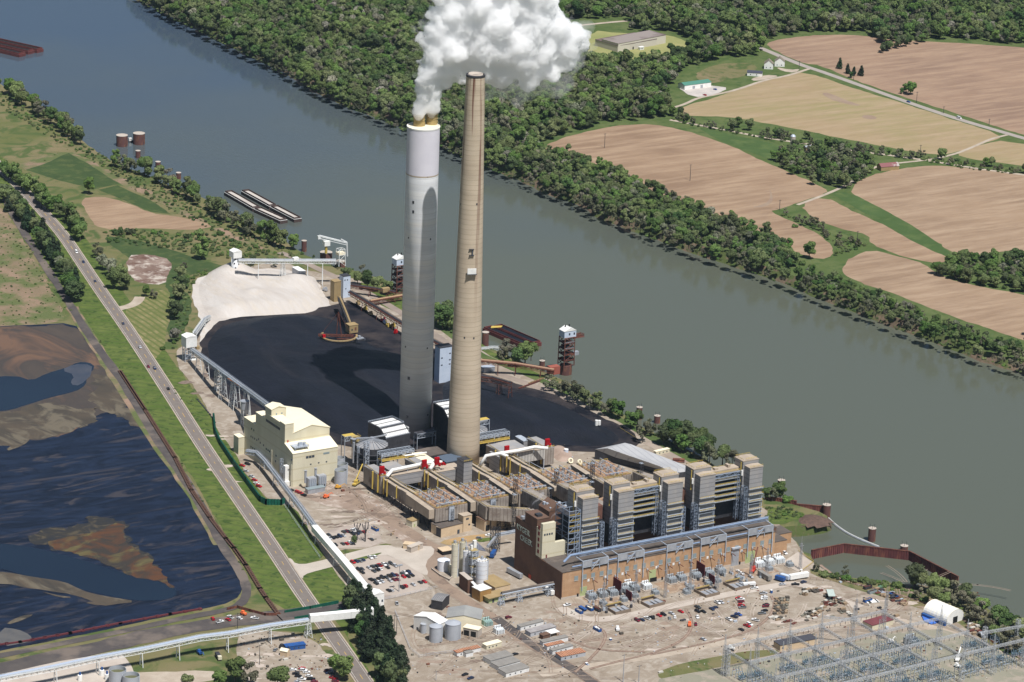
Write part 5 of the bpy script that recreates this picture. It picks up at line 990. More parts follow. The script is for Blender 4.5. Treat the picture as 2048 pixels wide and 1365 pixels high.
for (u,v,w) in ((614.5,915),(620.5,914),(626,913)) and [(614.5,915,1.3),(620.5,914,1.3),(626.3,913,1.3),(621.5,929,.7),(637.5,926,.7),(653,924,.7),(583.5,920,.9)]:
    q=aty(u,v,267.7); b=MB(); b.box(q.x+64.6-w/2*1.6,q.x+64.6+w/2*1.6,-.14,-.02,q.z-w*.7,q.z+w*.7); b.build('window',m_glass,CB)
b=MB(); b.box(25,30,-.15,-.02,21.4,22.8); b.build('vent_grille',m_glassp,CB); b=MB(); b.box(23.5,25,-.15,-.02,0,2.6); b.build('door',m_red,CB); b=MB(); b.box(2,3,12.85,13,29.6,31.6); b.build('door',m_red,CB)
for y,z in ((.6,17),(32,18)): b=MB(); b.box(-.6,-.05,y,y+1,0,z); b.build('downpipe',m_cream,CB)
b=MB(); b.box(2.5,14,1.6,10,28.8,29.2); q_=[ (3,2),(13.5,2),(3,9.5),(13.5,9.5)]; [b.beam((x,y,26.2),(x,y,29),.3) for x,y in q_]; pf=b.build('roof_platform',m_steel,CB)
b=MB(); b.bc(7,4,29.2,1.4,1.4,3); b.bc(9.5,6,29.2,2,2,2.4); b.bc(11,3.5,29.2,1.2,1.2,2.8); b.rail([(2.5,1.6,29.2),(14,1.6,29.2),(14,10,29.2)],1.2,.14,1.3); b.build('fan_unit',m_steel,pf)
b=MB(); b.lat(-2.4,13,0,18,1.8,1.8,9,.2); b.build('outside_stair',m_steel,CB)
t=thing('wrapped_chute','chute wrapped in white sheeting at the corner of the cream building','chute',(-68.2,272.5,0)); b=MB(); b.prism([(0,0),(3.2,0),(3.2,3.4),(0,3.4)],0,15); b.prism([(-1,-1.6),(3.8,-1.6),(3.8,0),(-1,0)],0,3.5); b.build('sheeting',m_white,t)
for k,u in enumerate((617,637)):
    p=g(u,983-k*5); t=thing('dust_collector',['left','right'][k]+' grey dust collector against the front wall of the cream building','dust collector',(p.x,p.y,0),0,'dust collectors at the cream building'); b=MB(); b.box(0,6.5,0,4.5,3,9.5); b.build('casing',m_silver,t)
    b=MB(); b.lathe([(.9,5),(.9,14),(1.3,14.5)],-.2,4.6,12); b.build('stack',m_silver,t); b=MB(); [b.tube([(1+i*1.5,-.3,1),(1+i*1.5,-.3,9)],.35,6) for i in range(4)]; b.build('filter_tubes',m_steel,t); b=MB(); b.box(0,6.5,.4,4,0,3); b.build('base',m_dsteel,t)
p=g(616,989.5); t=thing('electrical_building','low grey switch house in front of the dust collectors','switch house',(p.x,p.y,0)); b=MB(); b.box(0,14,0,4.5,0,3.4); b.build('wall',m_silver,t); b=MB(); b.box(-.2,14.2,-.2,4.7,3.4,3.7); b.build('roof',m_glassp,t)
# tanks beside the cream building
def tank(u,v,r,h,mt_,lab,top='open',name='storage_tank',n=32,bands=0):
    p=g(u,v); t=thing(name,lab,'tank',(p.x,p.y,0)); b=MB(); 
    if top=='open':
        b.lathe([(r,0),(r,h),(r-.25,h),(r-.25,h-2.6)],n=n,cap1=False); b.build('shell',mt_,t,smooth=False); b=MB(); b.cyl(0,0,h-3,h-2.6,r-.2,n=n); b.build('contents',M('murky_liquid',S(96,96,66),None,rough=.3) if 'murky_liquid' not in bpy.data.materials else bpy.data.materials['murky_liquid'],t)
    else:
        b.lathe([(r,0),(r,h)],n=n); b.build('shell',mt_,t); b=MB(); b.lathe([(r+.15,h-.1),(r+.15,h+.1),(.6,h+(r*.28 if top=='cone' else .25))],n=n); b.build('roof',mt_,t)
        b=MB(); b.cyl(r*.3,r*.2,h+.2,h+1.6,.5,n=8); b.build('roof_vent',m_steel,t)
    for i in range(bands): b=MB(); z=h*(i+1)/(bands+1); b.lathe([(r+.02,z-.1),(r+.12,z),(r+.02,z+.1)],n=n,cap0=False,cap1=False); b.build('band',m_steel,t)
    b=MB(); b.beam((r*.7+.1,-r*.72-.1,0),(r*.7+.1,-r*.72-.1,h+1),.5,.25); b.build('ladder',m_steel,t)
    return t
m_tankg=M('tank_grey',S(170,174,180),S(158,162,168),.15,.5)
tank(681,972-4.4,4.6,10.8,m_tankg,'open grey tank in front, right of the cream building'); tank(682.5,955,4.4,10.8,m_tankg,'open grey tank behind its twin, right of the cream building'); tank(679,938,3.6,9,m_tankg,'third grey tank, at the back corner of the cream building')
# ================================================================ CONVEYORS
def P3(u,v,z): return g(u,v,z)
def conveyor(name,lab,pts,w,mt_,feet=(),covered=None,belt=None,legmat=None,trussh=2.,rail=True):
    """pts = (u,v,z) deck points; feet = (u_ground,v_ground) legs"""
    P=[g(*p) for p in pts]; t=thing(name,lab,'conveyor',(P[0].x,P[0].y,0)); o=Vector((P[0].x,P[0].y,0)); Q=[p-o for p in P]
    if covered:
        b=MB()
        for a,c in zip(Q,Q[1:]):
            d=(c-a).normalized(); s=Vector((-d.y,d.x,0)).normalized()*w/2; h=Vector((0,0,covered)); rr=Vector((0,0,covered+.7))
            b.add([a-s,a+s,a+s+h,a+rr,a-s+h,c-s,c+s,c+s+h,c+rr,c-s+h],[(0,4,3,2,1),(5,6,7,8,9),(0,1,6,5),(1,2,7,6),(2,3,8,7),(3,4,9,8),(4,0,5,9)])
        b.build('gallery_shell',covered and (belt or m_white),t)
    else:
        b=MB()
        for a,c in zip(Q,Q[1:]): b.girder(a-Vector((0,0,trussh)),c-Vector((0,0,trussh)),w*.8,trussh,max(2,int((c-a).length/4)),.28)
        b.build('truss',mt_,t)
        b=MB()
        for a,c in zip(Q,Q[1:]):
            b.beam(a+Vector((0,0,.3)),c+Vector((0,0,.3)),w,.35)
        b.build('deck',mt_,t)
        b=MB()
        for a,c in zip(Q,Q[1:]):
            d=(c-a).normalized(); s=Vector((-d.y,d.x,0)).normalized(); b.tube([a+s*.2+Vector((0,0,.9)),c+s*.2+Vector((0,0,.9))],w*.26,8)
        b.build('belt_cover',belt or m_silver,t)
        if rail:
            b=MB()
            for a,c in zip(Q,Q[1:]):
                d=(c-a).normalized(); s=Vector((-d.y,d.x,0)).normalized()*w*.5
                b.rail([a-s+Vector((0,0,.4)),c-s+Vector((0,0,.4))],1.1,.14,2.5); b.rail([a+s+Vector((0,0,.4)),c+s+Vector((0,0,.4))],1.1,.14,2.5)
            b.build('handrail',mt_,t)
    for f in feet:
        q=g(f[0],f[1])-o; # nearest deck point
        best=None
        for a,c in zip(Q,Q[1:]):
            d=c-a; d2=d.x*d.x+d.y*d.y; k=max(0,min(1,((q.x-a.x)*d.x+(q.y-a.y)*d.y)/d2)); c_=a+d*k; dd=math.hypot(c_.x-q.x,c_.y-q.y)
            if best is None or dd<best[0]: best=(dd,c_,d.normalized())
        c_,d=best[1],best[2]; s=Vector((-d.y,d.x,0)).normalized(); H_=c_.z-(0 if covered else trussh); b=MB(); x,y=c_.x,c_.y; spread=w*.5+H_*.08
        kind=f[2] if len(f)>2 else 'A'
        if kind=='A':
            for sg in (-1,1): b.beam(c_+s*sg*w*.4-Vector((0,0,c_.z-H_)),Vector((x,y,0))+s*sg*spread,.45)
            for zz in (.35,.7): b.beam(Vector((x,y,H_*zz))-s*(spread+(w*.4-spread)*zz),Vector((x,y,H_*zz))+s*(spread+(w*.4-spread)*zz),.28)
        else:
            b.lat(x,y,0,H_,3.2+H_*.1,2.2,max(3,int(H_/4)),.32)
        b.build('trestle',legmat or mt_,t)
    return t
m_wsteel=M('white_steel',S(222,224,222),S(206,208,206),.4,.5); m_rsteel=M('rust_steel',S(104,60,50),S(84,50,44),.4,.8,c3=S(120,78,60),sc3=.3); m_rcell=M('rusty_sheet_pile',S(104,70,64),S(84,58,56),.15,.85,c3=S(124,84,64),sc3=.3,st=(1,1,.4),wave=None); m_btan=M('tan_cladding',S(160,138,100),S(148,127,90),.2,.7); m_pblue=M('pale_blue_cladding',S(196,206,220),S(184,196,212),.2,.6)
conveyor('limestone_conveyor','white truss conveyor from the river unloader to the limestone head house',[(477,522,21),(565,522.5,21),(672,522.5,21)],3.4,m_wsteel,[(515,554.5),(562.5,554.5,'L'),(609,541),(639,543.5)])
p=g(469,560); t=thing('head_house','white boxy head house on a round tower over the limestone pile','head house',(p.x,p.y,0))
b=MB(); b.cyl(0,0,0,22,3.0,n=20); b.build('tower_shaft',m_wstack,t,smooth=True)
b=MB(); b.box(-3.2,4.8,-4,4,20.5,26); b.build('house',m_white,t); b=MB(); b.profy([(-3.4,26),(.8,27.6),(5,26)],-4.2,4.2); b.build('house_roof',m_white,t)
for z,x in ((19,-1.),(15,-1.6),(11,-.6),(16.5,1.6)):
    a=math.atan2(-3,x); b=MB(); b.bc(x,-math.sqrt(9-x*x),z,1,.5,1.2); b.build('shaft_opening',m_dark,t)
t=thing('conveyor_cabin','small white cabin on top of the limestone conveyor','cabin',g(591,521,21.6)); b=MB(); b.box(-2.5,2.5,-1.8,1.8,0,2.6); b.build('wall',m_white,t)
p=g(584,556); t=thing('electrical_cabin','pale grey equipment room standing on stilts beside the limestone','equipment room',(p.x,p.y,0),ang(g(584,540),g(606,553))); b=MB(); b.box(0,15,0,5.5,5,9.5); b.build('wall',m_silver,t); b=MB(); b.box(-.2,15.2,-.2,5.7,9.5,9.8); b.build('roof',m_white,t); b=MB(); [b.beam((x,y,0),(x,y,5),.8) for x in (.6,4,8,11.5,14.4) for y in (.5,5)]; b.build('stilts',m_steel,t); b=MB(); [b.bc(12+i*1.1,-.6,5,1,1,3) for i in range(3)]; b.build('cabinet',m_steel,t)
conveyor('limestone_reclaim_conveyor','short white conveyor from the limestone edge to the transfer house',[(419,634,3),(408,640,6),(389,667,15)],3,m_wsteel,[(405,655)])
p=g(378,722); t=thing('transfer_house','white transfer house on a steel frame at the corner of the coal pile','transfer house',(p.x,p.y,0)); zt=hh(378,722,690)
b=MB(); b.box(-4.5,5,-4,5,zt-1,zt+7.5); b.build('house',m_white,t); b=MB(); b.profy([(-4.7,zt+7.5),(.2,zt+9),(5.2,zt+7.5)],-4.2,5.2); b.build('roof',m_white,t); b=MB(); b.lat(-2,0,0,zt-1,5,5,4,.4); b.lat(3,2,0,zt-1,3,3,4,.3); b.build('frame',m_steel,t)
b=MB(); b.box(5.2,8,-3,0,zt-4,zt-1.5); b.build('motor_house',m_btan,t)
for i in range(4): 
    q=g(377+i*3,719-i*.3); tt=thing('roller_drum',f'{nth(i+1)} white drum lying beside the transfer house','drum',(q.x,q.y-4,0),.9,'white drums by the transfer house'); b=MB(); b.tube([(-1.4,0,.6),(1.4,0,.6)],.6,10); b.build('shell',m_white,tt)
p=g(457,816); hA=hh(446,799,745.5); hB=hh(489,853,776)
conveyor('coal_conveyor','long elevated white conveyor on lattice trestles beside the coal pile',[(384.5,700,hh(384.5,727,700)),(446,745,hA),(489,776.5,hA+1),(536,811,44)],3.2,m_steel,[(408.4,740.7),(420.4,759.5),(446,798.9,'L'),(458,816,'L'),(470,822),(505,838),(515,842,'A')],legmat=m_wsteel)
for (u,v,h0,lab) in ((436,782,16,'white lattice stair tower under the long coal conveyor'),(489,853,20,'wide white hopper tower under the long coal conveyor')):
    q=g(u,v); t=thing('stair_tower',lab,'stair tower',(q.x,q.y,0)); b=MB(); b.lat(0,0,0,h0,4,4,5,.4); b.build('lattice',m_wsteel,t); b=MB(); [b.box(-1.9,1.9,-1.9,1.9,z,z+.3) for z in (4,8,12,16) if z<=h0]; b.build('landings',m_beige,t)
    if h0==20: b=MB(); b.lathe([(.8,8),(3.2,14),(3.2,20),(3.6,20.2),(3.6,20.6)],n=16); b.build('hopper',m_silver,t)
t=thing('orange_chute','slim orange steel chute below the long coal conveyor','chute',g(455,778)); b=MB(); b.beam((0,0,9),(11,-9,1),.8); b.build('chute',M('safety_orange',S(206,120,60)),t)
conveyor('gypsum_conveyor','narrow galvanised conveyor running from the cream building to the white gallery',[(493,903,8),(514,906,9),(530,922,9),(603,1017,9.5),(630,1054,9.5)],3,m_steel,[(536,938),(560,972),(586,1015),(612,1052)])
conveyor('gypsum_gallery','white covered conveyor gallery crossing over the car park entrance',[(629,1062,6.),(690,1133,6.5),(748,1204,7)],4.6,m_white,[(663,1133),(691,1168),(722,1195),(635,1088)],covered=4.2,legmat=m_wsteel)
p=g(752,1224); t=thing('gallery_end_house','white boxy transfer house at the lower end of the covered gallery','transfer house',(p.x,p.y,0),.0); b=MB(); b.box(-3.5,4,-3.5,4,3,14); b.build('wall',m_white,t); b=MB(); b.profy([(-3.7,14),(.2,15.4),(4.2,14)],-3.7,4.2); b.build('roof',m_white,t); b=MB(); [b.beam((x,y,0),(x,y,3),.5) for x in (-3,3.5) for y in (-3,3.5)]; b.build('legs',m_wsteel,t); b=MB(); b.box(2,3.2,-3.62,-3.5,8,9.6); b.build('window',m_glass,t)
hc=hh(460.8,1310.6,1271); print('conv',hc,hh(371,1330,1288),hh(541.5,1288,1255))
conveyor('overland_conveyor','long curved white conveyor crossing the bottom left on splayed legs',[(-90,1381,11),(0,1356,11),(100,1337,11),(198,1316,11.3),(300,1297,11.5),(400,1275.5,11.8),(460,1268,12),(540,1252.5,12),(617,1241.5,12)],3.4,m_wsteel,[(114.7,1370),(200,1353),(286.8,1337),(370.8,1330),(460.8,1311),(541.5,1288),(623,1278,'L')],belt=M('pale_blue_cover',S(160,172,190)))
conveyor('overland_gallery','white covered gallery carrying the overland conveyor above the highway',[(619,1243,10.6),(700,1235,10.6),(745,1229,10.6)],4.4,m_white,[(735,1262)],covered=4.6,legmat=m_wsteel)
# slatted pipe bridge by the office block
t_=conveyor('covered_walkway','grey roofed truss walkway from the truck gate to the turbine hall corner',[(1003,1189,8),(1066,1176,8),(1133,1163,8)],3.4,m_steel,[(1005,1234,'L'),(1066.5,1222,'L'),(1122,1208,'L')],rail=False,belt=m_tar,trussh=2.6)
# pipe bridge between silos and office block
conveyor('pipe_bridge','slim grey pipe bridge entering the left wall of the office block',[(990,1071,9),(1030,1063,10)],1.6,m_steel,[(984,1104,'L')],rail=False,trussh=1.)
# ================================================================ COAL UNLOADING SIDE
def cell(u,v,r,vt,lab,rail=True,nm='mooring_cell',cap=None):
    p=g(u,v,ZW); h=hh(u,v,vt,ZW); t=thing(nm,lab,'mooring cell',(p.x,p.y,ZW-1),0,'rusty sheet pile mooring cells'); n=20; b=MB(); vs=[]
    b.lathe([(r*(1),0),(r,h+1)],n=28); b.build('sheet_pile_wall',m_rcell,t)
    b=MB(); b.lathe([(r+.15,h+1),(r+.15,h+1.3)],n=28); b.build('cap',cap or m_conc,t)
    if rail: b=MB(); [b.beam((r*.7*math.cos(a),r*.7*math.sin(a),h+1.3),(r*.7*math.cos(a),r*.7*math.sin(a),h+4),.2) for a in (0,2.,4.)]; b.build('pole',m_dsteel,t)
    return t
cell(244,292,5.6,271,'large mooring cell with a pale cap, left of the pair at the upper left',False); cell(278,288,5.8,267,'large open-topped mooring cell, right of the pair at the upper left',False)
cell(276,316,2.4,302,'small mooring cell below the large pair',False); cell(316,335,2.5,324,'small mooring cell second below the large pair',False); cell(357,358,2.4,346,'small mooring cell with only its pale cap above the trees',False)
cell(608,503,2.3,482,'slim brown mooring cell beside the near-bank trees',False); cell(1084,735,2.2,722,'mooring cell with a post left of the right-hand unloading tower'); cell(1278,838,2.3,815,'mooring cell with a lamp behind the bank trees')
cell(1314,846,2.4,832,'dark mooring cell with railings behind the bank trees'); cell(1562,976,2.7,961,'mooring cell behind the rightmost boiler tower'); cell(1743,1082,2.7,1057,'free-standing mooring cell in the intake basin mouth'); cell(1808,1102,2.7,1092,'low mooring cell behind the rusty sheet pile wall')
cell(970,700,2.8,665,'brown mooring cell between the tan chimney and the coal barges',False)
t=thing('work_boat','small white boat moored between the two large cells','boat',g(261,284,ZW),ang(g(255,286),g(270,284))); b=MB(); b.prism([(-4,-1.5),(3,-1.5),(5,0),(3,1.5),(-4,1.5)],0,1.2); b.build('hull',m_dsteel,t); b=MB(); b.box(-2,1,-1.1,1.1,1.2,4); b.build('cabin',m_white,t); b=MB(); b.box(-.6,.4,-1.16,-1.1,2.4,3.2); b.build('window',m_glass,t)
# barges
def barge(A,B,wid,lab,hull,cargo=None,cm=None,rim=None,nm='barge'):
    a=g(*A,ZW);c=g(*B,ZW);L=(c-a).length; t=thing(nm,lab,'barge',(a.x,a.y,ZW),ang(a,c),'river barges')
    b=MB(); w=wid; b.profy([(0,0),(L,0),(L,3.),(0,3.)],0,w); b.build('hull',hull,t)
    b=MB()
    for (x0,x1,y0,y1) in ((1,L-1,.6,1.),(1,L-1,w-1.,w-.6),(1,1.6,1,w-1),(L-1.6,L-1,1,w-1)): b.box(x0,x1,y0,y1,3,4.6)
    b.build('coaming',hull,t)
    b=MB(); b.box(0,L,0,.55,3.0,3.15); b.box(0,L,w-.55,w,3.,3.15); b.box(0,.9,.6,w-.6,3.,3.15); b.box(L-.9,L,.6,w-.6,3.,3.15); b.build('deck_edge',rim or hull,t)
    if cargo is not None:
        b=MB(); n=12; vs=[];fs=[]; rr=random.Random(int(L*10+A[0]))
        for i in range(n+1):
            for j in range(5): vs.append((1.7+(L-3.4)*i/n,1.05+(w-2.1)*j/4,3.05+cargo*(1 if j in(1,2,3) else .3)*(1 if 0<i<n else .3)*rr.uniform(.6,1.2)))
        fs=[(i*5+j,i*5+j+5,i*5+j+6,i*5+j+1) for i in range(n) for j in range(4)]; b.add(vs,fs); b.build('cargo',cm,t,smooth=True)
    else: b=MB(); b.box(1.7,L-1.7,1.1,w-1.1,3.02,3.1); b.build('hold_floor',m_dark,t)
m_rhull=M('red_brown_hull',S(110,58,54),S(90,50,48),.3,.8); m_rim=M('pale_rim',S(196,196,192)); m_ghull=M('grey_brown_hull',S(78,64,60))
barge((-62,92),(38,115.5),10.5,'dark red barge nearest the shore at the upper left edge',m_rhull); barge((-62,84),(56,110),10.5,'dark red barge in the middle of the raft at the upper left edge',m_rhull); barge((-62,77),(74,107),10.5,'dark red barge outermost in the raft at the upper left edge',m_rhull)
barge((482,389),(538,420),8.2,'outer half-empty barge of pale sand, upstream end',m_ghull,.4,m_lime,m_rim); barge((540,421),(588,446),8.2,'outer barge of pale sand, downstream end',m_ghull,.5,m_lime,m_rim)
barge((448,391),(505,424),8.2,'inner barge of pale sand partly behind trees, upstream end',m_ghull,.8,m_lime,m_rim); barge((507,425),(560,449),8.2,'inner barge of pale sand mostly behind trees',m_ghull,1.,m_lime,m_rim)
barge((985,661),(1066,696),9,'coal barge on the river side with a yellow stern deck',m_rhull,1.3,m_coal); barge((965,664),(1046,699),9,'coal barge nearer the shore beside the tan chimney',m_rhull,1.2,m_coal)
t=thing('barge_stern_cover','yellow stern cover plate on the coal barge','cover',g(994,655,-2.5)); b=MB(); b.prism([(-6,0),(3,-2),(6,1),(-3,4)],0,.4); b.build('plate',m_yellow,t)
# river unloader crane at the limestone conveyor
cell(652,523,5.4,505,'wide rusty crane foundation cell beside the limestone conveyor',False); cell(680,545,4.6,523,'red-brown cell beneath the white unloader frame',False)
p=g(652,507,4); t=thing('unloader_crane','white articulated grab crane on the river cell','crane',(p.x,p.y,4)); b=MB(); b.cyl(0,0,0,7,1.2,n=10); b.build('pedestal',m_yellow,t); b=MB(); b.box(-2.6,3,-2,2,7,11.5); b.build('cab',m_white,t)
b=MB(); b.beam((-5.5,3,16),(17,-7,9.5),1.6,1.3); b.beam((-5.5,3,13.6),(17,-7,7.5),.7); b.beam((-5.5,3,16),(-5.5,3,13),3.,2); b.beam((17,-7,10),(17.5,-7.5,-3),.9); b.beam((17,-7,10),(12,-5,13),.8); b.build('boom',m_wsteel,t)
p=g(681,531,3); t=thing('unloader_hopper','white steel hopper frame at the river end of the limestone conveyor','hopper frame',(p.x,p.y,-1)); b=MB(); b.lat(0,0,4,19,6.5,5.5,3,.5); b.build('frame',m_wsteel,t); b=MB(); b.box(-3.4,3.4,-3,3,14,16); b.build('hopper',m_creamroof,t)
# tan and white transfer towers
def tower_house(u,v,vt,w,d,mt_,lab,roof=None,wins=(),nm='transfer_tower'):
    p=g(u,v); h=hh(u,v,vt); t=thing(nm,lab,'transfer tower',(p.x,p.y,0)); b=MB(); b.box(0,w,0,d,0,h); b.build('wall',mt_,t); b=MB(); b.box(-.2,w+.2,-.2,d+.2,h,h+.4); b.build('roof',roof or mt_,t)
    for (x,z,ww,hz) in wins: b=MB(); b.box(w*x,w*x+ww,-.1,-.02,h*z,h*z+hz); b.build('window',m_glass,t)
    return t
tower_house(668,605,565,6.5,7,m_btan,'tall tan transfer tower beside the limestone pile'); tower_house(686,597,554,6.8,7,m_pblue,'pale blue transfer tower with a dark roof behind the tan one',m_dsteel,((.15,.8,1,1.2),(.5,.8,1,1.2),(.3,.4,1,1)))
tower_house(878,768,697,12,8,m_pblue,'pale blue windowed transfer tower between the two chimneys',m_dsteel,((.1,.5,1.6,.9),(.1,.7,1.6,.9),(.7,.5,1.6,.9),(.7,.62,1.6,.9),(.7,.8,1.6,.9)))
conveyor('reclaim_conveyor','tan and grey conveyor sloping down to the stacker house on the coal pile',[(679,596,12),(690,622,12),(700,648,13)],3.6,m_tan if False else m_dsteel,[(690,648,'L')],belt=m_btan)
p=g(703,682); zt=hh(703,682,664); t=thing('stacker_house','tan boxy stacker house with a rust door above the coal','stacker house',(p.x,p.y,0)); b=MB(); b.box(-4,4,-3.5,3.5,zt,zt+6.5); b.build('wall',m_btan,t); b=MB(); b.box(-4.2,4.2,-3.7,3.7,zt+6.5,zt+6.9); b.build('roof',m_btan,t); b=MB(); b.box(.8,2.4,-3.6,-3.5,zt+2,zt+4.6); b.build('door',m_rsteel,t); b=MB(); b.box(-2.2,-1,-3.6,-3.5,zt+2.2,zt+3.6); b.build('window',m_glass,t); b=MB(); b.lat(0,0,0,zt,4,6,4,.5); b.build('frame',m_rsteel,t)
p=g(676,676,9); t=thing('stacker_boom','rust-red slewing stacker boom with its curved rail ring on the coal pile','stacker',(p.x,p.y,9)); pr=g(672,673,9)-p
b=MB(); R0=14.5; pts=[(R0*math.cos(a)+2,R0*math.sin(a)+2,1.) for a in [2.2+i*.2 for i in range(20)]]
for a_,c_ in zip(pts,pts[1:]): b.beam(a_,c_,1.6,.8)
b.build('ring_rail',m_btan,t); b=MB(); b.girder(g(637,672,11)-p,g(706,674,11)-p,2,1.4,10,.35); b.build('boom',m_rsteel,t); b=MB(); top=g(671,641,9)-p; top=Vector((0,0,22)); q1=g(671,690,9)-p; b.beam(Vector((-1,1,0)),top,.6); b.beam(Vector((2,-3,0)),top,.6); b.beam(top,g(640,671,11.5)-p,.18); b.beam(top,g(704,672,11.5)-p,.18); b.beam(Vector((-2,-2,0)),Vector((8,-12,1)),.9); b.build('mast',m_rsteel,t)
b=MB(); b.bc(-12,2,1.5,2.5,2,2.2); b.build('head_drum',m_red,t)
conveyor('river_conveyor','long rust-red conveyor following the shore behind the pale chimney',[(700,585,9),(760,621,9),(815,655,9),(880,690,9),(940,713,9)],4,m_rsteel,[(730,622),(760,640),(790,660),(850,700),(900,730)],belt=m_dsteel)
conveyor('barge_conveyor','brown conveyor from the hidden unloading tower to the pale blue transfer tower',[(702,572,7),(745,578,7),(790,586,7)],3.4,m_rsteel,[(730,600),(762,606),(780,604)],belt=m_dsteel)
conveyor('barge_conveyor','second brown conveyor reaching the foot of the hidden unloading tower',[(741,604,4),(775,598,4),(806,593,4)],3.4,m_rsteel,[(757,611),(790,606)],belt=M('tan_belt',S(170,140,110)))
t=thing('drive_house','small tan drive house sitting on the barge conveyor','drive house',g(771,584,7)); b=MB(); b.box(-3.4,3.4,-1.8,1.8,0,3.6); b.build('wall',m_btan,t)
conveyor('coal_inlet_conveyor','rust-brown conveyor from the right-hand unloading tower to the coal yard',[(1108,742,6),(1030,729,9),(955,722,11.5)],4,m_rsteel,[(1080,756),(1030,752),(995,748)],belt=M('tan_belt2',S(160,128,104)))
t=thing('drive_house','rust-red drive house where the conveyor meets the right-hand tower','drive house',g(1106,748,2)); b=MB(); b.box(-4,5,-2.5,3,0,6.5); b.build('wall',M('rust_red_panel',S(150,84,70)),t)
conveyor('yard_conveyor','dark red conveyor ending on tall legs over the right-hand coal pile',[(940,752,17),(985,757,17),(1021,768,17)],3.6,m_rsteel,[(988,806,'L'),(1020,835)],belt=m_dsteel,trussh=3)
def unload(u,v,lab,side=1):
    p=g(u,v,ZW); t=thing('unloading_tower',lab,'unloading tower',(p.x,p.y,ZW-1)); b=MB(); b.cyl(0,0,0,9,5.,n=24); b.build('foundation_cell',m_rcell,t)
    b=MB(); b.lat(0,0,9,33,9.5,9,5,.7); b.build('frame',m_rsteel,t)
    for z in (13,18,23,28): b=MB(); b.box(-4.6,4.6,-4.6,4.6,z,z+.5); dk=b.build('deck',m_rsteel,t); b=MB(); b.rail([(-4.8,-4.8,z+.5),(4.8,-4.8,z+.5),(4.8,4.8,z+.5)],1.1,.18,1.5); b.build('handrail',m_silver if z>18 else m_rsteel,dk)
    b=MB(); rr=random.Random(2); [b.bc(rr.uniform(-3,3),rr.uniform(-3,3),z+.5,rr.uniform(1,3),rr.uniform(1,3),rr.uniform(1,2.5)) for z in (13,18,23) for _ in range(3)]; b.build('machinery',m_dsteel,t)
    b=MB(); b.box(-5,6,-4,4,33,38.5); b.build('hoist_house',m_pblue,t); b=MB(); b.profy([(-5.3,38.5),(.5,41.5),(6.3,38.5)],-4.3,4.3); b.build('hoist_roof',m_white,t)
    for x in (-1,3.5): b=MB(); b.box(x,x+1.4,-4.1,-4.,35,36.8); b.build('window',m_glass,t)
    b=MB(); [b.cyl(x,1.5,40,42.4,.5,n=8) for x in (-1,2.6)]; b.build('roof_vents',m_dark,t)
    b=MB(); b.girder((5,1,30.5),(17,4,30.5),4,1.6,5,.35); b.box(6,16.5,-.5,4.5,30.2,30.5); b.build('boom',m_rsteel,t)
    b=MB(); b.box(4.6,9.5,-4,-1,17,20); b.build('operator_cab',m_silver,t)
unload(1131,748,'right-hand rusty barge unloading tower with a white gabled hoist house'); unload(797,600,'rusty barge unloading tower half hidden behind the pale chimney')
# footbridge, railing and pipe jetties
conveyor('jetty_walkway','pale railed jetty walkway behind the bank tree',[(962,699,1),(985,696,1),(1008,697,1)],2,m_wsteel,[],rail=True)
t=thing('shore_shed','small pale green workshop under the brown conveyor','shed',(g(968,747).x,g(968,747).y,0)); b=MB(); b.box(0,10,0,6,0,4); b.build('wall',m_silver,t); b=MB(); b.box(-.2,10.2,-.2,6.2,4,4.3); b.build('roof',m_steel,t)
for (u,v,L,lab,mt_) in ((1040,778,26,'rusty gangway beside the river road below the jetty trees',m_rsteel),(1060,768,18,'tan timber gangway at the foot of the bank trees',m_btan)):
    p=g(u,v,.5); t=thing('gangway',lab,'gangway',p,.35); b=MB(); b.box(0,L,0,2,0,.4); b.build('deck',mt_,t); b=MB(); b.rail([(0,0,.4),(L,0,.4)],1,.14,2); b.build('handrail',m_rsteel,t)
# clutter along the river conveyor
rr=random.Random(11)
for i,(u,v,mt_,cc) in enumerate(((731,621,m_yellow,'yellow'),(741,631,m_btan,'tan'),(766,644,m_red,'red'),(770,648,m_pblue,'pale blue'),(776,655,m_yellow,'yellow'),(786,655,m_yellow,'yellow'),(792,668,m_red,'dark red'),(716,610,m_btan,'pale tan'),(650,583,m_silver,'silver'))):
    p=g(u,v); t=thing('site_machine',f'{cc} piece of plant below the shore conveyor, {nth(i+1)} along','machine',(p.x,p.y,0),rr.uniform(0,3),'machines stored below the shore conveyor'); b=MB(); b.box(-2,2,-1.2,1.2,.8,2.6); b.bc(-1,0,2.6,1.4,1.6,1.4); b.build('body',mt_,t); b=MB(); [b.tube([(x,-1.3,.6),(x,1.3,.6)],.6,8) for x in (-1.3,1.3)]; b.build('wheels',m_dark,t); b=MB(); b.beam((1,0,2.6),(3.5,.5,5),.3); b.build('arm',mt_,t)
t=thing('bulldozer','pale wreck of a bulldozer parked on the coal','bulldozer',(g(719,701).x,g(719,701).y,8.5)); b=MB(); b.box(-3,3,-1.6,1.6,.6,2.2); b.bc(-.5,0,2.2,2,2.2,1.8); b.build('body',m_silver,t); b=MB(); b.box(-3,3,-2.2,-1.6,0,1.4); b.box(-3,3,1.6,2.2,0,1.4); b.build('tracks',m_dsteel,t); b=MB(); b.box(3.4,3.7,-2.4,2.4,.2,1.8); b.build('blade',m_silver,t)
t=thing('white_tank_box','pair of small white tanks on the right-hand coal pile','tank',(g(1195,858).x,g(1195,858).y,3)); b=MB(); b.cyl(-1.2,0,0,4.2,1.2,n=12); b.cyl(1.4,0,0,3.6,1.2,n=12); b.build('shell',m_white,t)
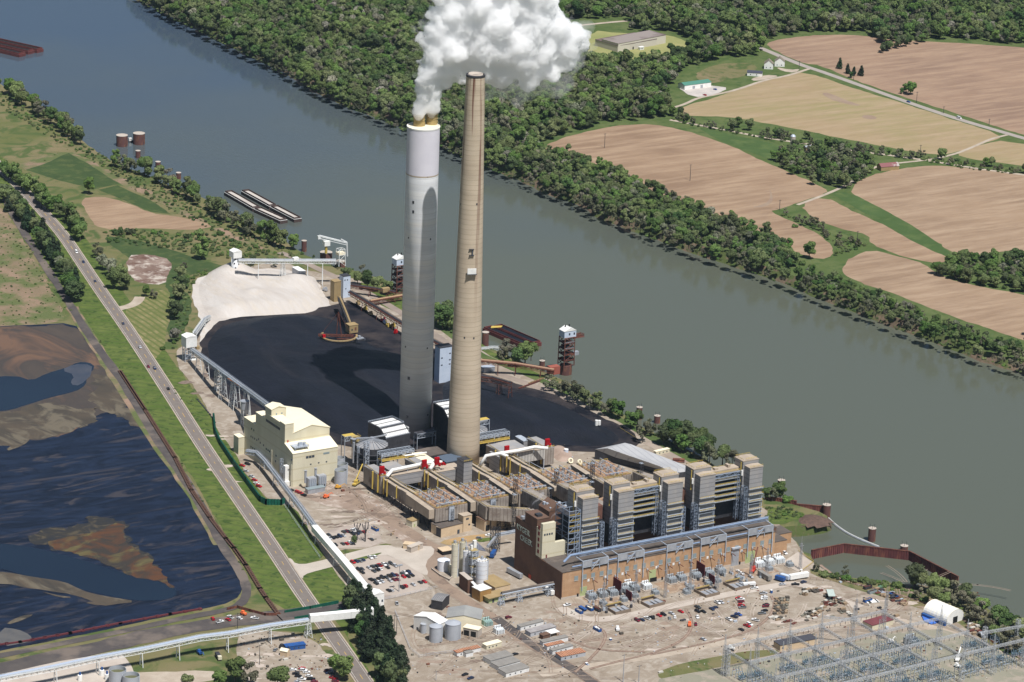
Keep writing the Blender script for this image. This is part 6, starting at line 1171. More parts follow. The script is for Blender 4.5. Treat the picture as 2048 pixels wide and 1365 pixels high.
# sheet pile walls and boom
def pilewall(name,pts,z0,z1,lab,mt_,nm='wall'):
    P=[g(u,v,ZW) for u,v in pts]; t=thing(name,lab,'sheet pile wall',P[0]); o=P[0]
    b=MB(); vs=[];fs=[]; k=0
    for a,c in zip(P,P[1:]):
        d=c-a; L=d.length; n=max(2,int(L/.9)); d/=L; s=Vector((-d.y,d.x,0))
        for i in range(n):
            p=a+d*(L*i/n)-o; q=a+d*(L*(i+.5)/n)-o; r_=a+d*(L*(i+1)/n)-o; w=.45 if i%2 else 0
            x0=p-s*w-o*0; x1=r_-s*w
            b.add([x0+Vector((0,0,z0)),x1+Vector((0,0,z0)),x1+Vector((0,0,z1)),x0+Vector((0,0,z1)),x0+s*.6+Vector((0,0,z0)),x1+s*.6+Vector((0,0,z0)),x1+s*.6+Vector((0,0,z1)),x0+s*.6+Vector((0,0,z1))],[(0,1,2,3),(7,6,5,4),(3,2,6,7),(0,3,7,4),(1,5,6,2)])
    b.build('piles',mt_,t); b=MB()
    for a,c in zip(P,P[1:]): b.beam(a-o+Vector((0,0,z1+.15)),c-o+Vector((0,0,z1+.15)),1.0,.35)
    b.build('capping_beam',m_rsteel,t); return t
m_pile=M('rusted_piles',S(112,62,60),S(88,52,54),.25,.85,c3=S(134,84,70),sc3=.2,st=(1,1,.3))
pilewall('sheet_pile_wall',[(1528,1017),(1592,1027)],-1,9.5,'rusty sheet pile wall stepping out behind the green spit',m_pile); pilewall('sheet_pile_wall',[(1592,1029),(1652,1034)],-1,8,'taller rusty sheet pile wall end section with a round corner cell',m_pile)
cell(1652,1036,2.9,1010,'rusty corner cell at the outer end of the spit wall')
pilewall('sheet_pile_wall',[(1622,1119),(1687,1106),(1818,1121),(1893,1160),(1915,1172)],-1,6.8,'long rusty sheet pile wall bending round the intake basin',m_pile)
t=thing('floating_boom','pale floating debris boom curving across the intake basin','boom',g(1655,1036,ZW)); b=MB(); o=g(1655,1036,ZW); pp=smooth([g(u,v,ZW+.3)-o for u,v in ((1655,1036),(1672,1052),(1695,1068),(1725,1082),(1758,1095))],2,False); b.tube(pp,.9,8); b.build('float_pipe',m_silver,t); b=MB(); b.tube([p+Vector((0,0,.9)) for p in pp],.25,5); b.build('rail',m_white,t)
p=g(1556,1080); 
for (x,y,w,d,h,mt_,lab) in ((175.5,3,12,16,10,m_brick,'small orange brick pump house at the right end of the turbine hall'),(188,18,14,14,8,m_brick,'low orange brick annex beside the intake basin'),(176,20,14,34,13,m_brickd,'brown roofed screen house behind the pump house')):
    t=thing('pump_house',lab,'building',(x,y,0)); b=MB(); b.box(0,w,0,d,0,h); b.build('wall',mt_,t); b=MB(); b.box(-.1,w+.1,-.1,d+.1,h,h+.5); b.build('roof',m_tar,t)
q0=g(1556,1128);q1=g(1626,1128)
t=thing('intake_wall','weathered concrete retaining wall around the intake yard','retaining wall',(q0.x,q0.y,-7)); b=MB(); b.prism([(g(u,v).x-q0.x,g(u,v).y-q0.y) for u,v in ((1562,1128),(1600,1147),(1627,1127),(1596,1105))],0,7.4); b.build('wall',m_conc,t); b=MB(); pl=[g(u,v)-Vector((q0.x,q0.y,-7.6)) for u,v in ((1600,1147),(1627,1127),(1596,1105))]; b.rail(pl,1.1,.15,2); b.build('handrail',m_yellow,t)
# corrugated storage shed behind the precipitators
t=thing('coal_shed_roof','big faceted pale grey metal roofed shed behind the precipitators','shed',(0,0,0))
ro=[(1190,899,8),(1250,886,11),(1262,889,11),(1395,941,5),(1345,947,4),(1285,930,4),(1230,915,5)]
P=[g(*q) for q in ro]; ridge=[g(1215,897,11.5),g(1320,933,9)]
b=MB(); vs=P+[ridge[0],ridge[1]]; b.add(vs,[(0,7,1),(1,7,2),(7,8,3,2),(3,8,4),(4,8,5),(5,8,7,6),(6,7,0)]); 
bm_=b; bm_.build('roof',M('pale_metal_roof',S(176,176,176),S(164,164,165),.06,.6,wave=('X',.06,S(146,146,150),.93,1.)),t)
b=MB(); n=len(P); b.add([(p.x,p.y,0) for p in P]+[(p.x,p.y,p.z-.05) for p in P],[(i,(i+1)%n,n+(i+1)%n,n+i) for i in range(n)]); b.build('wall',m_dsteel,t)
for (u,v,mt_,lab,L) in ((1312,912,m_creamroof,'long cream cabin on the concrete yard behind the grey shed',13),(1345,925,m_rsteel,'heap of rusty pipes on the concrete yard',9)):
    p=g(u,v); t=thing('yard_cabin' if L==13 else 'pipe_heap',lab,'cabin' if L==13 else 'pipe heap',(p.x,p.y,0),.1 if L==13 else -.6); b=MB()
    if L==13: b.box(0,L,0,3,0,3); b.build('wall',m_cream,t); b=MB(); b.box(-.2,L+.2,-.2,3.2,3,3.3); b.build('roof',mt_,t); [ (lambda bb: bb.box(x,x+.9,-.1,-.02,1,2.) and bb.build('window',m_glass,t))(MB()) for x in (3,6.5,10)]
    else: [b.tube([(0,y,z),(L,y,z)],.7,8) for y,z in ((0,.7),(1.6,.7),(3.2,.7),(.8,2),(2.4,2))]; b.build('pipes',mt_,t)
for i,(u,v,mt_,lab) in enumerate(((1140,935,m_white,'pale ring fan wheel lying by the coal yard'),(1158,938,m_white,'second pale ring fan wheel lying by the coal yard'))):
    p=g(u,v-8); t=thing('fan_wheel',lab,'fan wheel',(p.x,p.y,2)); b=MB(); b.lathe([(2.1,0),(2.1,1.2),(1.3,1.2),(1.3,0)],n=20,cap0=False,cap1=False); o_=b.build('ring',m_creamroof,t); t.rotation_euler=(rad(60),0,.4*i)
p=g(1132,912-4); t=thing('small_tank','small pale blue tank beside the gravel heap','tank',(p.x,p.y,0)); b=MB(); b.cyl(0,0,0,3.6,1.7,n=16); b.build('shell',m_pblue,t); b=MB(); b.cyl(0,0,3.6,3.8,1.75,n=16); b.build('roof',m_white,t)
# ================================================================ CENTRAL YARD: low buildings, silos, sheds
def bld(A,Bp,depth,h,lab,mw,mr,name='building',cat='building',roof='flat',wins=(),doors=(),z0=0,eave=.25,ridge=1.2,group=None,along=True):
    a=g(*A);c=g(*Bp);L=(c-a).length; t=thing(name,lab,cat,(a.x,a.y,z0),ang(a,c),group)
    b=MB(); b.box(0,L,0,depth,0,h)
    if roof=='gable':
        if along: b.profx([(0,h),(depth,h),(depth/2,h+ridge)],0,L)
        else: b.profy([(0,h),(L,h),(L/2,h+ridge)],0,depth)
    b.build('wall',mw,t); b=MB()
    if roof=='flat': b.box(-eave,L+eave,-eave,depth+eave,h,h+.35)
    elif along: b.profx([(-eave,h-.1),(depth/2,h+ridge+.05),(depth+eave,h-.1),(depth+eave,h+.2),(depth/2,h+ridge+.35),(-eave,h+.2)],-eave,L+eave)
    else: b.profy([(-eave,h-.1),(L/2,h+ridge+.05),(L+eave,h-.1),(L+eave,h+.2),(L/2,h+ridge+.35),(-eave,h+.2)],-eave,depth+eave)
    b.build('roof',mr,t)
    for (x,z,w,hz) in wins: b=MB(); b.box(L*x,L*x+w,-.1,-.02,z,z+hz); b.build('window',m_glass,t)
    for (x,w,hz,m_) in doors: b=MB(); b.box(L*x,L*x+w,-.12,-.02,0,hz); b.build('door',m_,t)
    return t
m_buff=M('buff_wall',S(206,184,154),S(194,172,142),.2,.85)
bld((882,1076.5),(925,1066),12,7.2,'low buff control building with a flat roof at the foot of the first precipitator',m_buff,m_tar,wins=(),doors=((.75,2,3.2,m_glass),))
bld((926,1065.5),(943,1061.5),9,12,'taller buff block attached to the right of the low control building',m_buff,m_beige,wins=((.3,9,2.4,1.3),(.6,4.4,1.5,1.2)))
bld((872,1072.5),(881.5,1076.2),6,7,'shaded open bay at the left end of the buff control building',m_dsteel,m_beige)
bld((969,1064),(1000,1056),10,8,'shaded buff building beneath the curved hot duct',m_buff,m_brownroof,doors=((.1,3,4.5,m_dark),))
bld((824,1056),(838,1051.5),6,4.6,'small pale green roofed hut at the edge of the dirt yard',m_cream,m_btan,doors=((.25,1.2,2.4,m_sage),))
bld((1003,1060),(1022,1054),9,9,'buff annex framed by dark steel under the ducts',m_buff,m_tar)
t=thing('scaffold','dark steel support scaffold in front of the buff annex','scaffold',(g(1000,1058).x,g(1000,1058).y-2,0)); [MB().lat(x,0,0,13,5,4,4,.35).build('frame',m_dsteel,t) for x in (0,6)]
m_orangebr=M('ochre_brick',S(164,128,78),S(146,112,66),.2,.9)
# guard house
bld((806,1098),(838,1102),5.5,3.4,'gate house with a wide pale canopy roof',m_buff,m_buff,'gate_house','gate house')
bld((822,1107),(846,1098),4,4,'concrete frame canopy beside the gate house',m_conc,m_conc,'gate_canopy','canopy')
# silo group
def silo(u,v,r,vt,mt_,lab,cone=True):
    p=g(u,v); h=hh(u,v,vt); t=thing('silo',lab,'silo',(p.x,p.y,0),0,'silos in the yard'); b=MB(); b.lathe([(r,0),(r,h)],n=32); b.build('shell',mt_,t,smooth=False)
    b=MB(); b.lathe([(r+.1,h-.1),(r+.1,h+.1),(r*.3,h+.5)],n=32); b.build('roof',mt_,t); b=MB(); b.rail([(r*.95*math.cos(a),r*.95*math.sin(a),h+.2) for a in [i*math.pi/6 for i in range(13)]],1.1,.14,2); b.build('handrail',m_yellow,t)
    b=MB(); b.bc(0,.5,h+.3,1.6,1.6,2.4); b.cyl(1.6,-1,h+.2,h+2,.4,n=8); b.build('filter_box',m_silver,t); b=MB(); b.beam((r*.6,-r*.82,0),(r*.6,-r*.82,h+1),.6,.3); b.build('ladder',m_steel,t)
    for k in range(1,6): b=MB(); z=h*k/6; b.lathe([(r+.01,z-.08),(r+.07,z),(r+.01,z+.08)],n=32,cap0=False,cap1=False); b.build('seam',m_glassp if mt_ is m_white else m_beige,t)
m_silo=M('buff_silo',S(206,200,180),S(196,190,170),.2,.6); m_wsilo=M('white_silo',S(222,224,228),S(208,211,217),.2,.45)
silo(908.5,1154,2.4,1089,m_silo,'tall slim beige silo nearest the road'); silo(924,1148,2.3,1085,m_silo,'tall slim beige silo behind its twin')
silo(932,1158,2.6,1102,m_wsilo,'silver silo in the shade of the white silo'); silo(946,1150,2.4,1100,m_wsilo,'silver silo hidden behind the steel stairs'); silo(963,1172,4.2,1121,m_wsilo,'fat white ribbed silo standing on the brown brick base')
t=thing('stair_gantry','busy steel stair frame between the silver silos','steel frame',(g(945,1166).x,g(945,1166).y,0)); MB().lat(0,0,0,24,5,5,8,.3).build('frame',m_steel,t); MB().lat(4,5,0,26,3,3,8,.25).build('frame',m_steel,t); b=MB(); [b.box(-2.5,2.5,-2.5,2.5,z,z+.25) for z in (6,12,18,24)]; b.build('landings',m_tan,t); b=MB(); b.bc(3,4,24,2.2,2.2,5); b.bc(-1,1,24.3,1.5,1.5,3); b.build('filter_box',m_white,t)
conveyor('silo_chute','inclined enclosed chute from the lattice tower down to the white silo',[(990,1078,16),(975,1096,18)],1.6,m_steel,[],covered=1.6,belt=m_silver)
t=thing('lattice_tower','dark lattice tower carrying the inclined chute','tower',(g(984,1108).x,g(984,1108).y,0)); b=MB(); b.lat(0,0,0,20,2.6,2.6,8,.25); b.lat(5.5,2,0,18,2.4,2.4,8,.25); b.build('lattice',m_dsteel,t)
bld((960,1205),(982,1199),9,8.,'brown brick silo base with a white roof',m_orangebr,m_white); bld((918,1174),(935,1188),3.4,10,'tall brown brick screen wall left of the silos',m_brickd,m_conc,'brick_screen','wall'); bld((941,1187),(956,1203),1.6,8.2,'brown brick wall flanking the white silo',m_brickd,m_white,'brick_screen','wall')
bld((978,1208),(1010,1200),7.5,4.,'low building with a broad chamfered tan roof beside the weigh gate',m_sage,m_btan,eave=1.4,doors=((.2,1.6,2.6,m_glass),(.6,3,2.8,m_white))); bld((990,1190),(1020,1183),20,5.,'long tan roofed building behind the white silo',m_buff,m_btan)
tank(887,1140,4.3,7.2,m_wsilo,'low white domed tank inside its bund beside the beige silos','cone'); bld((893,1141),(900,1147),2,4.6,'small yellow pump cabin at the white domed tank',m_cream,m_creamroof,'pump_cabin','cabin')
t=thing('bund_wall','low grey bund wall around the white domed tank','wall',(0,0,0)); b=MB(); b.rail([g(u,v) for u,v in ((863,1140),(880,1153),(898,1162),(905,1156))],1.2,.5,1.2); b.build('wall',m_conc,t)
bld((875,1105),(885,1112),8,3,'dark open lean-to behind the white domed tank',m_dark,m_buff,'lean_to','shelter')
bld((880,1090),(1,1),1,1,'x',m_buff,m_buff) if False else None
sheet('roof_pad',[(936,1090),(952,1083),(968,1097),(972,1103),(955,1100)],.4,M('slate_pad',S(104,106,116)),0,0)
# white and grey sheds, lower centre
bld((827,1259),(878,1276),9.,9.5,'white gabled metal shed left of the grey roofed shed',m_white,m_white,'metal_shed','shed','gable',ridge=2.2,along=False,doors=((.12,1.4,2.4,m_glass),)) 
bld((892,1258),(961,1262),17,8.,'wide shed with a shallow grey roof right of the white shed',m_creamroof,m_glassp if False else M('grey_sheet_roof',S(150,150,146),S(138,138,136),.1,.7),'metal_shed','shed','gable',ridge=2.2,along=False)
bld((926,1271),(956,1277),6,5.5,'open fronted bay with a cream lean-to roof beside the grey tanks',m_conc,m_creamroof,'open_bay','shed',doors=((.06,3.6,4,m_dark),(.52,3.6,4,m_dark)))
bld((862,1218),(884,1222),13,6.5,'steep striped metal roofed shelter behind the white shed',m_dsteel,M('striped_roof',S(140,138,136),S(120,118,118),.3,.7,wave=('X',.25,S(96,96,98),.6,1.)),'shelter','shed','gable',ridge=1.)
tank(871,1282.5,4.2,10.6,m_tankg,'grey ribbed tank left of its larger twin in the lower yard','cone'); tank(905,1277,5.1,11.,m_tankg,'larger grey ribbed tank with a rusty fitting on its roof','cone'); tank(847,1266,2.1,6.5,m_tankg,'small grey tank in front of the white shed','flat')
# trailers and cabins
m_trw=M('trailer_white',S(226,226,224),S(212,212,210),.5,.6); m_trg=M('trailer_grey_roof',S(128,124,118),S(140,136,130),.3,.8); m_rroof=M('rusty_trailer_roof',S(168,108,78),S(130,82,64),.3,.85,wave=('X',.2,S(190,160,130),.7,1.))
def trailer(A,Bp,w,lab,mr=None,mw=None,h=3.,nw=3,name='office_trailer'):
    bld(A,Bp,w,h,lab,mw or m_trw,mr or m_trg,name,'trailer',wins=[(.15+.7*i/max(1,nw),1.1,.9,.9) for i in range(nw)],group='trailers in the plant yard')
trailer((1012,1356),(1058,1344),8.5,'white office trailer at the lower right of the grey-roofed trio'); trailer((997,1343),(1040,1331),8.5,'middle trailer of the grey-roofed trio'); trailer((981,1331),(1026,1319),8.5,'upper left trailer of the grey-roofed trio')
trailer((914,1315),(961,1304),4,'long trailer with a rusty roof right of the pine grove',m_rroof); trailer((973,1301),(1003,1293),4.5,'short cream roofed trailer below the white transformer',m_creamroof,m_cream)
bld((932,1316),(946,1313),4,3,'small dark roofed shed at the rusty roofed trailer',m_trw,m_trg,'small_shed','shed')
trailer((1041,1263),(1087,1251),4,'narrow grey roofed trailer, uppermost of the right-hand trailers'); trailer((1061,1275),(1112,1262),6,'double grey trailer with a stained roof',M('stained_roof',S(160,156,154),S(140,134,132),.3),M('trailer_grey',S(176,178,182)))
trailer((1086,1294),(1136,1283),4,'white trailer with a grey roof below the double grey trailer'); trailer((1094,1302),(1128,1294),3.6,'red and white roofed trailer squeezed between two white trailers',m_rroof); trailer((1105,1311),(1146,1300),3.6,'low white trailer above the orange roofed cabin')
trailer((1122,1323),(1171,1313),7,'cabin with an orange striped rusty roof, lowest of the right-hand trailers',m_rroof,M('trailer_grey2',S(170,172,176))); bld((1086,1281),(1100,1277),4,3.,'dark brown wooden hut between the right-hand trailers',m_brickd,m_brownroof,'wooden_hut','hut')
t=thing('white_canopy','flat white canopy behind the dark hut','canopy',(g(1100,1277).x,g(1100,1277).y,0),.1); b=MB(); b.box(0,8,0,6,2.8,3.1); b.build('roof',m_white,t); b=MB(); [b.beam((x,y,0),(x,y,2.8),.2) for x in (.3,7.7) for y in (.3,5.7)]; b.build('posts',m_steel,t)
trailer((572,1303),(611,1298),4.5,'blue site office trailer in the construction yard',m_blue,m_blue); bld((560,1312),(574,1315),4,3.6,'small pale wooden hut with a round window beside the blue trailer',m_buff,m_creamroof,'wooden_hut','hut','gable')
trailer((1140,1164-4),(1140+1,1160),1,'x') if False else None
# the big white fabric shed
a=g(1846,1232);c=g(1893,1252); t=thing('fabric_shed','large white arched fabric shed with a dark doorway in its end','shed',(a.x,a.y,0),ang(a,c)); L=(c-a).length; Wd=17.
b=MB(); pr=[(0,3)]+[(Wd/2-Wd/2*math.cos(math.pi*i/14),3+6.5*math.sin(math.pi*i/14)) for i in range(1,14)]+[(Wd,3),(Wd,0),(0,0)]
b.profx(pr,0,L); b.build('fabric_cover',m_white,t,smooth=False)
b=MB(); b.box(L+.02,L+.12,Wd*.36,Wd*.62,0,4.6); b.build('doorway',m_dark,t)
for i in range(8): b=MB(); x=L*(i+.0)/7; b.tube([(x,q[0]*1.004-.03,q[1]*1.008) for q in pr[:15]],.12,5); b.build('arch_rib',m_creamroof,t)
b=MB(); [b.box(L*i/9+.3,L*i/9+2.4,-2.2,-.3,0,2.6) for i in range(9)]; b.build('side_panels',m_blue,t)
t=thing('blue_tarpaulin','blue tarpaulin spread beside the fabric shed','tarpaulin',(0,0,0)); b=MB(); q=[g(u,v,.5) for u,v in ((1843,1231),(1853,1233),(1873,1247),(1862,1249),(1848,1243))]; b.prism([(k.x,k.y) for k in q],.3,.9); b.build('sheet_cover',M('tarpaulin_blue',S(70,112,190)),t)
a=g(1953,1271); t=thing('half_round_hut','small silver half-round hut below the fabric shed','hut',(a.x,a.y,0),ang(g(1953,1271),g(1968,1280))); b=MB(); b.profy([(3-3.2*math.cos(math.pi*i/10),3.4*math.sin(math.pi*i/10)) for i in range(11)],0,7); b.build('shell',m_silver,t); b=MB(); b.profy([(3-2.2*math.cos(math.pi*i/8),2.4*math.sin(math.pi*i/8)) for i in range(9)],-.1,-.02); b.build('doorway',m_dark,t)
bld((1744,1262),(1786,1250),9,3.6,'small building with a maroon roof among the switchyard gantries',m_cream,M('maroon_roof',S(118,64,68),S(104,58,62),.2,.8),'control_house','building'); bld((1560,1303),(1634,1289),8,4.,'long buff relay building with a dark flat roof',m_buff,M('black_roof',S(70,70,76)),'relay_building','building',wins=((.05,1.5,1.2,1),))
# ================================================================ FAR SIDE BUILDINGS
a=g(1213,102); bld((1236,105),(1331,87),26,9.5,'large pale warehouse with a brown and grey roof beyond the river',M('warehouse_wall',S(196,190,176)),M('warehouse_roof',S(140,130,124),S(92,74,72),.01,.8,th=(.45,.55)),'warehouse','warehouse',wins=(),doors=((.3,2,3,m_dark),(.62,3,3,m_dark)))
bld((1190,92),(1235,105),60,7.,'long lower wing of the warehouse behind the steam plume',M('warehouse_wall2',S(190,184,172)),M('warehouse_roof2',S(112,94,90),S(96,80,78),.02,.8),'warehouse','warehouse')
trailer((1280,101),(1288,99.5),3,'white lorry trailer backed against the warehouse',m_white); 
bld((1369,181),(1422,174),12,5,'white workshop with a green roof beside a paved yard',m_white,M('green_roof',S(74,124,108)),'workshop','workshop','gable',ridge=1.8,doors=((.3,3,3.4,m_silver),(.6,3,3.4,m_silver)))
def house(A,Bp,d,lab): bld(A,Bp,d,5.5,lab,m_white,M('house_roof',S(128,118,104)) if 'house_roof' not in bpy.data.materials else bpy.data.materials['house_roof'],'house','house','gable',ridge=4.2,along=False,wins=((.2,1.4,1,1),(.65,1.4,1,1)))
house((1528,138.5),(1546,139.5),10,'white gabled house left of its neighbour by the farm road'); house((1549,133.5),(1569,134.5),9,'white gabled house nearer the farm road')
bld((1494,152),(1524,154),8,3.6,'low white house with a dark roof below the two gabled houses',m_white,M('slate_dark_roof',S(64,66,78)),'house','house','gable',ridge=1.6,wins=((.2,1.2,1,1),(.6,1.2,1,1)))
bld((1762,343),(1798,340),9,4,'old barn with a faded red and white metal roof by the dirt lane',m_btan,M('faded_red_roof',S(128,84,84),S(170,160,156),.08,.8,th=(.55,.6)),'barn','barn','gable',ridge=2.5); bld((1612,304),(1624,303),6,4,'small white roofed barn behind the farm silo',m_btan,m_silver,'barn','barn','gable')
p=g(1585,294); t=thing('farm_silo','grey concrete farm silo among the farmstead trees','silo',(p.x,p.y,0)); b=MB(); b.cyl(0,0,0,11,2.6,n=16); b.build('shell',m_conc,t); b=MB(); b.lathe([(2.7,11),(1.2,12.6)],n=16); b.build('roof',m_steel,t)
for i,(u,v,vt,lab) in enumerate(((1209,296,267,'power pole standing in the upper part of the tilled field'),(1380,362,329,'power pole standing in the middle of the tilled field'),(1559,420,400,'power pole at the tip of the green hollow'),(1598,138,122,'roadside pole at the junction of the far road'),(1707,160,148,'pole pair by the dark pine clump'),(1833,206,184,'tall pole pair beside the lone tree'),(1887,227,213,'power pole beside the far road, right of the lone tree'),(1978,252,238,'power pole at the right end of the far road'),(1841,303,290,'pole beside the hedge below the yellow field'),(1908,330,318,'small pole on the edge of the stubble field'),(1714,490,462,'pole in the green hollow near the bushes'))):
    p=g(u,v); h=hh(u,v,vt); t=thing('utility_pole',lab,'pole',(p.x,p.y,0),0,'utility poles'); b=MB(); b.cyl(0,0,0,h,.28,.2,8); b.build('pole',m_dsteel,t); b=MB(); b.beam((-1.6,0,h-.8),(1.6,0,h-.8),.22); b.build('crossarm',m_dsteel,t)
print('objs so far',len(bpy.data.objects))
# ================================================================ VEHICLES
CARCOL={'black':(.012,.012,.015),'navy':(.02,.035,.09),'dark grey':(.06,.065,.07),'silver':(.45,.46,.48),'white':(.80,.80,.79),'red':(.45,.012,.02),'dark red':(.16,.015,.03),'blue':(.03,.09,.32),'grey':(.2,.21,.22)}
CM={}
for k,v in CARCOL.items():
    mt=M('car_paint_'+k.replace(' ','_'),v,None,rough=.25,spec=.5); CM[k]=mt
m_cglass=M('car_glass',(.02,.025,.03),None,rough=.08,spec=.6); m_tyre=M('tyre_rubber',G_(.015)); m_lamp=M('tail_lamp',(.35,.01,.01))
def car_proto(kind,label,cat,p,rz,group,paint):
    t=thing({'sedan':'parked_car','suv':'parked_suv','pickup':'pickup_truck','van':'delivery_van'}[kind],label,cat,p,rz,group)
    L,W=(4.7,1.85) if kind=='sedan' else (4.8,1.95) if kind=='suv' else (5.6,2.0) if kind=='pickup' else (5.8,2.1)
    b=MB(); x0,x1=-L/2,L/2
    pr={'sedan':[(x0,.35),(x0,.85),(x0+.15,.98),(x0+1.0,1.02),(x1-1.35,.98),(x1-.1,.78),(x1,.6),(x1,.35)],
        'suv':[(x0,.4),(x0,1.05),(x1-1.4,1.1),(x1-.15,.95),(x1,.75),(x1,.4)],
        'pickup':[(x0,.5),(x0,1.12),(x1-1.5,1.12),(x1-.1,1.0),(x1,.8),(x1,.5)],
        'van':[(x0,.4),(x0,1.3),(x1-1.0,1.3),(x1-.1,1.0),(x1,.7),(x1,.4)]}[kind]
    b.profy(pr,-W/2,W/2)
    rf={'sedan':(x0+.95,x1-1.9,1.44,x0+.35,x1-1.25,1.0),'suv':(x0+.15,x1-1.9,1.75,x0+.05,x1-1.35,1.08),'pickup':(x0+2.2,x1-2.1,1.8,x0+2.0,x1-1.5,1.12),'van':(x0+.05,x1-1.5,2.2,x0+.02,x1-.9,1.3)}[kind]
    w2=W/2-.22; b.add([(rf[0],-w2,rf[2]-.02),(rf[1],-w2,rf[2]-.02),(rf[1],w2,rf[2]-.02),(rf[0],w2,rf[2]-.02),(rf[0]+.1,-w2+.1,rf[2]+.05),(rf[1]-.1,-w2+.1,rf[2]+.05),(rf[1]-.1,w2-.1,rf[2]+.05),(rf[0]+.1,w2-.1,rf[2]+.05)],[(0,3,2,1),(4,5,6,7),(0,1,5,4),(1,2,6,5),(2,3,7,6),(3,0,4,7)])
    b.build('body',paint,t)
    b=MB(); w1=W/2-.06; a,c,z1,d,e,z0=rf; b.add([(d,-w1,z0),(e,-w1,z0),(e,w1,z0),(d,w1,z0),(a,-w2,z1-.03),(c,-w2,z1-.03),(c,w2,z1-.03),(a,w2,z1-.03)],[(0,1,5,4),(1,2,6,5),(2,3,7,6),(3,0,4,7)]); b.build('window_glass',m_cglass,t)
    if kind=='pickup': b=MB(); b.box(x0+.15,x0+1.9,-.8,.8,1.125,1.15); b.build('cargo_bed',m_tyre,t)
    for sx in (-1,1):
        for sy in (-1,1): b=MB(); b.tube([(sx*L*.31,sy*(W/2-.12),.34),(sx*L*.31,sy*(W/2+.02),.34)],.34,12); b.build('wheel',m_tyre,t)
    return kids(t)
CP={}; CN={}
KN={'s':'sedan','u':'suv','p':'pickup','v':'van'}; CAT={'sedan':'car','suv':'car','pickup':'pickup truck','van':'van'}; NM={'sedan':'car','suv':'tall car','pickup':'pickup truck','van':'van'}
def cars(lst,where,group,dirpx,crop,z=.25,jit=.06):
    """lst: (cx,cy,colour,kind[,dirpx]) read off a crop; heading from the pixel direction"""
    rr=random.Random(len(lst)); lst=sorted(lst,key=lambda q:(cr(q[0],q[1],*crop)[0]))
    for it in lst:
        cx,cy_,col,kd=it[:4]; dp=it[4] if len(it)>4 else dirpx; u,v=cr(cx,cy_,*crop); v+=1.2
        p=g(u,v,z); rz=ang(p,g(u+dp[0],v+dp[1],z))+rr.uniform(-jit,jit)+(math.pi if rr.random()<.4 else 0); kind=KN[kd]
        key=(where,col,kind); CN[key]=CN.get(key,0)+1
        lab=f'{nth(CN[key])} {col} {NM[kind]} from the left {where}'
        if kind not in CP: CP[kind]=car_proto(kind,lab,CAT[kind],p,rz,group,CM[col])
        else: dup(CP[kind],p,rz,lab,group,mats={'body':CM[col]})
DA=(40,24)
cars([(545,355,'dark grey','s'),(587,385,'black','s'),(620,375,'black','s'),(655,368,'navy','u'),(550,390,'silver','s'),(692,362,'silver','s'),(695,325,'dark grey','u'),(745,322,'black','s'),(788,310,'white','p'),(812,300,'white','s'),(790,348,'black','u'),(860,325,'dark grey','s'),(895,325,'red','s'),(605,455,'black','p'),(685,445,'dark grey','s'),(722,443,'red','s'),(757,432,'white','s'),(975,400,'dark grey','s'),(728,318,'dark red','s'),(832,340,'navy','s')],'in the small upper car park','cars in the small car park',DA,(550,1000))
cars([(788,632,'red','u'),(825,622,'navy','s'),(860,618,'grey','s'),(888,607,'navy','s'),(962,585,'white','p'),(1003,578,'white','u'),(808,718,'dark red','s'),(845,705,'black','u'),(880,700,'dark grey','s'),(882,735,'black','s'),(950,688,'silver','s'),(988,675,'dark grey','u'),(1025,668,'black','s'),(1058,662,'red','p'),(1098,655,'white','p'),(1130,650,'grey','s'),(1172,645,'dark grey','u'),(1000,722,'dark grey','s'),(1035,708,'black','u'),(1063,700,'white','s'),(1138,685,'black','s'),(1215,668,'silver','u'),
 (970,808,'black','u'),(1010,815,'dark grey','s'),(1050,800,'black','s'),(1085,785,'black','u'),(1125,785,'dark grey','s'),(1160,770,'black','p'),(1195,762,'navy','u'),(1228,760,'dark red','s'),(1020,845,'black','s'),(1050,835,'white','s'),(1082,825,'silver','s'),(1165,818,'silver','s'),(1205,808,'dark red','s'),(1240,805,'dark red','s'),(1285,748,'dark grey','s'),(1310,738,'white','p'),(1345,725,'black','u'),(1300,778,'red','s'),(1345,775,'black','s'),(1385,763,'black','s'),(1362,745,'navy','u'),
 (900,828,'black','s'),(945,862,'grey','s'),(1020,940,'blue','s'),(1150,918,'black','s'),(1178,915,'silver','s'),(1283,885,'black','p'),(1318,873,'red','u'),(1398,858,'silver','s'),(1468,835,'dark grey','s'),(1510,828,'red','s')],'in the main car park','cars in the main car park',DA,(550,1000))
cars([(1232,1048,'silver','p',(20,40)),(795,858,'black','s')],'on the lane beside the white gallery','cars beside the white gallery',DA,(550,1000))
cars([(1133,738,'dark red','u'),(1182,733,'navy','s'),(1235,718,'white','p'),(1272,712,'black','u'),(1297,710,'black','p',(0,10)),(1355,690,'red','s'),(1400,680,'black','u'),(1480,668,'silver','s'),(1515,705,'white','s',(5,30)),(1462,718,'grey','s',(8,20)),(1575,650,'red','s'),(1747,607,'dark grey','p'),(1745,648,'black','u'),(1803,650,'black','s'),(1743,705,'white','s',(5,20)),(1726,778,'dark red','s',(0,20)),(1888,624,'navy','s',(30,15)),(1919,610,'navy','s',(30,-5)),(1945,560,'white','p'),(1985,556,'silver','s'),(1803,930,'silver','s',(40,20)),(425,585,'white','p',(60,-10))],'on the gravel in front of the transformers','cars on the gravel yard',(42,20),(1050,1095))
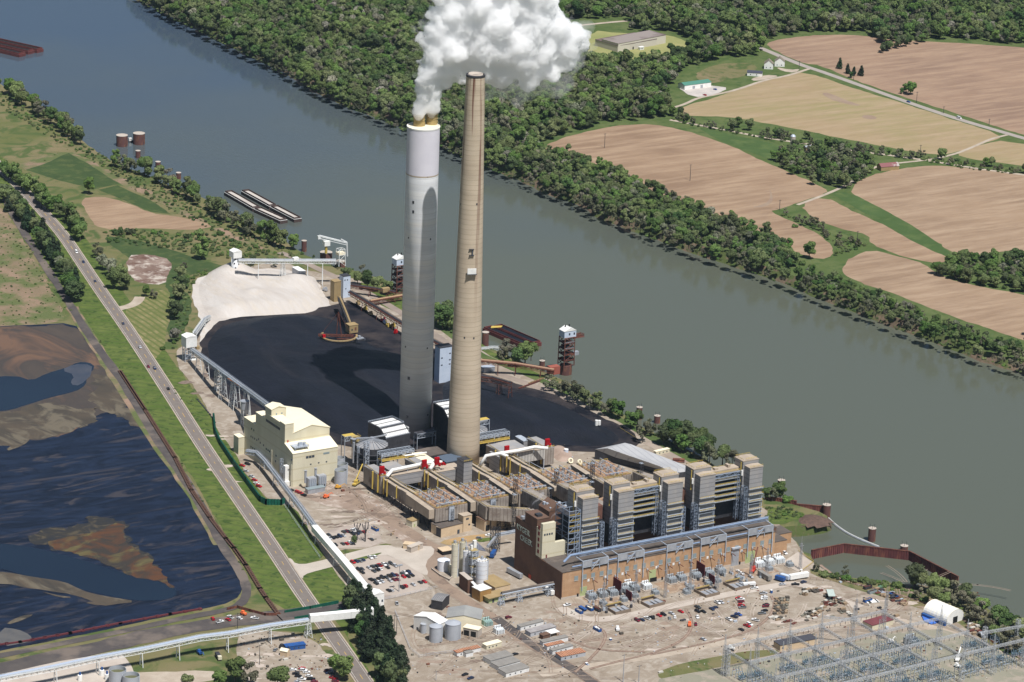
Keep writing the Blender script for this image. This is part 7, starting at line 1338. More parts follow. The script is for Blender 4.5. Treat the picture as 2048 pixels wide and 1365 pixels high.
cars([(645,513,'red','s'),(665,527,'white','p'),(668,552,'dark red','u'),(670,587,'red','u'),(680,608,'grey','p'),(895,465,'silver','p'),(903,500,'white','s'),(900,521,'white','u'),(920,580,'black','s'),(915,597,'dark red','u'),(905,640,'black','s'),(880,668,'grey','p'),(640,680,'blue','p',(40,14)),(600,702,'navy','p',(40,14)),(545,729,'white','p',(40,22)),(812,737,'white','p',(44,10)),(755,780,'white','u',(40,16)),(728,795,'red','p',(40,18)),(668,833,'black','s',(40,18)),(765,297,'silver','s',(40,22)),(803,412,'white','p',(60,-6)),(1100,58,'white','v',(40,18)),(1300,353,'navy','u',(40,-12)),(1217,375,'black','p',(50,2)),(1085,376,'silver','s',(50,-5)),(640,243,'white','s',(40,20)),(670,265,'white','s',(40,20))],'on the gravel east of the transformers','cars on the eastern gravel yard',(50,-3),(1350,1095))
cars([(382,724,'red','u',(20,35)),(455,755,'white','p',(50,-15)),(535,732,'red','s',(20,10)),(560,707,'white','p',(40,20)),(650,717,'white','s',(40,20)),(805,717,'white','p',(50,8)),(1193,1239,'white','s',(50,-2)),(1285,1224,'red','s',(50,-15)),(1300,1244,'white','u',(50,5)),(1330,1262,'white','s',(50,0)),(1222,1277,'black','u',(50,0)),(1245,1304,'black','s',(50,5)),(1280,1335,'white','p',(50,5)),(1355,1302,'white','s',(50,5)),(1375,1332,'black','p',(50,0)),(1410,1358,'dark red','s',(50,0)),(1545,1244,'dark red','s',(50,-10)),(1560,1271,'navy','u',(50,0)),(1600,1322,'red','p',(50,10)),(1620,1352,'dark red','s',(50,5)),(1015,1037,'grey','s',(20,-20)),(1240,1362,'silver','s',(50,5))],'in the construction yard below the overland conveyor','vehicles at the construction yard',(50,0),(350,1095))
cars([(680,917,'red','s'),(735,902,'black','u'),(718,972,'silver','s'),(775,1027,'silver','s'),(803,1064,'red','s'),(820,1097,'white','s'),(848,1127,'red','u'),(1173,1165,'black','s'),(1243,1185,'red','u'),(1270,1197,'red','u'),(1300,1217,'black','u')],'along the green fence by the cream building','cars along the green fence',(50,14),(350,750))
cars([(1205,892,'grey','s',(60,10)),(1297,862,'white','s',(60,-8))],'on the lane before the office block','cars before the office block',(50,14),(720,900))
cars([(1350,711,'dark red','u',(70,-20)),(1417,1081,'black','s',(50,-10)),(910,1287,'black','s',(60,-20)),(967,1323,'navy','s',(60,-18))],'among the trailers','cars among the trailers',(50,14),(750,1095))
HWD=(22,36)
cars([(447,189,'white','v'),(488,246,'navy','s'),(556,359,'navy','s'),(720,606,'navy','s'),(820,746,'silver','p'),(868,859,'dark red','s'),(905,868,'navy','p'),(984,989,'black','u')],'driving on the highway','cars on the highway',HWD,(0,440,2.926),.4,0)
cars([(1372,596,'blue','s'),(1668,691,'white','v'),(180,556,'red','s'),(240,523,'blue','s')],'on the far farm road and shop yard','far cars',(40,12),(1348,0,2.926),.2,0)
# lorry trailers, skips, machines
def boxtrailer(u,v,dp,L,w,h,mt_,lab,name='lorry_trailer',cat='trailer',open_=False,fill=None,z0=1.):
    p=g(u,v); rz=ang(p,g(u+dp[0],v+dp[1])); t=thing(name,lab,cat,(p.x,p.y,.2),rz); b=MB()
    if open_:
        b.box(-L/2,L/2,-w/2,w/2,.1,.3); b.box(-L/2,L/2,-w/2,-w/2+.15,.3,h); b.box(-L/2,L/2,w/2-.15,w/2,.3,h); b.box(-L/2,-L/2+.15,-w/2+.15,w/2-.15,.3,h); b.box(L/2-.15,L/2,-w/2+.15,w/2-.15,.3,h); b.build('container_body',mt_,t)
        b=MB(); rr=random.Random(int(u)); [b.bc(rr.uniform(-L/2+.8,L/2-.8),rr.uniform(-w/2+.5,w/2-.5),.3,rr.uniform(.8,1.6),.8,h-.4+rr.uniform(-.3,.3)) for _ in range(10)]; b.build('load',fill or m_conc,t)
    else:
        b.box(-L/2,L/2,-w/2,w/2,z0,h); b.build('container_body',mt_,t)
        for x in (-L*.32,-L*.22,L*.36): b=MB(); b.tube([(x,-w/2,.5),(x,w/2,.5)],.5,10); b.build('wheel_set',m_tyre,t)
    return t
boxtrailer(1029,1156-3,(25,13),15,2.6,4,m_silver,'long silver lorry trailer parked left of the turbine hall wall'); boxtrailer(986,1114,(14,-20),9,2.6,3.8,m_blue,'blue lorry container by the silos with a white cab'); boxtrailer(1097,1188,(14,9),11,2.6,4,m_white,'white lorry trailer under the roofed truss walkway')
boxtrailer(1529,1158,(20,12),13,3,4,m_trg,'grey box trailer at the right end of the transformer row'); boxtrailer(1560,1163,(20,6),7,3,3.6,m_blue,'blue and white container between the box trailers'); boxtrailer(1570,1160,(20,6),7,3,3.6,m_pblue,'pale container behind the blue one'); boxtrailer(1597,1159,(30,-5),15,3,4.2,m_white,'long white box trailer nearest the intake wall')
boxtrailer(1498,1173,(25,-2),9,2.6,2.6,m_trw,'low white motorhome-like cabin below the last transformer')
for i,(u,v,mt_,f_,lab) in enumerate(((1158,1226,m_blue,m_conc,'blue open skip, leftmost of three by the truss walkway'),(1165,1221,m_blue,m_blue,'blue covered skip in the middle of the three'),(1179,1220,m_blue,m_creamroof,'blue open skip of pale rubble, right of the covered one'),(1194,1222,m_dsteel,m_rsteel,'dark open skip full of rusty scrap beside the blue ones'),(750,1061,m_blue,m_btan,'blue skip at the top of the small car park'),(1194.5,1262,m_blue,m_white,'blue and white skip standing beside the curved railway'),(1735,1178,m_dsteel,m_rsteel,'dark grey skip of orange scrap, upper of the pair'),(1744,1187,m_glassp,m_rust,'grey skip of orange scrap, lower of the pair'),(1735,1204,m_blue,m_btan,'blue skip of tan rubble beside the haul lane'))):
    boxtrailer(u,v,(16,9) if i<6 else (22,-6),6.5,2.5,2.0,mt_,lab,'skip','skip',i!=1,f_)
boxtrailer(1744,1204.5,(18,-2),9,5,.6,m_white,'white tarpaulin covered stack near the blue skip','covered_stack','stack',False,None,.1)
def crane(u,v,dp,h,lab,mt_,bm):
    p=g(u,v); t=thing('mobile_crane',lab,'crane',(p.x,p.y,.2),ang(p,g(u+dp[0],v+dp[1]))); b=MB(); b.box(-4,4,-1.3,1.3,1,2.); b.box(-1.5,2,-1.2,1.2,2,3.8); b.build('body',mt_,t); b=MB(); b.beam((-1,0,3.4),(h*.8,0,h),.7); b.build('boom',bm,t); b=MB(); [b.tube([(x,-1.4,.6),(x,1.4,.6)],.6,8) for x in (-3,-1,1.4,3)]; b.build('wheels',m_tyre,t); b=MB(); b.box(1,2.4,-1.25,-.2,2.1,3.7); b.build('cab',m_glass,t)
crane(712,971,(20,-14),13,'yellow mobile crane with a raised boom beside the left duct house',m_yellow,m_yellow); crane(1506,1144,(10,-16),14,'red telescopic crane with a raised boom at the white transformers',M('crane_red',S(196,66,50)),m_rsteel)
crane(1916,1322,(14,-20),9,'white utility truck with a raised boom inside the switchyard',m_white,m_white); 
def machine(u,v,dp,mt_,lab,nm='machine',arm=True,cat='machine'):
    p=g(u,v); t=thing(nm,lab,cat,(p.x,p.y,.2),ang(p,g(u+dp[0],v+dp[1]))); b=MB(); b.box(-2.2,2.2,-1.1,1.1,.7,1.9); b.box(-1.6,.2,-.9,.9,1.9,3.); b.build('body',mt_,t); b=MB(); [b.tube([(x,-1.25,.6),(x,1.25,.6)],.6,8) for x in (-1.5,1.4)]; b.build('wheels',m_tyre,t)
    if arm: b=MB(); b.beam((1,0,1.8),(5,0,3.2),.4); b.beam((5,0,3.2),(6.4,0,1.6),.35); b.build('arm',mt_,t)
m_org=M('machine_orange',S(220,110,64))
machine(676,978,(20,-2),M('loader_yellow',S(200,150,60)),'yellow wheel loader in front of the grey tanks','wheel_loader'); machine(652,997,(20,-5),m_org,'orange boom lift on the dirt in front of the switch house','boom_lift'); machine(399,1309,(10,8),m_blue,'blue boom lift beneath the overland conveyor','boom_lift'); machine(487,1231,(10,4),m_org,'orange tractor beside the brown belt line','tractor',False); machine(565,1298,(10,4),m_dsteel,'dark loader beside the blue site office','wheel_loader')
machine(1379,1253,(0,14),m_org,'orange rail tractor on the curved track','rail_tractor',False); machine(1235,1262,(6,18),m_trw,'white truck mixer standing in the gravel yard','mixer_truck',False); machine(1462,1300,(10,3),m_white,'white and orange lorry by the first gantry','lorry',False); machine(1781,1287,(16,-8),m_white,'white crane truck between the gantries','crane_truck'); machine(1867,1333,(20,12),M('buff_machine',S(196,180,150)),'buff tracked machine on the switchyard gravel','tracked_drill'); machine(1915,1336,(20,6),m_white,'white pickup-like truck below the utility truck','utility_truck',False)
p=g(437,1318); t=thing('dump_truck','black and white dump truck under the overland conveyor','lorry',(p.x,p.y,.2),ang(p,g(446,1332))); b=MB(); b.box(-4.5,1.6,-1.3,1.3,1,2.9); b.build('tipper_body',m_dsteel,t); b=MB(); b.box(1.8,4.2,-1.2,1.2,.8,3.); b.build('cab',m_cream,t); b=MB(); [b.tube([(x,-1.3,.55),(x,1.3,.55)],.55,8) for x in (-3.4,-2.1,3.2)]; b.build('wheels',m_tyre,t)
# people
def person_mesh():
    me=bpy.data.meshes.new('person'); pts=[(0,0,.95),(0,0,1.2),(0,0,1.45),(0,0,1.55),(0,0,1.7),(.1,0,.9),(.12,.02,.5),(.12,-.02,.06),(.13,.12,.03),(-.1,0,.9),(-.12,.08,.5),(-.12,.02,.06),(-.13,.16,.03),(.2,0,1.42),(.27,.02,1.12),(.26,.12,.88),(-.2,0,1.42),(-.27,.02,1.12),(-.26,.12,.88)]
    ed=[(0,1),(1,2),(2,3),(3,4),(0,5),(5,6),(6,7),(7,8),(0,9),(9,10),(10,11),(11,12),(2,13),(13,14),(14,15),(2,16),(16,17),(17,18)]; rd=[.15,.14,.15,.06,.11,.09,.065,.05,.045,.09,.065,.05,.045,.06,.045,.04,.06,.045,.04]
    me.from_pydata(pts,ed,[]); o=bpy.data.objects.new('person',me); COL.objects.link(o); md=o.modifiers.new('s','SKIN'); sv=me.skin_vertices[0].data
    for i,r_ in enumerate(rd): sv[i].radius=(r_,r_)
    sv[0].use_root=True; o.modifiers.new('d','SUBSURF').levels=1
    dg=bpy.context.evaluated_depsgraph_get(); m2=bpy.data.meshes.new_from_object(o.evaluated_get(dg)); bpy.data.objects.remove(o); m2.materials.clear()
    for mm in (M('trousers',(.02,.03,.06)),M('shirt_white',(.6,.6,.58)),M('skin',(.4,.24,.17))): m2.materials.append(mm)
    for f in m2.polygons: f.material_index=0 if f.center.z<1. else 2 if f.center.z>1.56 else 1
    return m2
pm=person_mesh()
for i,(cx,cy_,lab) in enumerate(((1195,1100,'person in a light shirt nearest the blue site office'),(1220,1120,'person walking just behind the first one near the site office'),(1258,1136,'person in dark trousers walking alone towards the parked cars'),(1380,1230,'person standing left of two others by the parked cars'),(1413,1243,'person in the middle of the three by the parked cars'),(1463,1243,'person standing rightmost by the parked cars'))):
    u,v=cr(cx,cy_,350,1095); p=g(u,v,.1); o=bpy.data.objects.new('person',pm); COL.objects.link(o); o.location=p; o.rotation_euler=(0,0,i*1.1); tag(o,lab,'person','people in the construction yard')
# ================================================================ TRANSFORMERS along the hall
m_tx=M('transformer_grey',S(172,178,182),S(140,148,154),.6,.5,metal=.1); m_txw=M('transformer_white',S(226,230,230),S(210,214,216),.6,.5); m_bush=M('bushing_brown',S(64,50,50))
def transformer(u,v,mt_,lab,sc=1.,px_=True,group='transformers along the turbine hall'):
    p=g(u,v); t=thing('transformer',lab,'transformer',(p.x,p.y,.2),0,group); t.scale=(sc,)*3; b=MB(); b.box(-3,3,-1.6,1.6,.5,4.2); b.box(-2.6,2.6,-1.3,1.3,4.2,4.5); b.build('tank',mt_,t)
    for sy in (-1,1): 
        for k in range(5): b=MB(); x=-2.5+k*1.15; b.box(x,x+.7,sy*2.6-.9,sy*2.6+.9,1,3.8); b.build('radiator_fin',mt_,t)
    b=MB(); b.tube([(-3.2,1.,5.6),(2,1.,5.6)],.5,10); b.build('oil_conservator',mt_,t)
    for k in range(3): b=MB(); b.cyl(-1.8+k*1.8,-.4,4.5,6.8,.22,.12,8); b.build('bushing',m_bush,t)
    b=MB(); b.box(-3.6,3.6,-4,4,0,.5); b.build('plinth',m_conc,t); return t
k_=0
for (u,v) in ((1182,1193),(1204,1189),(1225,1186),(1248,1179),(1268,1176),(1342,1160),(1362,1156),(1392-1,1151),(1417,1147),(1440,1142)):
    k_+=1; transformer(u,v+6,m_tx,f'{nth(k_)} grey transformer from the left along the turbine hall')
for i,(u,v) in enumerate(((1257,1171),(1292,1173),(1516,1129),(1536,1125),(1556,1121))): transformer(u,v+6,m_txw,f'{nth(i+1)} white transformer from the left along the turbine hall',1. if i<2 else 1.12)
for i,(u,v) in enumerate(((1247,1204),(1269,1196),(1206,1212),(1310,1190),(1379,1180),(1416,1172),(1434,1166),(1375-2,1189),(1477,1161),(1538,1142),(1579,1134))): transformer(u,v,m_tx,f'{nth(i+1)} small transformer in the front rank, from the left',.72,group='small transformers in the front rank')
for i,(u,v,mt_,lab) in enumerate(((974,1252,M('transformer_green',S(150,176,170)),'pale green transformer on the gravel by the grey roofed shed'),(997,1268,m_txw,'white transformer on the gravel by the lane'))): transformer(u,v,mt_,lab,.95,group=None)
# fire walls
for i,(u,v,h,L,w) in enumerate(((1241,1190,9.5,11,'tall'),(1262,1204,6.5,7,'short'),(1408,1157,9.5,11,'tall'),(1428,1170,6,7,'short'))):
    p=g(u,v); t=thing('fire_wall',f'{w} maroon fire wall between the transformers, {"left" if i<2 else "right"} group','fire wall',(p.x,p.y,0)); b=MB(); b.box(0,.5,0,L,0,h); b.build('panel',M('maroon_panel',S(84,28,40)) if i==0 else bpy.data.materials['maroon_panel'],t)
# lattice masts and slanted brackets by the hall
m_lat=M('lattice_grey',S(170,170,172),S(150,150,152),.4,.6)
for i,(u,v,vt) in enumerate(((1206,1222,1150),(1270,1206,1122),(1330,1196,1117),(1379,1190,1112),(1434,1180,1102),(1501,1153,1097),(1533,1150,1082),(1600,1140,1072),(1711,1240,1188),(1772,1225,1172))):
    p=g(u,v); h=hh(u,v,vt); t=thing('lattice_mast',f'{nth(i+1)} slim grey lattice mast from the left in front of the turbine hall','mast',(p.x,p.y,0),0,'lattice masts before the turbine hall'); b=MB(); b.lat(0,0,0,h*.78,1.7,.9,10,.16); b.beam((0,0,h*.78),(0,0,h),.14); b.beam((-2,0,h*.7),(2,0,h*.7),.18); b.beam((-2,0,h*.5),(2,0,h*.5),.18); b.build('lattice',m_lat,t)
for i in range(17):
    x=25+i*8.7; t=thing('wall_bracket',f'{nth(i+1)} rust-brown slanted bracket from the left on the hall front','bracket',(x,-.1,10.5-(i%3)*.3),0,'slanted brackets on the hall front'); b=MB(); b.beam((0,0,0),(1.6,-3.2,-1.4),.4); b.build('strut',m_rsteel,t); b=MB(); b.bc(0,-.5,-.2,.9,.6,1.2); b.build('cable_head',m_steel,t)
for i,(a,c) in enumerate((((1231,1231),(1262,1224)),((1299,1218),(1330,1210)),((1412,1197),(1440,1190)),((1470,1183),(1500,1176)))):
    pa=g(*a);pc=g(*c); L=(pc-pa).length; t=thing('oil_pit',f'{nth(i+1)} concrete tank pit with pale covers, from the left below the transformers','pit',(pa.x,pa.y,0),ang(pa,pc),'concrete pits below the transformers'); b=MB(); b.box(0,L,0,.5,0,2.2); b.box(0,L,13,13.5,0,2.2); b.box(0,.5,.5,13,0,2.2); b.box(L-.5,L,.5,13,0,2.2); b.build('pit_wall',M('pit_wall',S(126,112,98)) if i==0 else bpy.data.materials['pit_wall'],t)
    b=MB(); b.box(.5,L*.35,.6,8,1.6,1.9); b.box(L*.45,L*.62,.6,8,1.6,1.9); b.box(L*.7,L-.5,.6,8,1.6,1.9); b.build('cover_slab',m_silver,t); b=MB(); b.rail([(1,12,2.2),(L,12,2.2)],1,.2,1.5); b.build('handrail',m_yellow,t)
for i,(a,c,d) in enumerate((((1190,1216),(1272,1199),20),((1340,1188),(1420,1172),20),((1480,1160),(1560,1144),16))):
    pa=g(*a);pc=g(*c); sheet('equipment_pad',[(pa.x,pa.y),(pc.x,pc.y),(pc.x,pc.y+d),(pa.x,pa.y+d)],.16,M('stained_pad',S(150,128,108),S(128,108,90),.1,c3=S(168,150,130),sc3=.2,det=8,spec=.1) if i==0 else bpy.data.materials['stained_pad'],0,.6,world=True)
rr=random.Random(5)
cabs=sorted([(rr.uniform(14,160),rr.uniform(-34,-10)) for _ in range(46)])
for i,(x,y) in enumerate(cabs):
    
    if 55<x<70 or 108<x<120: continue
    t=thing('switch_cabinet',f'{nth(i+1)} small switch unit from the left among the transformers' ,'switch unit',(x,y,.2),rr.choice((0,1.57)),'small switch units among the transformers') ; b=MB(); b.box(-.8,.8,-.6,.6,0,rr.uniform(1.2,2.6)); b.build('cabinet',rr.choice((m_steel,m_tx,m_dsteel,m_beige)),t); b=MB(); [b.beam((dx,0,1.2),(dx,0,rr.uniform(3.5,5.5)),.16) for dx in (-.7,0,.7)]; b.build('insulator_post',m_steel,t)
# ================================================================ SWITCHYARD
T1p=g(1447,1352); T5p=g(1703,1292); da=(T5p-T1p)/4; 
q1=g(1518,1421); db=Vector((-da.y,da.x,0)).normalized()*-1; db*=27.
m_sw=M('switchyard_steel',S(196,198,200),S(176,178,180),.5,.5,metal=.15); m_brk=M('breaker_blue_grey',S(112,134,146),S(96,116,128),.5,.5)
ROWN=['back','second','third','fourth','front']
def gantry_tower(i,j):
    p=T1p+da*i+db*j; t=thing('gantry_tower',f'{nth(i+1)} lattice gantry tower from the left in the {ROWN[j]} row of the switchyard','gantry tower',(p.x,p.y,0),ang(T1p,T5p),'switchyard gantry towers'); b=MB(); b.lat(0,0,0,21,2.6,1.5,8,.2); b.lat(0,0,21,29,1.1,.25,4,.1); b.build('lattice',m_sw,t); return p
pos={}
for j in range(4):
    for i in range(0,10):
        p=T1p+da*i+db*j; u_,v_=px(p)
        if u_>(1790,1880,1985,2110)[j] or v_>1470: continue
        if j>0 and i>0 and px(p)[1]<1275 and px(p)[0]<2000: pass
        pos[(i,j)]=gantry_tower(i,j)
first=None
for (i,j),p in list(pos.items()):
    for (di,dj,nm) in ((1,0,'cross'),(0,1,'long')):
        q=pos.get((i+di,j+dj))
        if q is None or (dj and i%1): continue
        t=thing('gantry_beam',f'{nm} lattice beam leaving the {nth(i+1)} tower of the {ROWN[j]} switchyard row','gantry beam',(p.x,p.y,19 if di else 17.5),0,'switchyard lattice beams'); d=q-p; b=MB(); b.girder((0,0,0),(d.x,d.y,0),1.3,1.4,11,.15); b.build('truss',m_sw,t)
        if di:
            for k in range(6): b=MB(); c=d*((k+.5)/6); b.tube([(c.x,c.y,0),(c.x,c.y,-2.4)],.16,6); b.build('insulator_string',m_bush,t)
def breaker(p,rz,lab,proto=[None]):
    if proto[0] is None:
        t=thing('circuit_breaker',lab,'circuit breaker',p,rz,'circuit breakers in the switchyard'); b=MB(); [b.tube([(-1.6,y,2.2),(1.6,y,2.2)],.45,8) for y in (-1.6,0,1.6)]; b.build('tank',m_brk,t); 
        for y in (-1.6,0,1.6):
            for s in (-1,1): b=MB(); b.tube([(s*.8,y,2.4),(s*1.9,y,5.2)],.22,6); b.build('bushing',m_brk,t)
        b=MB(); b.box(-1.2,1.2,-2.2,2.2,.8,1.5); b.box(1.4,2.2,-.6,.6,0,2); [b.beam((x,y,0),(x,y,1),.2) for x in (-1,1) for y in (-2,2)]; b.build('frame',m_steel,t); proto[0]=kids(t)
    else: dup(proto[0],p,rz,lab)
def disc(p,rz,lab,proto=[None]):
    if proto[0] is None:
        t=thing('disconnect_switch',lab,'disconnect switch',p,rz,'disconnect switches in the switchyard'); b=MB(); [b.beam((x,y,0),(x,y,4),.28) for x in (-1.8,1.8) for y in (-2.6,2.6)]; b.beam((-1.8,-2.6,4),(-1.8,2.6,4),.28); b.beam((1.8,-2.6,4),(1.8,2.6,4),.28); b.build('frame',m_steel,t); 
        for y in (-2.2,0,2.2): b=MB(); [b.cyl(x,y,4.1,6.2,.2,.16,6) for x in (-1.8,1.8)]; b.beam((-1.8,y,6.2),(1.8,y,6.4),.14); b.build('insulator_pair',m_brk,t)
        proto[0]=kids(t)
    else: dup(proto[0],p,rz,lab)
nb=0;nd=0; rz0=ang(T1p,T5p)
for j in range(3):
    for i in range(10):
        for fi in (.25,.5,.75):
            for fj in (.2,.42,.62,.85):
                p=T1p+da*(i+fi)+db*(j+fj); u_,v_=px(p)
                if not(1330<u_<2075 and 1290<v_<1400): continue
                if v_<1345-(u_-1440)*.18+14: continue
                if 1850<u_<1930 and v_<1345: continue
                if 1340<u_<1560 and v_<1352: continue
                p=p+Vector((rr.uniform(-.5,.5),rr.uniform(-.5,.5),.2))
                if (fj in (.42,)): nb+=1; breaker(p,rz0+1.57,f'blue-grey circuit breaker, {nth(nb)} in the switchyard counted by column')
                else: nd+=1; disc(p,rz0+(1.57 if nd%2 else 0),f'steel disconnect switch, {nth(nd)} in the switchyard counted by column')
print('breakers',nb,nd)
transformer(1822,1292,m_tx,'large transformer inside the switchyard with a rounded white radiator bank',1.3,group=None)
for i,(a,c) in enumerate((((1720,1244),(1648,1236)),((1967,1268),(2036,1256)),((2036,1256),(2120,1242)))):
    p=g(*a,0) if False else g(a[0],a[1],18); q=g(c[0],c[1],18); t=thing('gantry_beam',f'{["first","second","third"][i]} outlying lattice beam at the right of the switchyard','gantry beam',p,0,'outlying lattice beams'); d=q-p; b=MB(); b.girder((0,0,0),(d.x,d.y,0),1.3,1.4,12,.15); b.build('truss',m_sw,t)
for i,(u,v,vt) in enumerate(((1967,1305,1268),(2033,1290,1250),(1453,1352,1300))):
    p=g(u,v); t=thing('lattice_pylon',['lattice pylon below the silver half-round hut','lattice pylon at the right edge of the photo','short lattice pylon beside the first gantry'][i],'pylon',(p.x,p.y,0)); b=MB(); b.lat(0,0,0,18,2.6,2.2,8,.28); b.build('lattice',m_sw,t)
for i,(u,v,vt,lab) in enumerate(((1246,1365,1309,'tall steel pole left of its neighbour at the bottom centre'),(1277,1368,1331,'shorter steel pole at the bottom centre'),(798,1184,1130,'tall floodlight mast in the main car park'),(872,1362,1342,'slim lamp pole below the rusty roofed trailer'),(788,1282,1230,'timber power pole between the pine grove and the dirt yard'),(793,1270,1232,'second timber power pole beside the dirt yard'),(475,1259,1226,'dark pole beside the haul road'),(519,1330,1290,'slim pole beside the construction yard'),(713,1108,1043,'bare dark tree-like mast left of its twin in the small car park') ,(731,1084,1045,'dark ornamental mast in the small car park'),(690,1117,1098,'slim lamp by the entry road'),(1783,500,480,'x'))):
    if lab=='x' or 'tree-like' in lab: continue
    p=g(u,v); h=hh(u,v,vt); t=thing('pole',lab,'pole',(p.x,p.y,0)); b=MB(); b.cyl(0,0,0,h,.38 if i<3 else .22,.2 if i<3 else .14,8); b.build('shaft',m_lat if i<4 else m_dsteel,t); b=MB(); b.beam((-1.8,0,h-.6),(1.8,0,h-.6),.5 if i==2 else .2); (b.bc(0,0,h-.8,4,1.2,.8) if i==2 else None); b.build('crossarm' if i!=2 else 'lamp_head',m_silver if i==2 else m_dsteel,t)
for i,(u,v,vt) in enumerate(((714,1081,1045),(730,1084,1044))):
    p=g(u,v); h=hh(u,v,vt); t=thing('bare_tree',['left','right'][i]+' bare leafless tree in the small car park','tree',(p.x,p.y,0)); b=MB(); b.cyl(0,0,0,h*.6,.5,.3,8); b.build('trunk',m_dsteel,t); b=MB(); q=random.Random(i); [b.tube([(0,0,h*q.uniform(.25,.6)),(math.cos(k)*2.2,math.sin(k)*2.2,h*q.uniform(.65,.85)),(math.cos(k)*2.6,math.sin(k)*2.6,h*q.uniform(.85,1.))],.2,5) for k in range(7)]; b.build('crown',m_dsteel,t)
# fences, walls, rails
def fence(name,lab,pts,h,mt_,thick=.25,step=3.,solid=True,cat='fence',z=0):
    P=[g(u,v,z) for u,v in pts]; t=thing(name,lab,cat,P[0]); o=P[0]
    if solid:
        b=MB(); [b.beam(a-o+Vector((0,0,h/2)),c-o+Vector((0,0,h/2)),thick,h) for a,c in zip(P,P[1:])]
        for a,c in zip(P,P[1:]):
            n=max(1,int((c-a).length/step)); [b.beam(a.lerp(c,i/n)-o,a.lerp(c,i/n)-o+Vector((0,0,h)),thick*2.2) for i in range(n+1)]
        b.build('panel',mt_,t)
    else: b=MB(); b.rail([p-o for p in P],h,.12,step); b.build('fence_rail',mt_,t)
    return t
m_gwall=M('green_sheet_pile',S(20,92,74),S(14,74,60),.3,.6)
fence('green_retaining_wall','dark green sheet retaining wall between the highway and the cream building',[(427,838),(430,868),(440,890),(465,928),(492,966),(520,1004),(532,1010),(562,1011),(568,1008)],4.5,m_gwall,.5,2.)
fence('bridge_parapet','green parapet of the haul road bridge over the highway, far side',[(570,1228),(620,1219),(676,1208)],2.4,m_gwall,.3,2.,cat='parapet'); fence('bridge_parapet','green parapet of the haul road bridge over the highway, near side',[(590,1243),(640,1235),(690,1226)],3.2,m_gwall,.3,2.,cat='parapet')
P0=g(640,1225,0); ribbon('bridge_deck',[(560,1235),(620,1226),(690,1215),(740,1206)],12,1.2,m_ash_road)
fence('belt_line','rust-brown low conveyor line running beside the pond levee',[(240,745),(290,822),(350,918),(383,983),(420,1038),(452,1080),(468,1099),(492,1133),(520,1180),(532,1198),(554,1228)],1.4,M('belt_brown',S(92,68,56)),1.3,3.,cat='conveyor')
fence('dredge_pipe','long maroon dredge pipe lying along the pond edge',[(-40,1296),(40,1286),(140,1268),(240,1248),(340,1230),(400,1220)],1.1,M('maroon_pipe',S(96,46,50)),1.1,8.,cat='pipe')
fence('brown_fence','curved rust-brown screen beside the haul road',[(455,1221),(475,1217),(500,1224),(530,1232),(560,1232)],2.0,m_rsteel,.3,2.)
fence('yard_fence','chain fence along the verge above the car parks',[(568,1012),(600,1060),(640,1118)],2,m_steel,.1,4,False); fence('yard_fence','chain fence below the main car park',[(746,1206),(790,1197),(872,1178)],2,m_steel,.1,4,False); fence('yard_fence','chain fence around the dirt yard with the sheds',[(790,1225),(820,1300),(838,1316),(880,1310),(960,1298)],2,m_steel,.1,4,False)
fence('yard_fence','chain fence along the river road above the switchyard',[(1620,1160),(1700,1168),(1780,1190),(1850,1212),(1900,1225),(1960,1262),(2020,1300)],2,m_rsteel,.1,4,False); fence('guard_rail','low guard rail beside the haul lane at the main car park',[(846,1158),(862,1172),(872,1180)],1.2,m_btan,.3,3,False)
fence('ditch_rail','dark pipe along the ditch by the green wall',[(395,800),(420,830),(430,846)],.6,m_dsteel,.6,5)
fence('limestone_berm_rail','yellow barrier along the river road',[(1240,858),(1275,880)],1,m_yellow,.3,3,False)
m_rail=M('rail_bed',S(134,116,102),S(154,136,120),.3,.9)
for nm,pts in (('a',[(1192,1252),(1208,1262),(1212,1275),(1202,1295),(1180,1318),(1150,1345)]),('b',[(1372,1220),(1382,1235),(1384,1255),(1372,1275),(1345,1292),(1300,1308),(1240,1322),(1180,1338)]),('c',[(1542,1192),(1550,1206),(1545,1225),(1528,1245),(1500,1262),(1450,1278),(1380,1294),(1300,1310)]),('d',[(1060,1240),(1090,1252),(1120,1270),(1160,1290),(1210,1302),(1290,1304)]),('e',[(1640,1130),(1680,1160),(1760,1180),(1850,1204),(1920,1235),(1990,1280),(2060,1330)])):
    ribbon('railway_track',pts,2.4,.3,m_rail,amp=.3); P=pts
    offset_line(pts,.75,.36,.22,m_rsteel); offset_line(pts,-.75,.36,.22,m_rsteel)
rr=random.Random(9)
# stored steel and timber stacks
def stack(u,v,k,mt_,lab,grp,L=None):
    p=g(u,v); t=thing('material_stack',lab,'stack',(p.x,p.y,.15),rr.uniform(-.3,.3)+(0 if k%2 else .2),grp); L=L or rr.uniform(2.5,4.5); b=MB()
    for q in range(rr.randint(2,4)): b.box(-L/2+rr.uniform(-.2,.2),L/2+rr.uniform(-.2,.2),-1+rr.uniform(-.2,.2),1+rr.uniform(-.2,.2),q*.4,q*.4+.32)
    b.build('bundle',mt_,t)
m_pal=[M('stack_grey',S(120,116,104)),M('stack_tan',S(150,130,106)),M('stack_dark',S(86,80,72)),M('stack_white',S(190,186,176))]; n_=0
for iy in range(7):
    for ix in range(5):
        u=1553+ix*5.4-iy*.6; v=1199+iy*5.-ix*.4; n_+=1; stack(u,v,n_,rr.choice(m_pal[:3]),f'{nth(n_)} pallet stack in the neat grid beside the curved track','pallet stacks in the neat grid',2.6)
n_=0; loose=[]
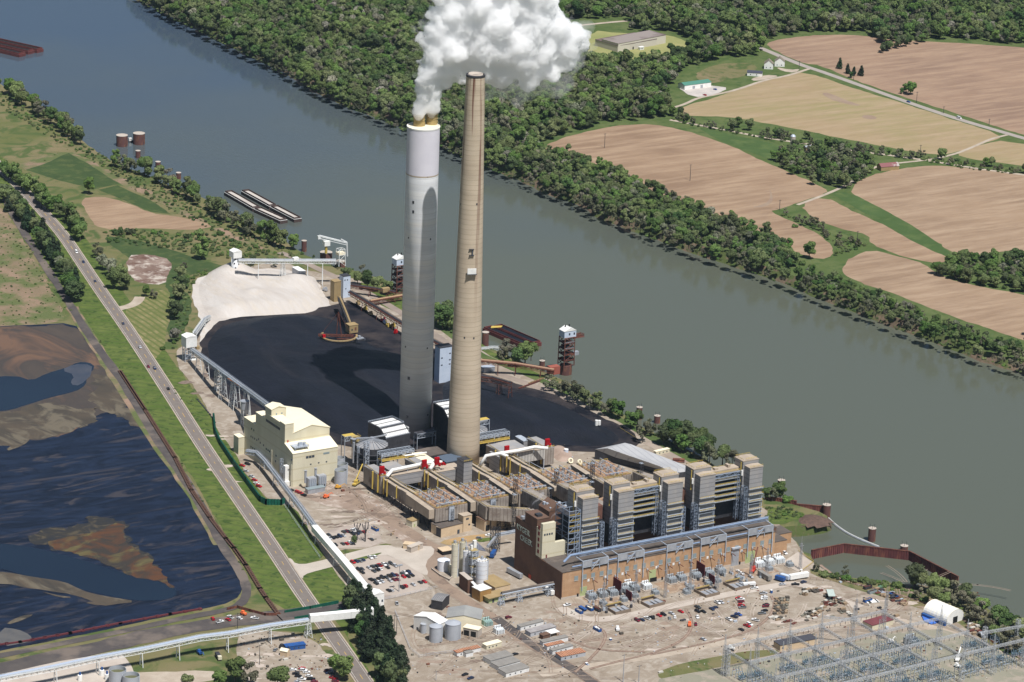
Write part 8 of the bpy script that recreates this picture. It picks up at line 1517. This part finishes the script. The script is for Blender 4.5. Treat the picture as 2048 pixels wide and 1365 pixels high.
for (u0_,v0_,u1_,v1_,k) in ((1602,1180,1662,1186,14),(1600,1187,1616,1190,4),(1602,1232,1640,1222,14),(1640,1222,1660,1205,8),(1540,1235,1590,1248,12),(1650,1192,1700,1212,16),(1655,1205,1700,1232,16),(1612,1240,1650,1230,8)):
    for i in range(k): f_=rr.random(); loose.append((u0_+(u1_-u0_)*f_+rr.uniform(-3,3),v0_+(v1_-v0_)*f_+rr.uniform(-3,3)))
for n_,(u,v) in enumerate(sorted(loose)): stack(u,v,n_,rr.choice(m_pal+[m_rsteel]),f'{nth(n_+1)} loose scrap stack from the left in the storage yard','loose stacks in the storage yard')
fs_=sorted(rr.random() for _ in range(34)); n_=0
for i in range(34):
    f_=fs_[i]; u=1752+f_*62+rr.uniform(-1,1); v=1176+f_*34+rr.uniform(-5,9); n_+=1; stack(u,v,i,rr.choice([m_rsteel,m_steel,m_blue,m_dsteel,m_pal[1],M('stack_green',S(90,120,96)) if 'stack_green' not in bpy.data.materials else bpy.data.materials['stack_green']]),f'{nth(n_)} coloured steel stack from the left, beyond the fabric shed','coloured steel stacks')
for i in range(16):
    u=1938+rr.uniform(-6,14)+i*.8; v=1252+rr.uniform(-4,8)+i*.8; stack(u,v,i,rr.choice([m_rsteel,m_pal[3],m_pal[1]]),f'{nth(i+1)} timber or steel heap beside the end of the fabric shed','heaps beside the fabric shed')
for i in range(4):
    u=1985+i*6;v=1287-i*2; p=g(u,v); t=thing('beam_rack',f'{nth(i+1)} rack of long rusty beams by the right edge','beam rack',(p.x,p.y,.1),-.3,'racks of rusty beams'); b=MB(); [b.beam((0,k*1.1,.5),(12,k*1.1,.5),.4) for k in range(6)]; b.build('beams',m_rsteel,t)
p=g(1661,1198); t=thing('open_shelter','pale roofed open shelter among the stored material','shelter',(p.x,p.y,0),-.5); b=MB(); b.box(-2.4,2.4,-6,6,4.2,4.5); b.build('roof',M('pale_green_roof',S(176,188,180)),t); b=MB(); [b.beam((x,y,0),(x,y,4.2),.3) for x in (-2,2) for y in (-5.5,0,5.5)]; b.build('posts',m_dsteel,t)
for i,(u,v,mt_,lab) in enumerate(((1542.5,1187,m_blue,'blue portable toilet by the white cars'),(1602,1146,m_white,'white site toilet at the corner by the box trailers'),(1173,1330,m_blue,'blue and white drum by the railway junction'),(1221,1281,m_blue,'blue scrap lying below the curved track'))):
    p=g(u,v); t=thing('portable_toilet' if i<2 else 'drum',lab,'toilet' if i<2 else 'drum',(p.x,p.y,.1)); b=MB(); b.box(-.7,.7,-.7,.7,0,2.2 if i<2 else 1.2); b.build('cabin' if i<2 else 'shell',mt_,t); b=MB(); b.box(-.8,.8,-.8,.8,2.2 if i<2 else 1.2,2.4 if i<2 else 1.35); b.build('roof' if i<2 else 'lid',m_white,t)
p=g(1064,1157); t=thing('radio_mast','red gridded box at the foot of a tall slim mast by the brown wall','mast',(p.x,p.y,0)); b=MB(); b.box(-2,2,-1.6,1.6,0,3.2); b.build('base_box',M('signal_red',S(196,84,62)),t); b=MB(); b.lat(0,0,3.2,31,1.3,.8,12,.16); b.build('lattice',m_dsteel,t)
for (u,v,r,lab) in ((235,1372,7.,'open grey silo, left of the pair at the bottom left corner'),(262,1381,6.9,'open grey silo, right of the pair at the bottom left corner')):
    tank(u,v,r*.78,11.5 if u<250 else 10.5,m_tankg,lab)
for i in range(3):
    q=[(204,1352,'left'),(214,1360,'middle'),(160,1362,'left-hand')][i]; p=g(q[0],q[1]); t=thing('dosing_vessel',f'{q[2]} small white vessel with a blue motor near the open silos','vessel',(p.x,p.y,0)); b=MB(); b.cyl(0,0,0,4,1.5,n=14); b.build('shell',m_white,t); b=MB(); b.bc(0,0,4,1,1,2); b.build('motor',m_blue,t)
# puddles, stains and tyre tracks
m_stain=M('dirt_stain',S(138,120,105),S(152,136,122),.3,.95,spec=.1); m_pale=M('pale_dust',S(186,174,162),S(172,158,145),.3,.95,spec=.1); m_dk=M('dark_stain',S(108,95,86),S(132,116,103),.4,.9,spec=.1)
rs=random.Random(21)
def blob(name,u,v,ru,rv,mt_,z,amp=1.5):
    sheet(name,[(u+ru*math.cos(k*.5236)*rs.uniform(.3,1.5),v+rv*math.sin(k*.5236)*rs.uniform(.3,1.5)) for k in range(12)],z,mt_,1,amp*1.8,step=2.)
SN=[]
for (u0_,v0_,u1_,v1_,n,mt_) in ((1080,1235,1640,1300,26,m_pale),(1080,1240,1640,1300,22,m_stain),(830,1290,1160,1365,12,m_stain),(830,1220,980,1330,12,m_dk),(600,980,830,1060,12,m_pale),(600,980,830,1080,9,m_dk),(1640,1180,1860,1260,14,m_stain),(1640,1170,1900,1240,8,m_pale),(490,1270,680,1360,10,m_pale),(420,860,520,980,8,m_pale),(360,740,470,880,8,m_dk),(1060,1190,1160,1240,6,m_stain)):
    for i in range(n): f_=rs.random(); blob('ground_stain',u0_+(u1_-u0_)*rs.random(),v0_+(v1_-v0_)*rs.random(),rs.uniform(6,26),rs.uniform(1.2,4.5),mt_,.125+.0005*len(SN),1.2); SN.append(1)
for pts in (((1150,1248),(1250,1236),(1350,1215),(1460,1195)),((1100,1260),(1160,1288),(1240,1296),(1340,1280)),((620,1000),(700,1012),(780,1050),(840,1095)),((840,1240),(822,1270),(835,1300),(870,1312),(920,1318)),((900,1190),(950,1225),(1000,1262),(1060,1300)),((1480,1260),(1540,1230),(1560,1200)),((1660,1250),(1740,1235),(1830,1240),(1900,1262))):
    for off in (-1.1,1.1): offset_line(pts,off,.19,.5,m_stain,'tyre_track')

# many faint wheel tracks and small scattered site debris
def tracks(n,u0_,v0_,u1_,v1_,mt_,zz):
    for i in range(n):
        u=rs.uniform(u0_,u1_);v=rs.uniform(v0_,v1_);p=g(u,v,zz);a=rs.uniform(-.6,.9)+(1.5 if rs.random()<.25 else 0);k=rs.uniform(-.02,.02);P=[]
        for j in range(rs.randint(6,14)): P.append(px(Vector((p.x,p.y,zz)))); p=p+Vector((math.cos(a),math.sin(a),0))*6; a+=k*6
        if any(q[0]<560 or (q[0]<700 and q[1]>1070) for q in P): continue
        zk=.205+.0004*len(SN); SN.append(1)
        for off in (-.95,.95): offset_line(P,off,zk,rs.uniform(.3,.6),mt_,'tyre_track')
tracks(38,1080,1230,1640,1310,m_stain,.205); tracks(22,1080,1230,1640,1310,m_pale,.21); tracks(26,620,975,850,1060,m_stain,.205); tracks(14,620,975,850,1060,m_dk,.207); tracks(24,820,1290,1180,1360,m_stain,.205); tracks(10,830,1225,960,1320,m_stain,.206); tracks(12,1640,1170,1900,1240,m_stain,.206)
b=MB(); dm=[m_pal[0],m_pal[3],m_rsteel,m_dsteel,m_steel,m_pal[2],m_pal[1]]
for i in range(1500):
    q=rs.choice(((1080,1225,1640,1310),(600,960,860,1080),(820,1215,1180,1360),(1180,1170,1560,1215),(1640,1165,1960,1260),(1320,1290,2040,1360),(700,880,1180,1010),(480,1265,660,1340),(360,740,480,900)))
    u=rs.uniform(q[0],q[2]);v=rs.uniform(q[1],q[3]); p=g(u,v); 
    if u<600 and v<1265: continue
    if 590<u<700 and 1000<v<1210: continue
    if 686<u<870 and 1085<v<1210: continue
    if 790<u<880 and 1080<v<1240: continue
    s_=rs.uniform(.25,.8)*(2.2 if rs.random()<.08 else 1); b.cur=rs.randrange(7); b.bc(p.x,p.y,.1,s_*rs.uniform(.5,2.4),s_,s_*rs.uniform(.3,1)+.15)
def merge(nm):
    obs=[o for o in COL.objects if o.name.split('.')[0]==nm]; mb=MB(); mats=[]
    for o in obs:
        me=o.data; mm=me.materials[0]
        if mm not in mats: mats.append(mm)
        mb.cur=mats.index(mm); mb.add([v.co[:] for v in me.vertices],[tuple(p.vertices) for p in me.polygons])
    for o in obs: bpy.data.objects.remove(o)
    mb.build(nm,mats)['kind']='structure'
o=b.build('debris',dm); o['kind']='stuff'; o['label']='small scattered scrap, blocks and site debris over the plant yard'; merge('tyre_track'); merge('ground_stain')
print('OBJ',len(bpy.data.objects))
# ================================================================ STEAM AND AIR
def volmat(name,dens,col=(1,1,1),an=0.,noise_=None):
    mt=bpy.data.materials.new(name); mt.use_nodes=True; nt=mt.node_tree; nt.nodes.remove(nt.nodes['Principled BSDF']); v=nt.nodes.new('ShaderNodeVolumePrincipled'); v.inputs['Color'].default_value=(*col,1); v.inputs['Density'].default_value=dens; v.inputs['Anisotropy'].default_value=an
    nt.links.new(v.outputs[0],nt.nodes['Material Output'].inputs['Volume']); return mt
pf=Vector((pw.x,pw.y,0)); up=Vector((0,0,1)); nrm=HEAD
def onplane(u,v,dd=0):      # point above the flues on the vertical plane through the pale chimney facing the camera, dd metres behind it
    d=ray(u,v); o=pf+HEAD*dd; t=(o-CAMP).dot(HEAD)/d.dot(HEAD); return CAMP+d*t
puffs=[(839,232,8,0),(864,231,7,6),(839,222,13,0),(864,220,12,6),(851,212,12,3),(853,200,16,4),(858,190,18,6),(838,208,13,0),(866,205,12,6),(845,192,17,0),(868,186,16,8),(838,184,12,0),(850,168,20,0),(872,160,22,10),(838,160,11,-4),(858,140,26,0),(884,140,28,12),(842,124,14,0),(870,110,30,0),(905,120,30,15),(900,90,40,5),(850,88,13,0),(835,76,6,0),(848,74,7,0),(875,62,26,0),(925,60,42,10),(940,110,42,20),(965,85,44,15),(870,30,18,0),(905,20,32,5),(950,15,40,10),(985,45,46,15),(1000,100,44,25),(960,140,30,20),(1000,150,32,25),(925,158,20,14),(1035,75,44,25),(1045,120,40,30),(1020,15,40,20),(1070,45,42,25),(1085,95,44,35),(1100,140,26,35),(1060,160,26,30),(1115,55,34,35),(1130,95,36,40),(1150,75,26,40),(1165,88,20,42),(1172,72,14,42),(1130,125,24,40),(1100,12,26,30),(1075,-10,34,25),(1000,-30,40,15),(930,-30,36,10),(880,-12,22,0),(895,168,16,10),(1118,28,18,34),(1050,-50,40,20),(960,-60,40,10)]
rp_=random.Random(4)
def build_puffs(lst,rs_,name,voxel,disp):
    bmx=bmesh.new()
    for (u,v,r,dd) in lst:
        c=onplane(u,v,dd); sc=FPX/((c-CAMP).dot(fwd)); R_=r/sc*rs_
        for k in range(1+int(r/7)):
            if k==0: q=c;rad_=R_
            else:
                d=Vector((rp_.gauss(0,1),rp_.gauss(0,1),rp_.gauss(0,1))).normalized(); q=c+d*R_*.72; rad_=R_*rp_.uniform(.3,.5)
            mm=Matrix.Translation(q-pf)@Matrix.Diagonal((rad_,rad_,rad_,1)); bmesh.ops.create_icosphere(bmx,subdivisions=2,radius=1,matrix=mm)
    me=bpy.data.meshes.new(name); bmx.to_mesh(me); bmx.free(); o=bpy.data.objects.new(name,me); COL.objects.link(o)
    rm=o.modifiers.new('r','REMESH'); rm.mode='VOXEL'; rm.voxel_size=voxel
    dg=bpy.context.evaluated_depsgraph_get(); m2=bpy.data.meshes.new_from_object(o.evaluated_get(dg)); bpy.data.objects.remove(o); m2.name=name
    vs=[v_.co.copy() for v_ in m2.vertices]; ns=[v_.normal.copy() for v_ in m2.vertices]; out=[]
    for p,n in zip(vs,ns):
        near=min(1.,.25+max(0,(p.z-HW_-6))/40.); q=p
        a=noise.noise(q*.05)*1.0; e=abs(noise.noise(q*.10))*2-.5; f=abs(noise.noise(q*.22+Vector((9,3,1))))*2-.5; h=abs(noise.noise(q*.48))*2-.5; k4=noise.noise(q*1.1)
        out.append(p+n*(disp*near*(a*1.2+e*.5+f*.34+h*.2+k4*.08)))
    m2.vertices.foreach_set('co',[c for p in out for c in p]); m2.update(); return m2
PL_=thing('steam_plume','huge bright white steam plume billowing from the two flues of the pale chimney','steam plume',(pf.x,pf.y,0))
PL_['kind']='stuff'
m3=build_puffs(puffs,1.0,'dense_cloud',1.15,4.6); o=bpy.data.objects.new('dense_cloud',m3); COL.objects.link(o); o.parent=PL_; m3.materials.clear(); m3.materials.append(volmat('steam_soft',.34,(1,1,1),.0))
m5=build_puffs(puffs,1.1,'haze_fringe',2.2,7.); o=bpy.data.objects.new('haze_fringe',m5); COL.objects.link(o); o.parent=PL_; m5.materials.clear(); m5.materials.append(volmat('steam_fringe',.014,(.98,.99,1),.0))
wis=[(975,190,16,20),(1020,165,24,22),(1000,178,20,20),(1060,170,24,30),(1090,180,20,34),(1125,170,22,38),(1150,120,24,42),(1165,105,18,42),(945,190,14,16),(930,180,14,12),(1175,55,16,44),(850,50,12,0),(842,100,12,0),(832,150,10,0),(1025,222,7,24),(1118,188,12,36),(985,175,16,20),(1010,190,14,22),(1030,200,14,24),(1045,185,18,26),(1070,180,16,30),(1040,212,8,26),(1100,172,20,34),(1130,158,20,38),(1150,135,18,40),(1160,115,18,42),(1110,195,7,36),(960,178,14,18),(1185,95,10,44),(1180,60,10,44),(830,60,5,0),(1060,198,10,30),(990,196,9,22),(1140,40,14,36),(832,82,4,0),(1085,160,24,32)]
m4=build_puffs(wis,1.0,'wisp',2.2,5.); o=bpy.data.objects.new('wisp',m4); COL.objects.link(o); o.parent=PL_; m4.materials.clear(); m4.materials.append(volmat('steam_wisp',.03,(.98,.99,1),.0))
# small leaks of steam among the ducts
for i,(u,v,z,lab) in enumerate(((1074,1004,26,'small curl of steam drifting over the hot ducts'),(1112,1030,44,'small puff of steam beside the office block penthouse'))):
    c=g(u,v,z); b=MB(); t=thing('steam_leak',lab,'steam',c); t['kind']='stuff'; bmx=bmesh.new()
    for k in range(9): bmesh.ops.create_icosphere(bmx,subdivisions=2,radius=1,matrix=Matrix.Translation(Vector((-4+k*1.1,math.sin(k)*.7,k*.9-2)))@Matrix.Diagonal((.7+k*.13,.6+k*.12,.5+k*.1,1)))
    me=bpy.data.meshes.new('wisp'); bmx.to_mesh(me); bmx.free(); o=bpy.data.objects.new('wisp',me); COL.objects.link(o); rm=o.modifiers.new('r','REMESH'); rm.mode='VOXEL'; rm.voxel_size=.5; o.parent=t; me.materials.append(volmat('leak_steam',.16,(.95,.96,1)))
# haze
b=MB(); b.box(-4500,9000,-2600,9500,ZW-6,960); hz=b.build('haze',volmat('air_haze',.8e-5,(.55,.74,1.),.0)); hz['kind']='stuff'; hz['label']='thin blue summer haze in the air over the river valley'
print('OBJ',len(bpy.data.objects))
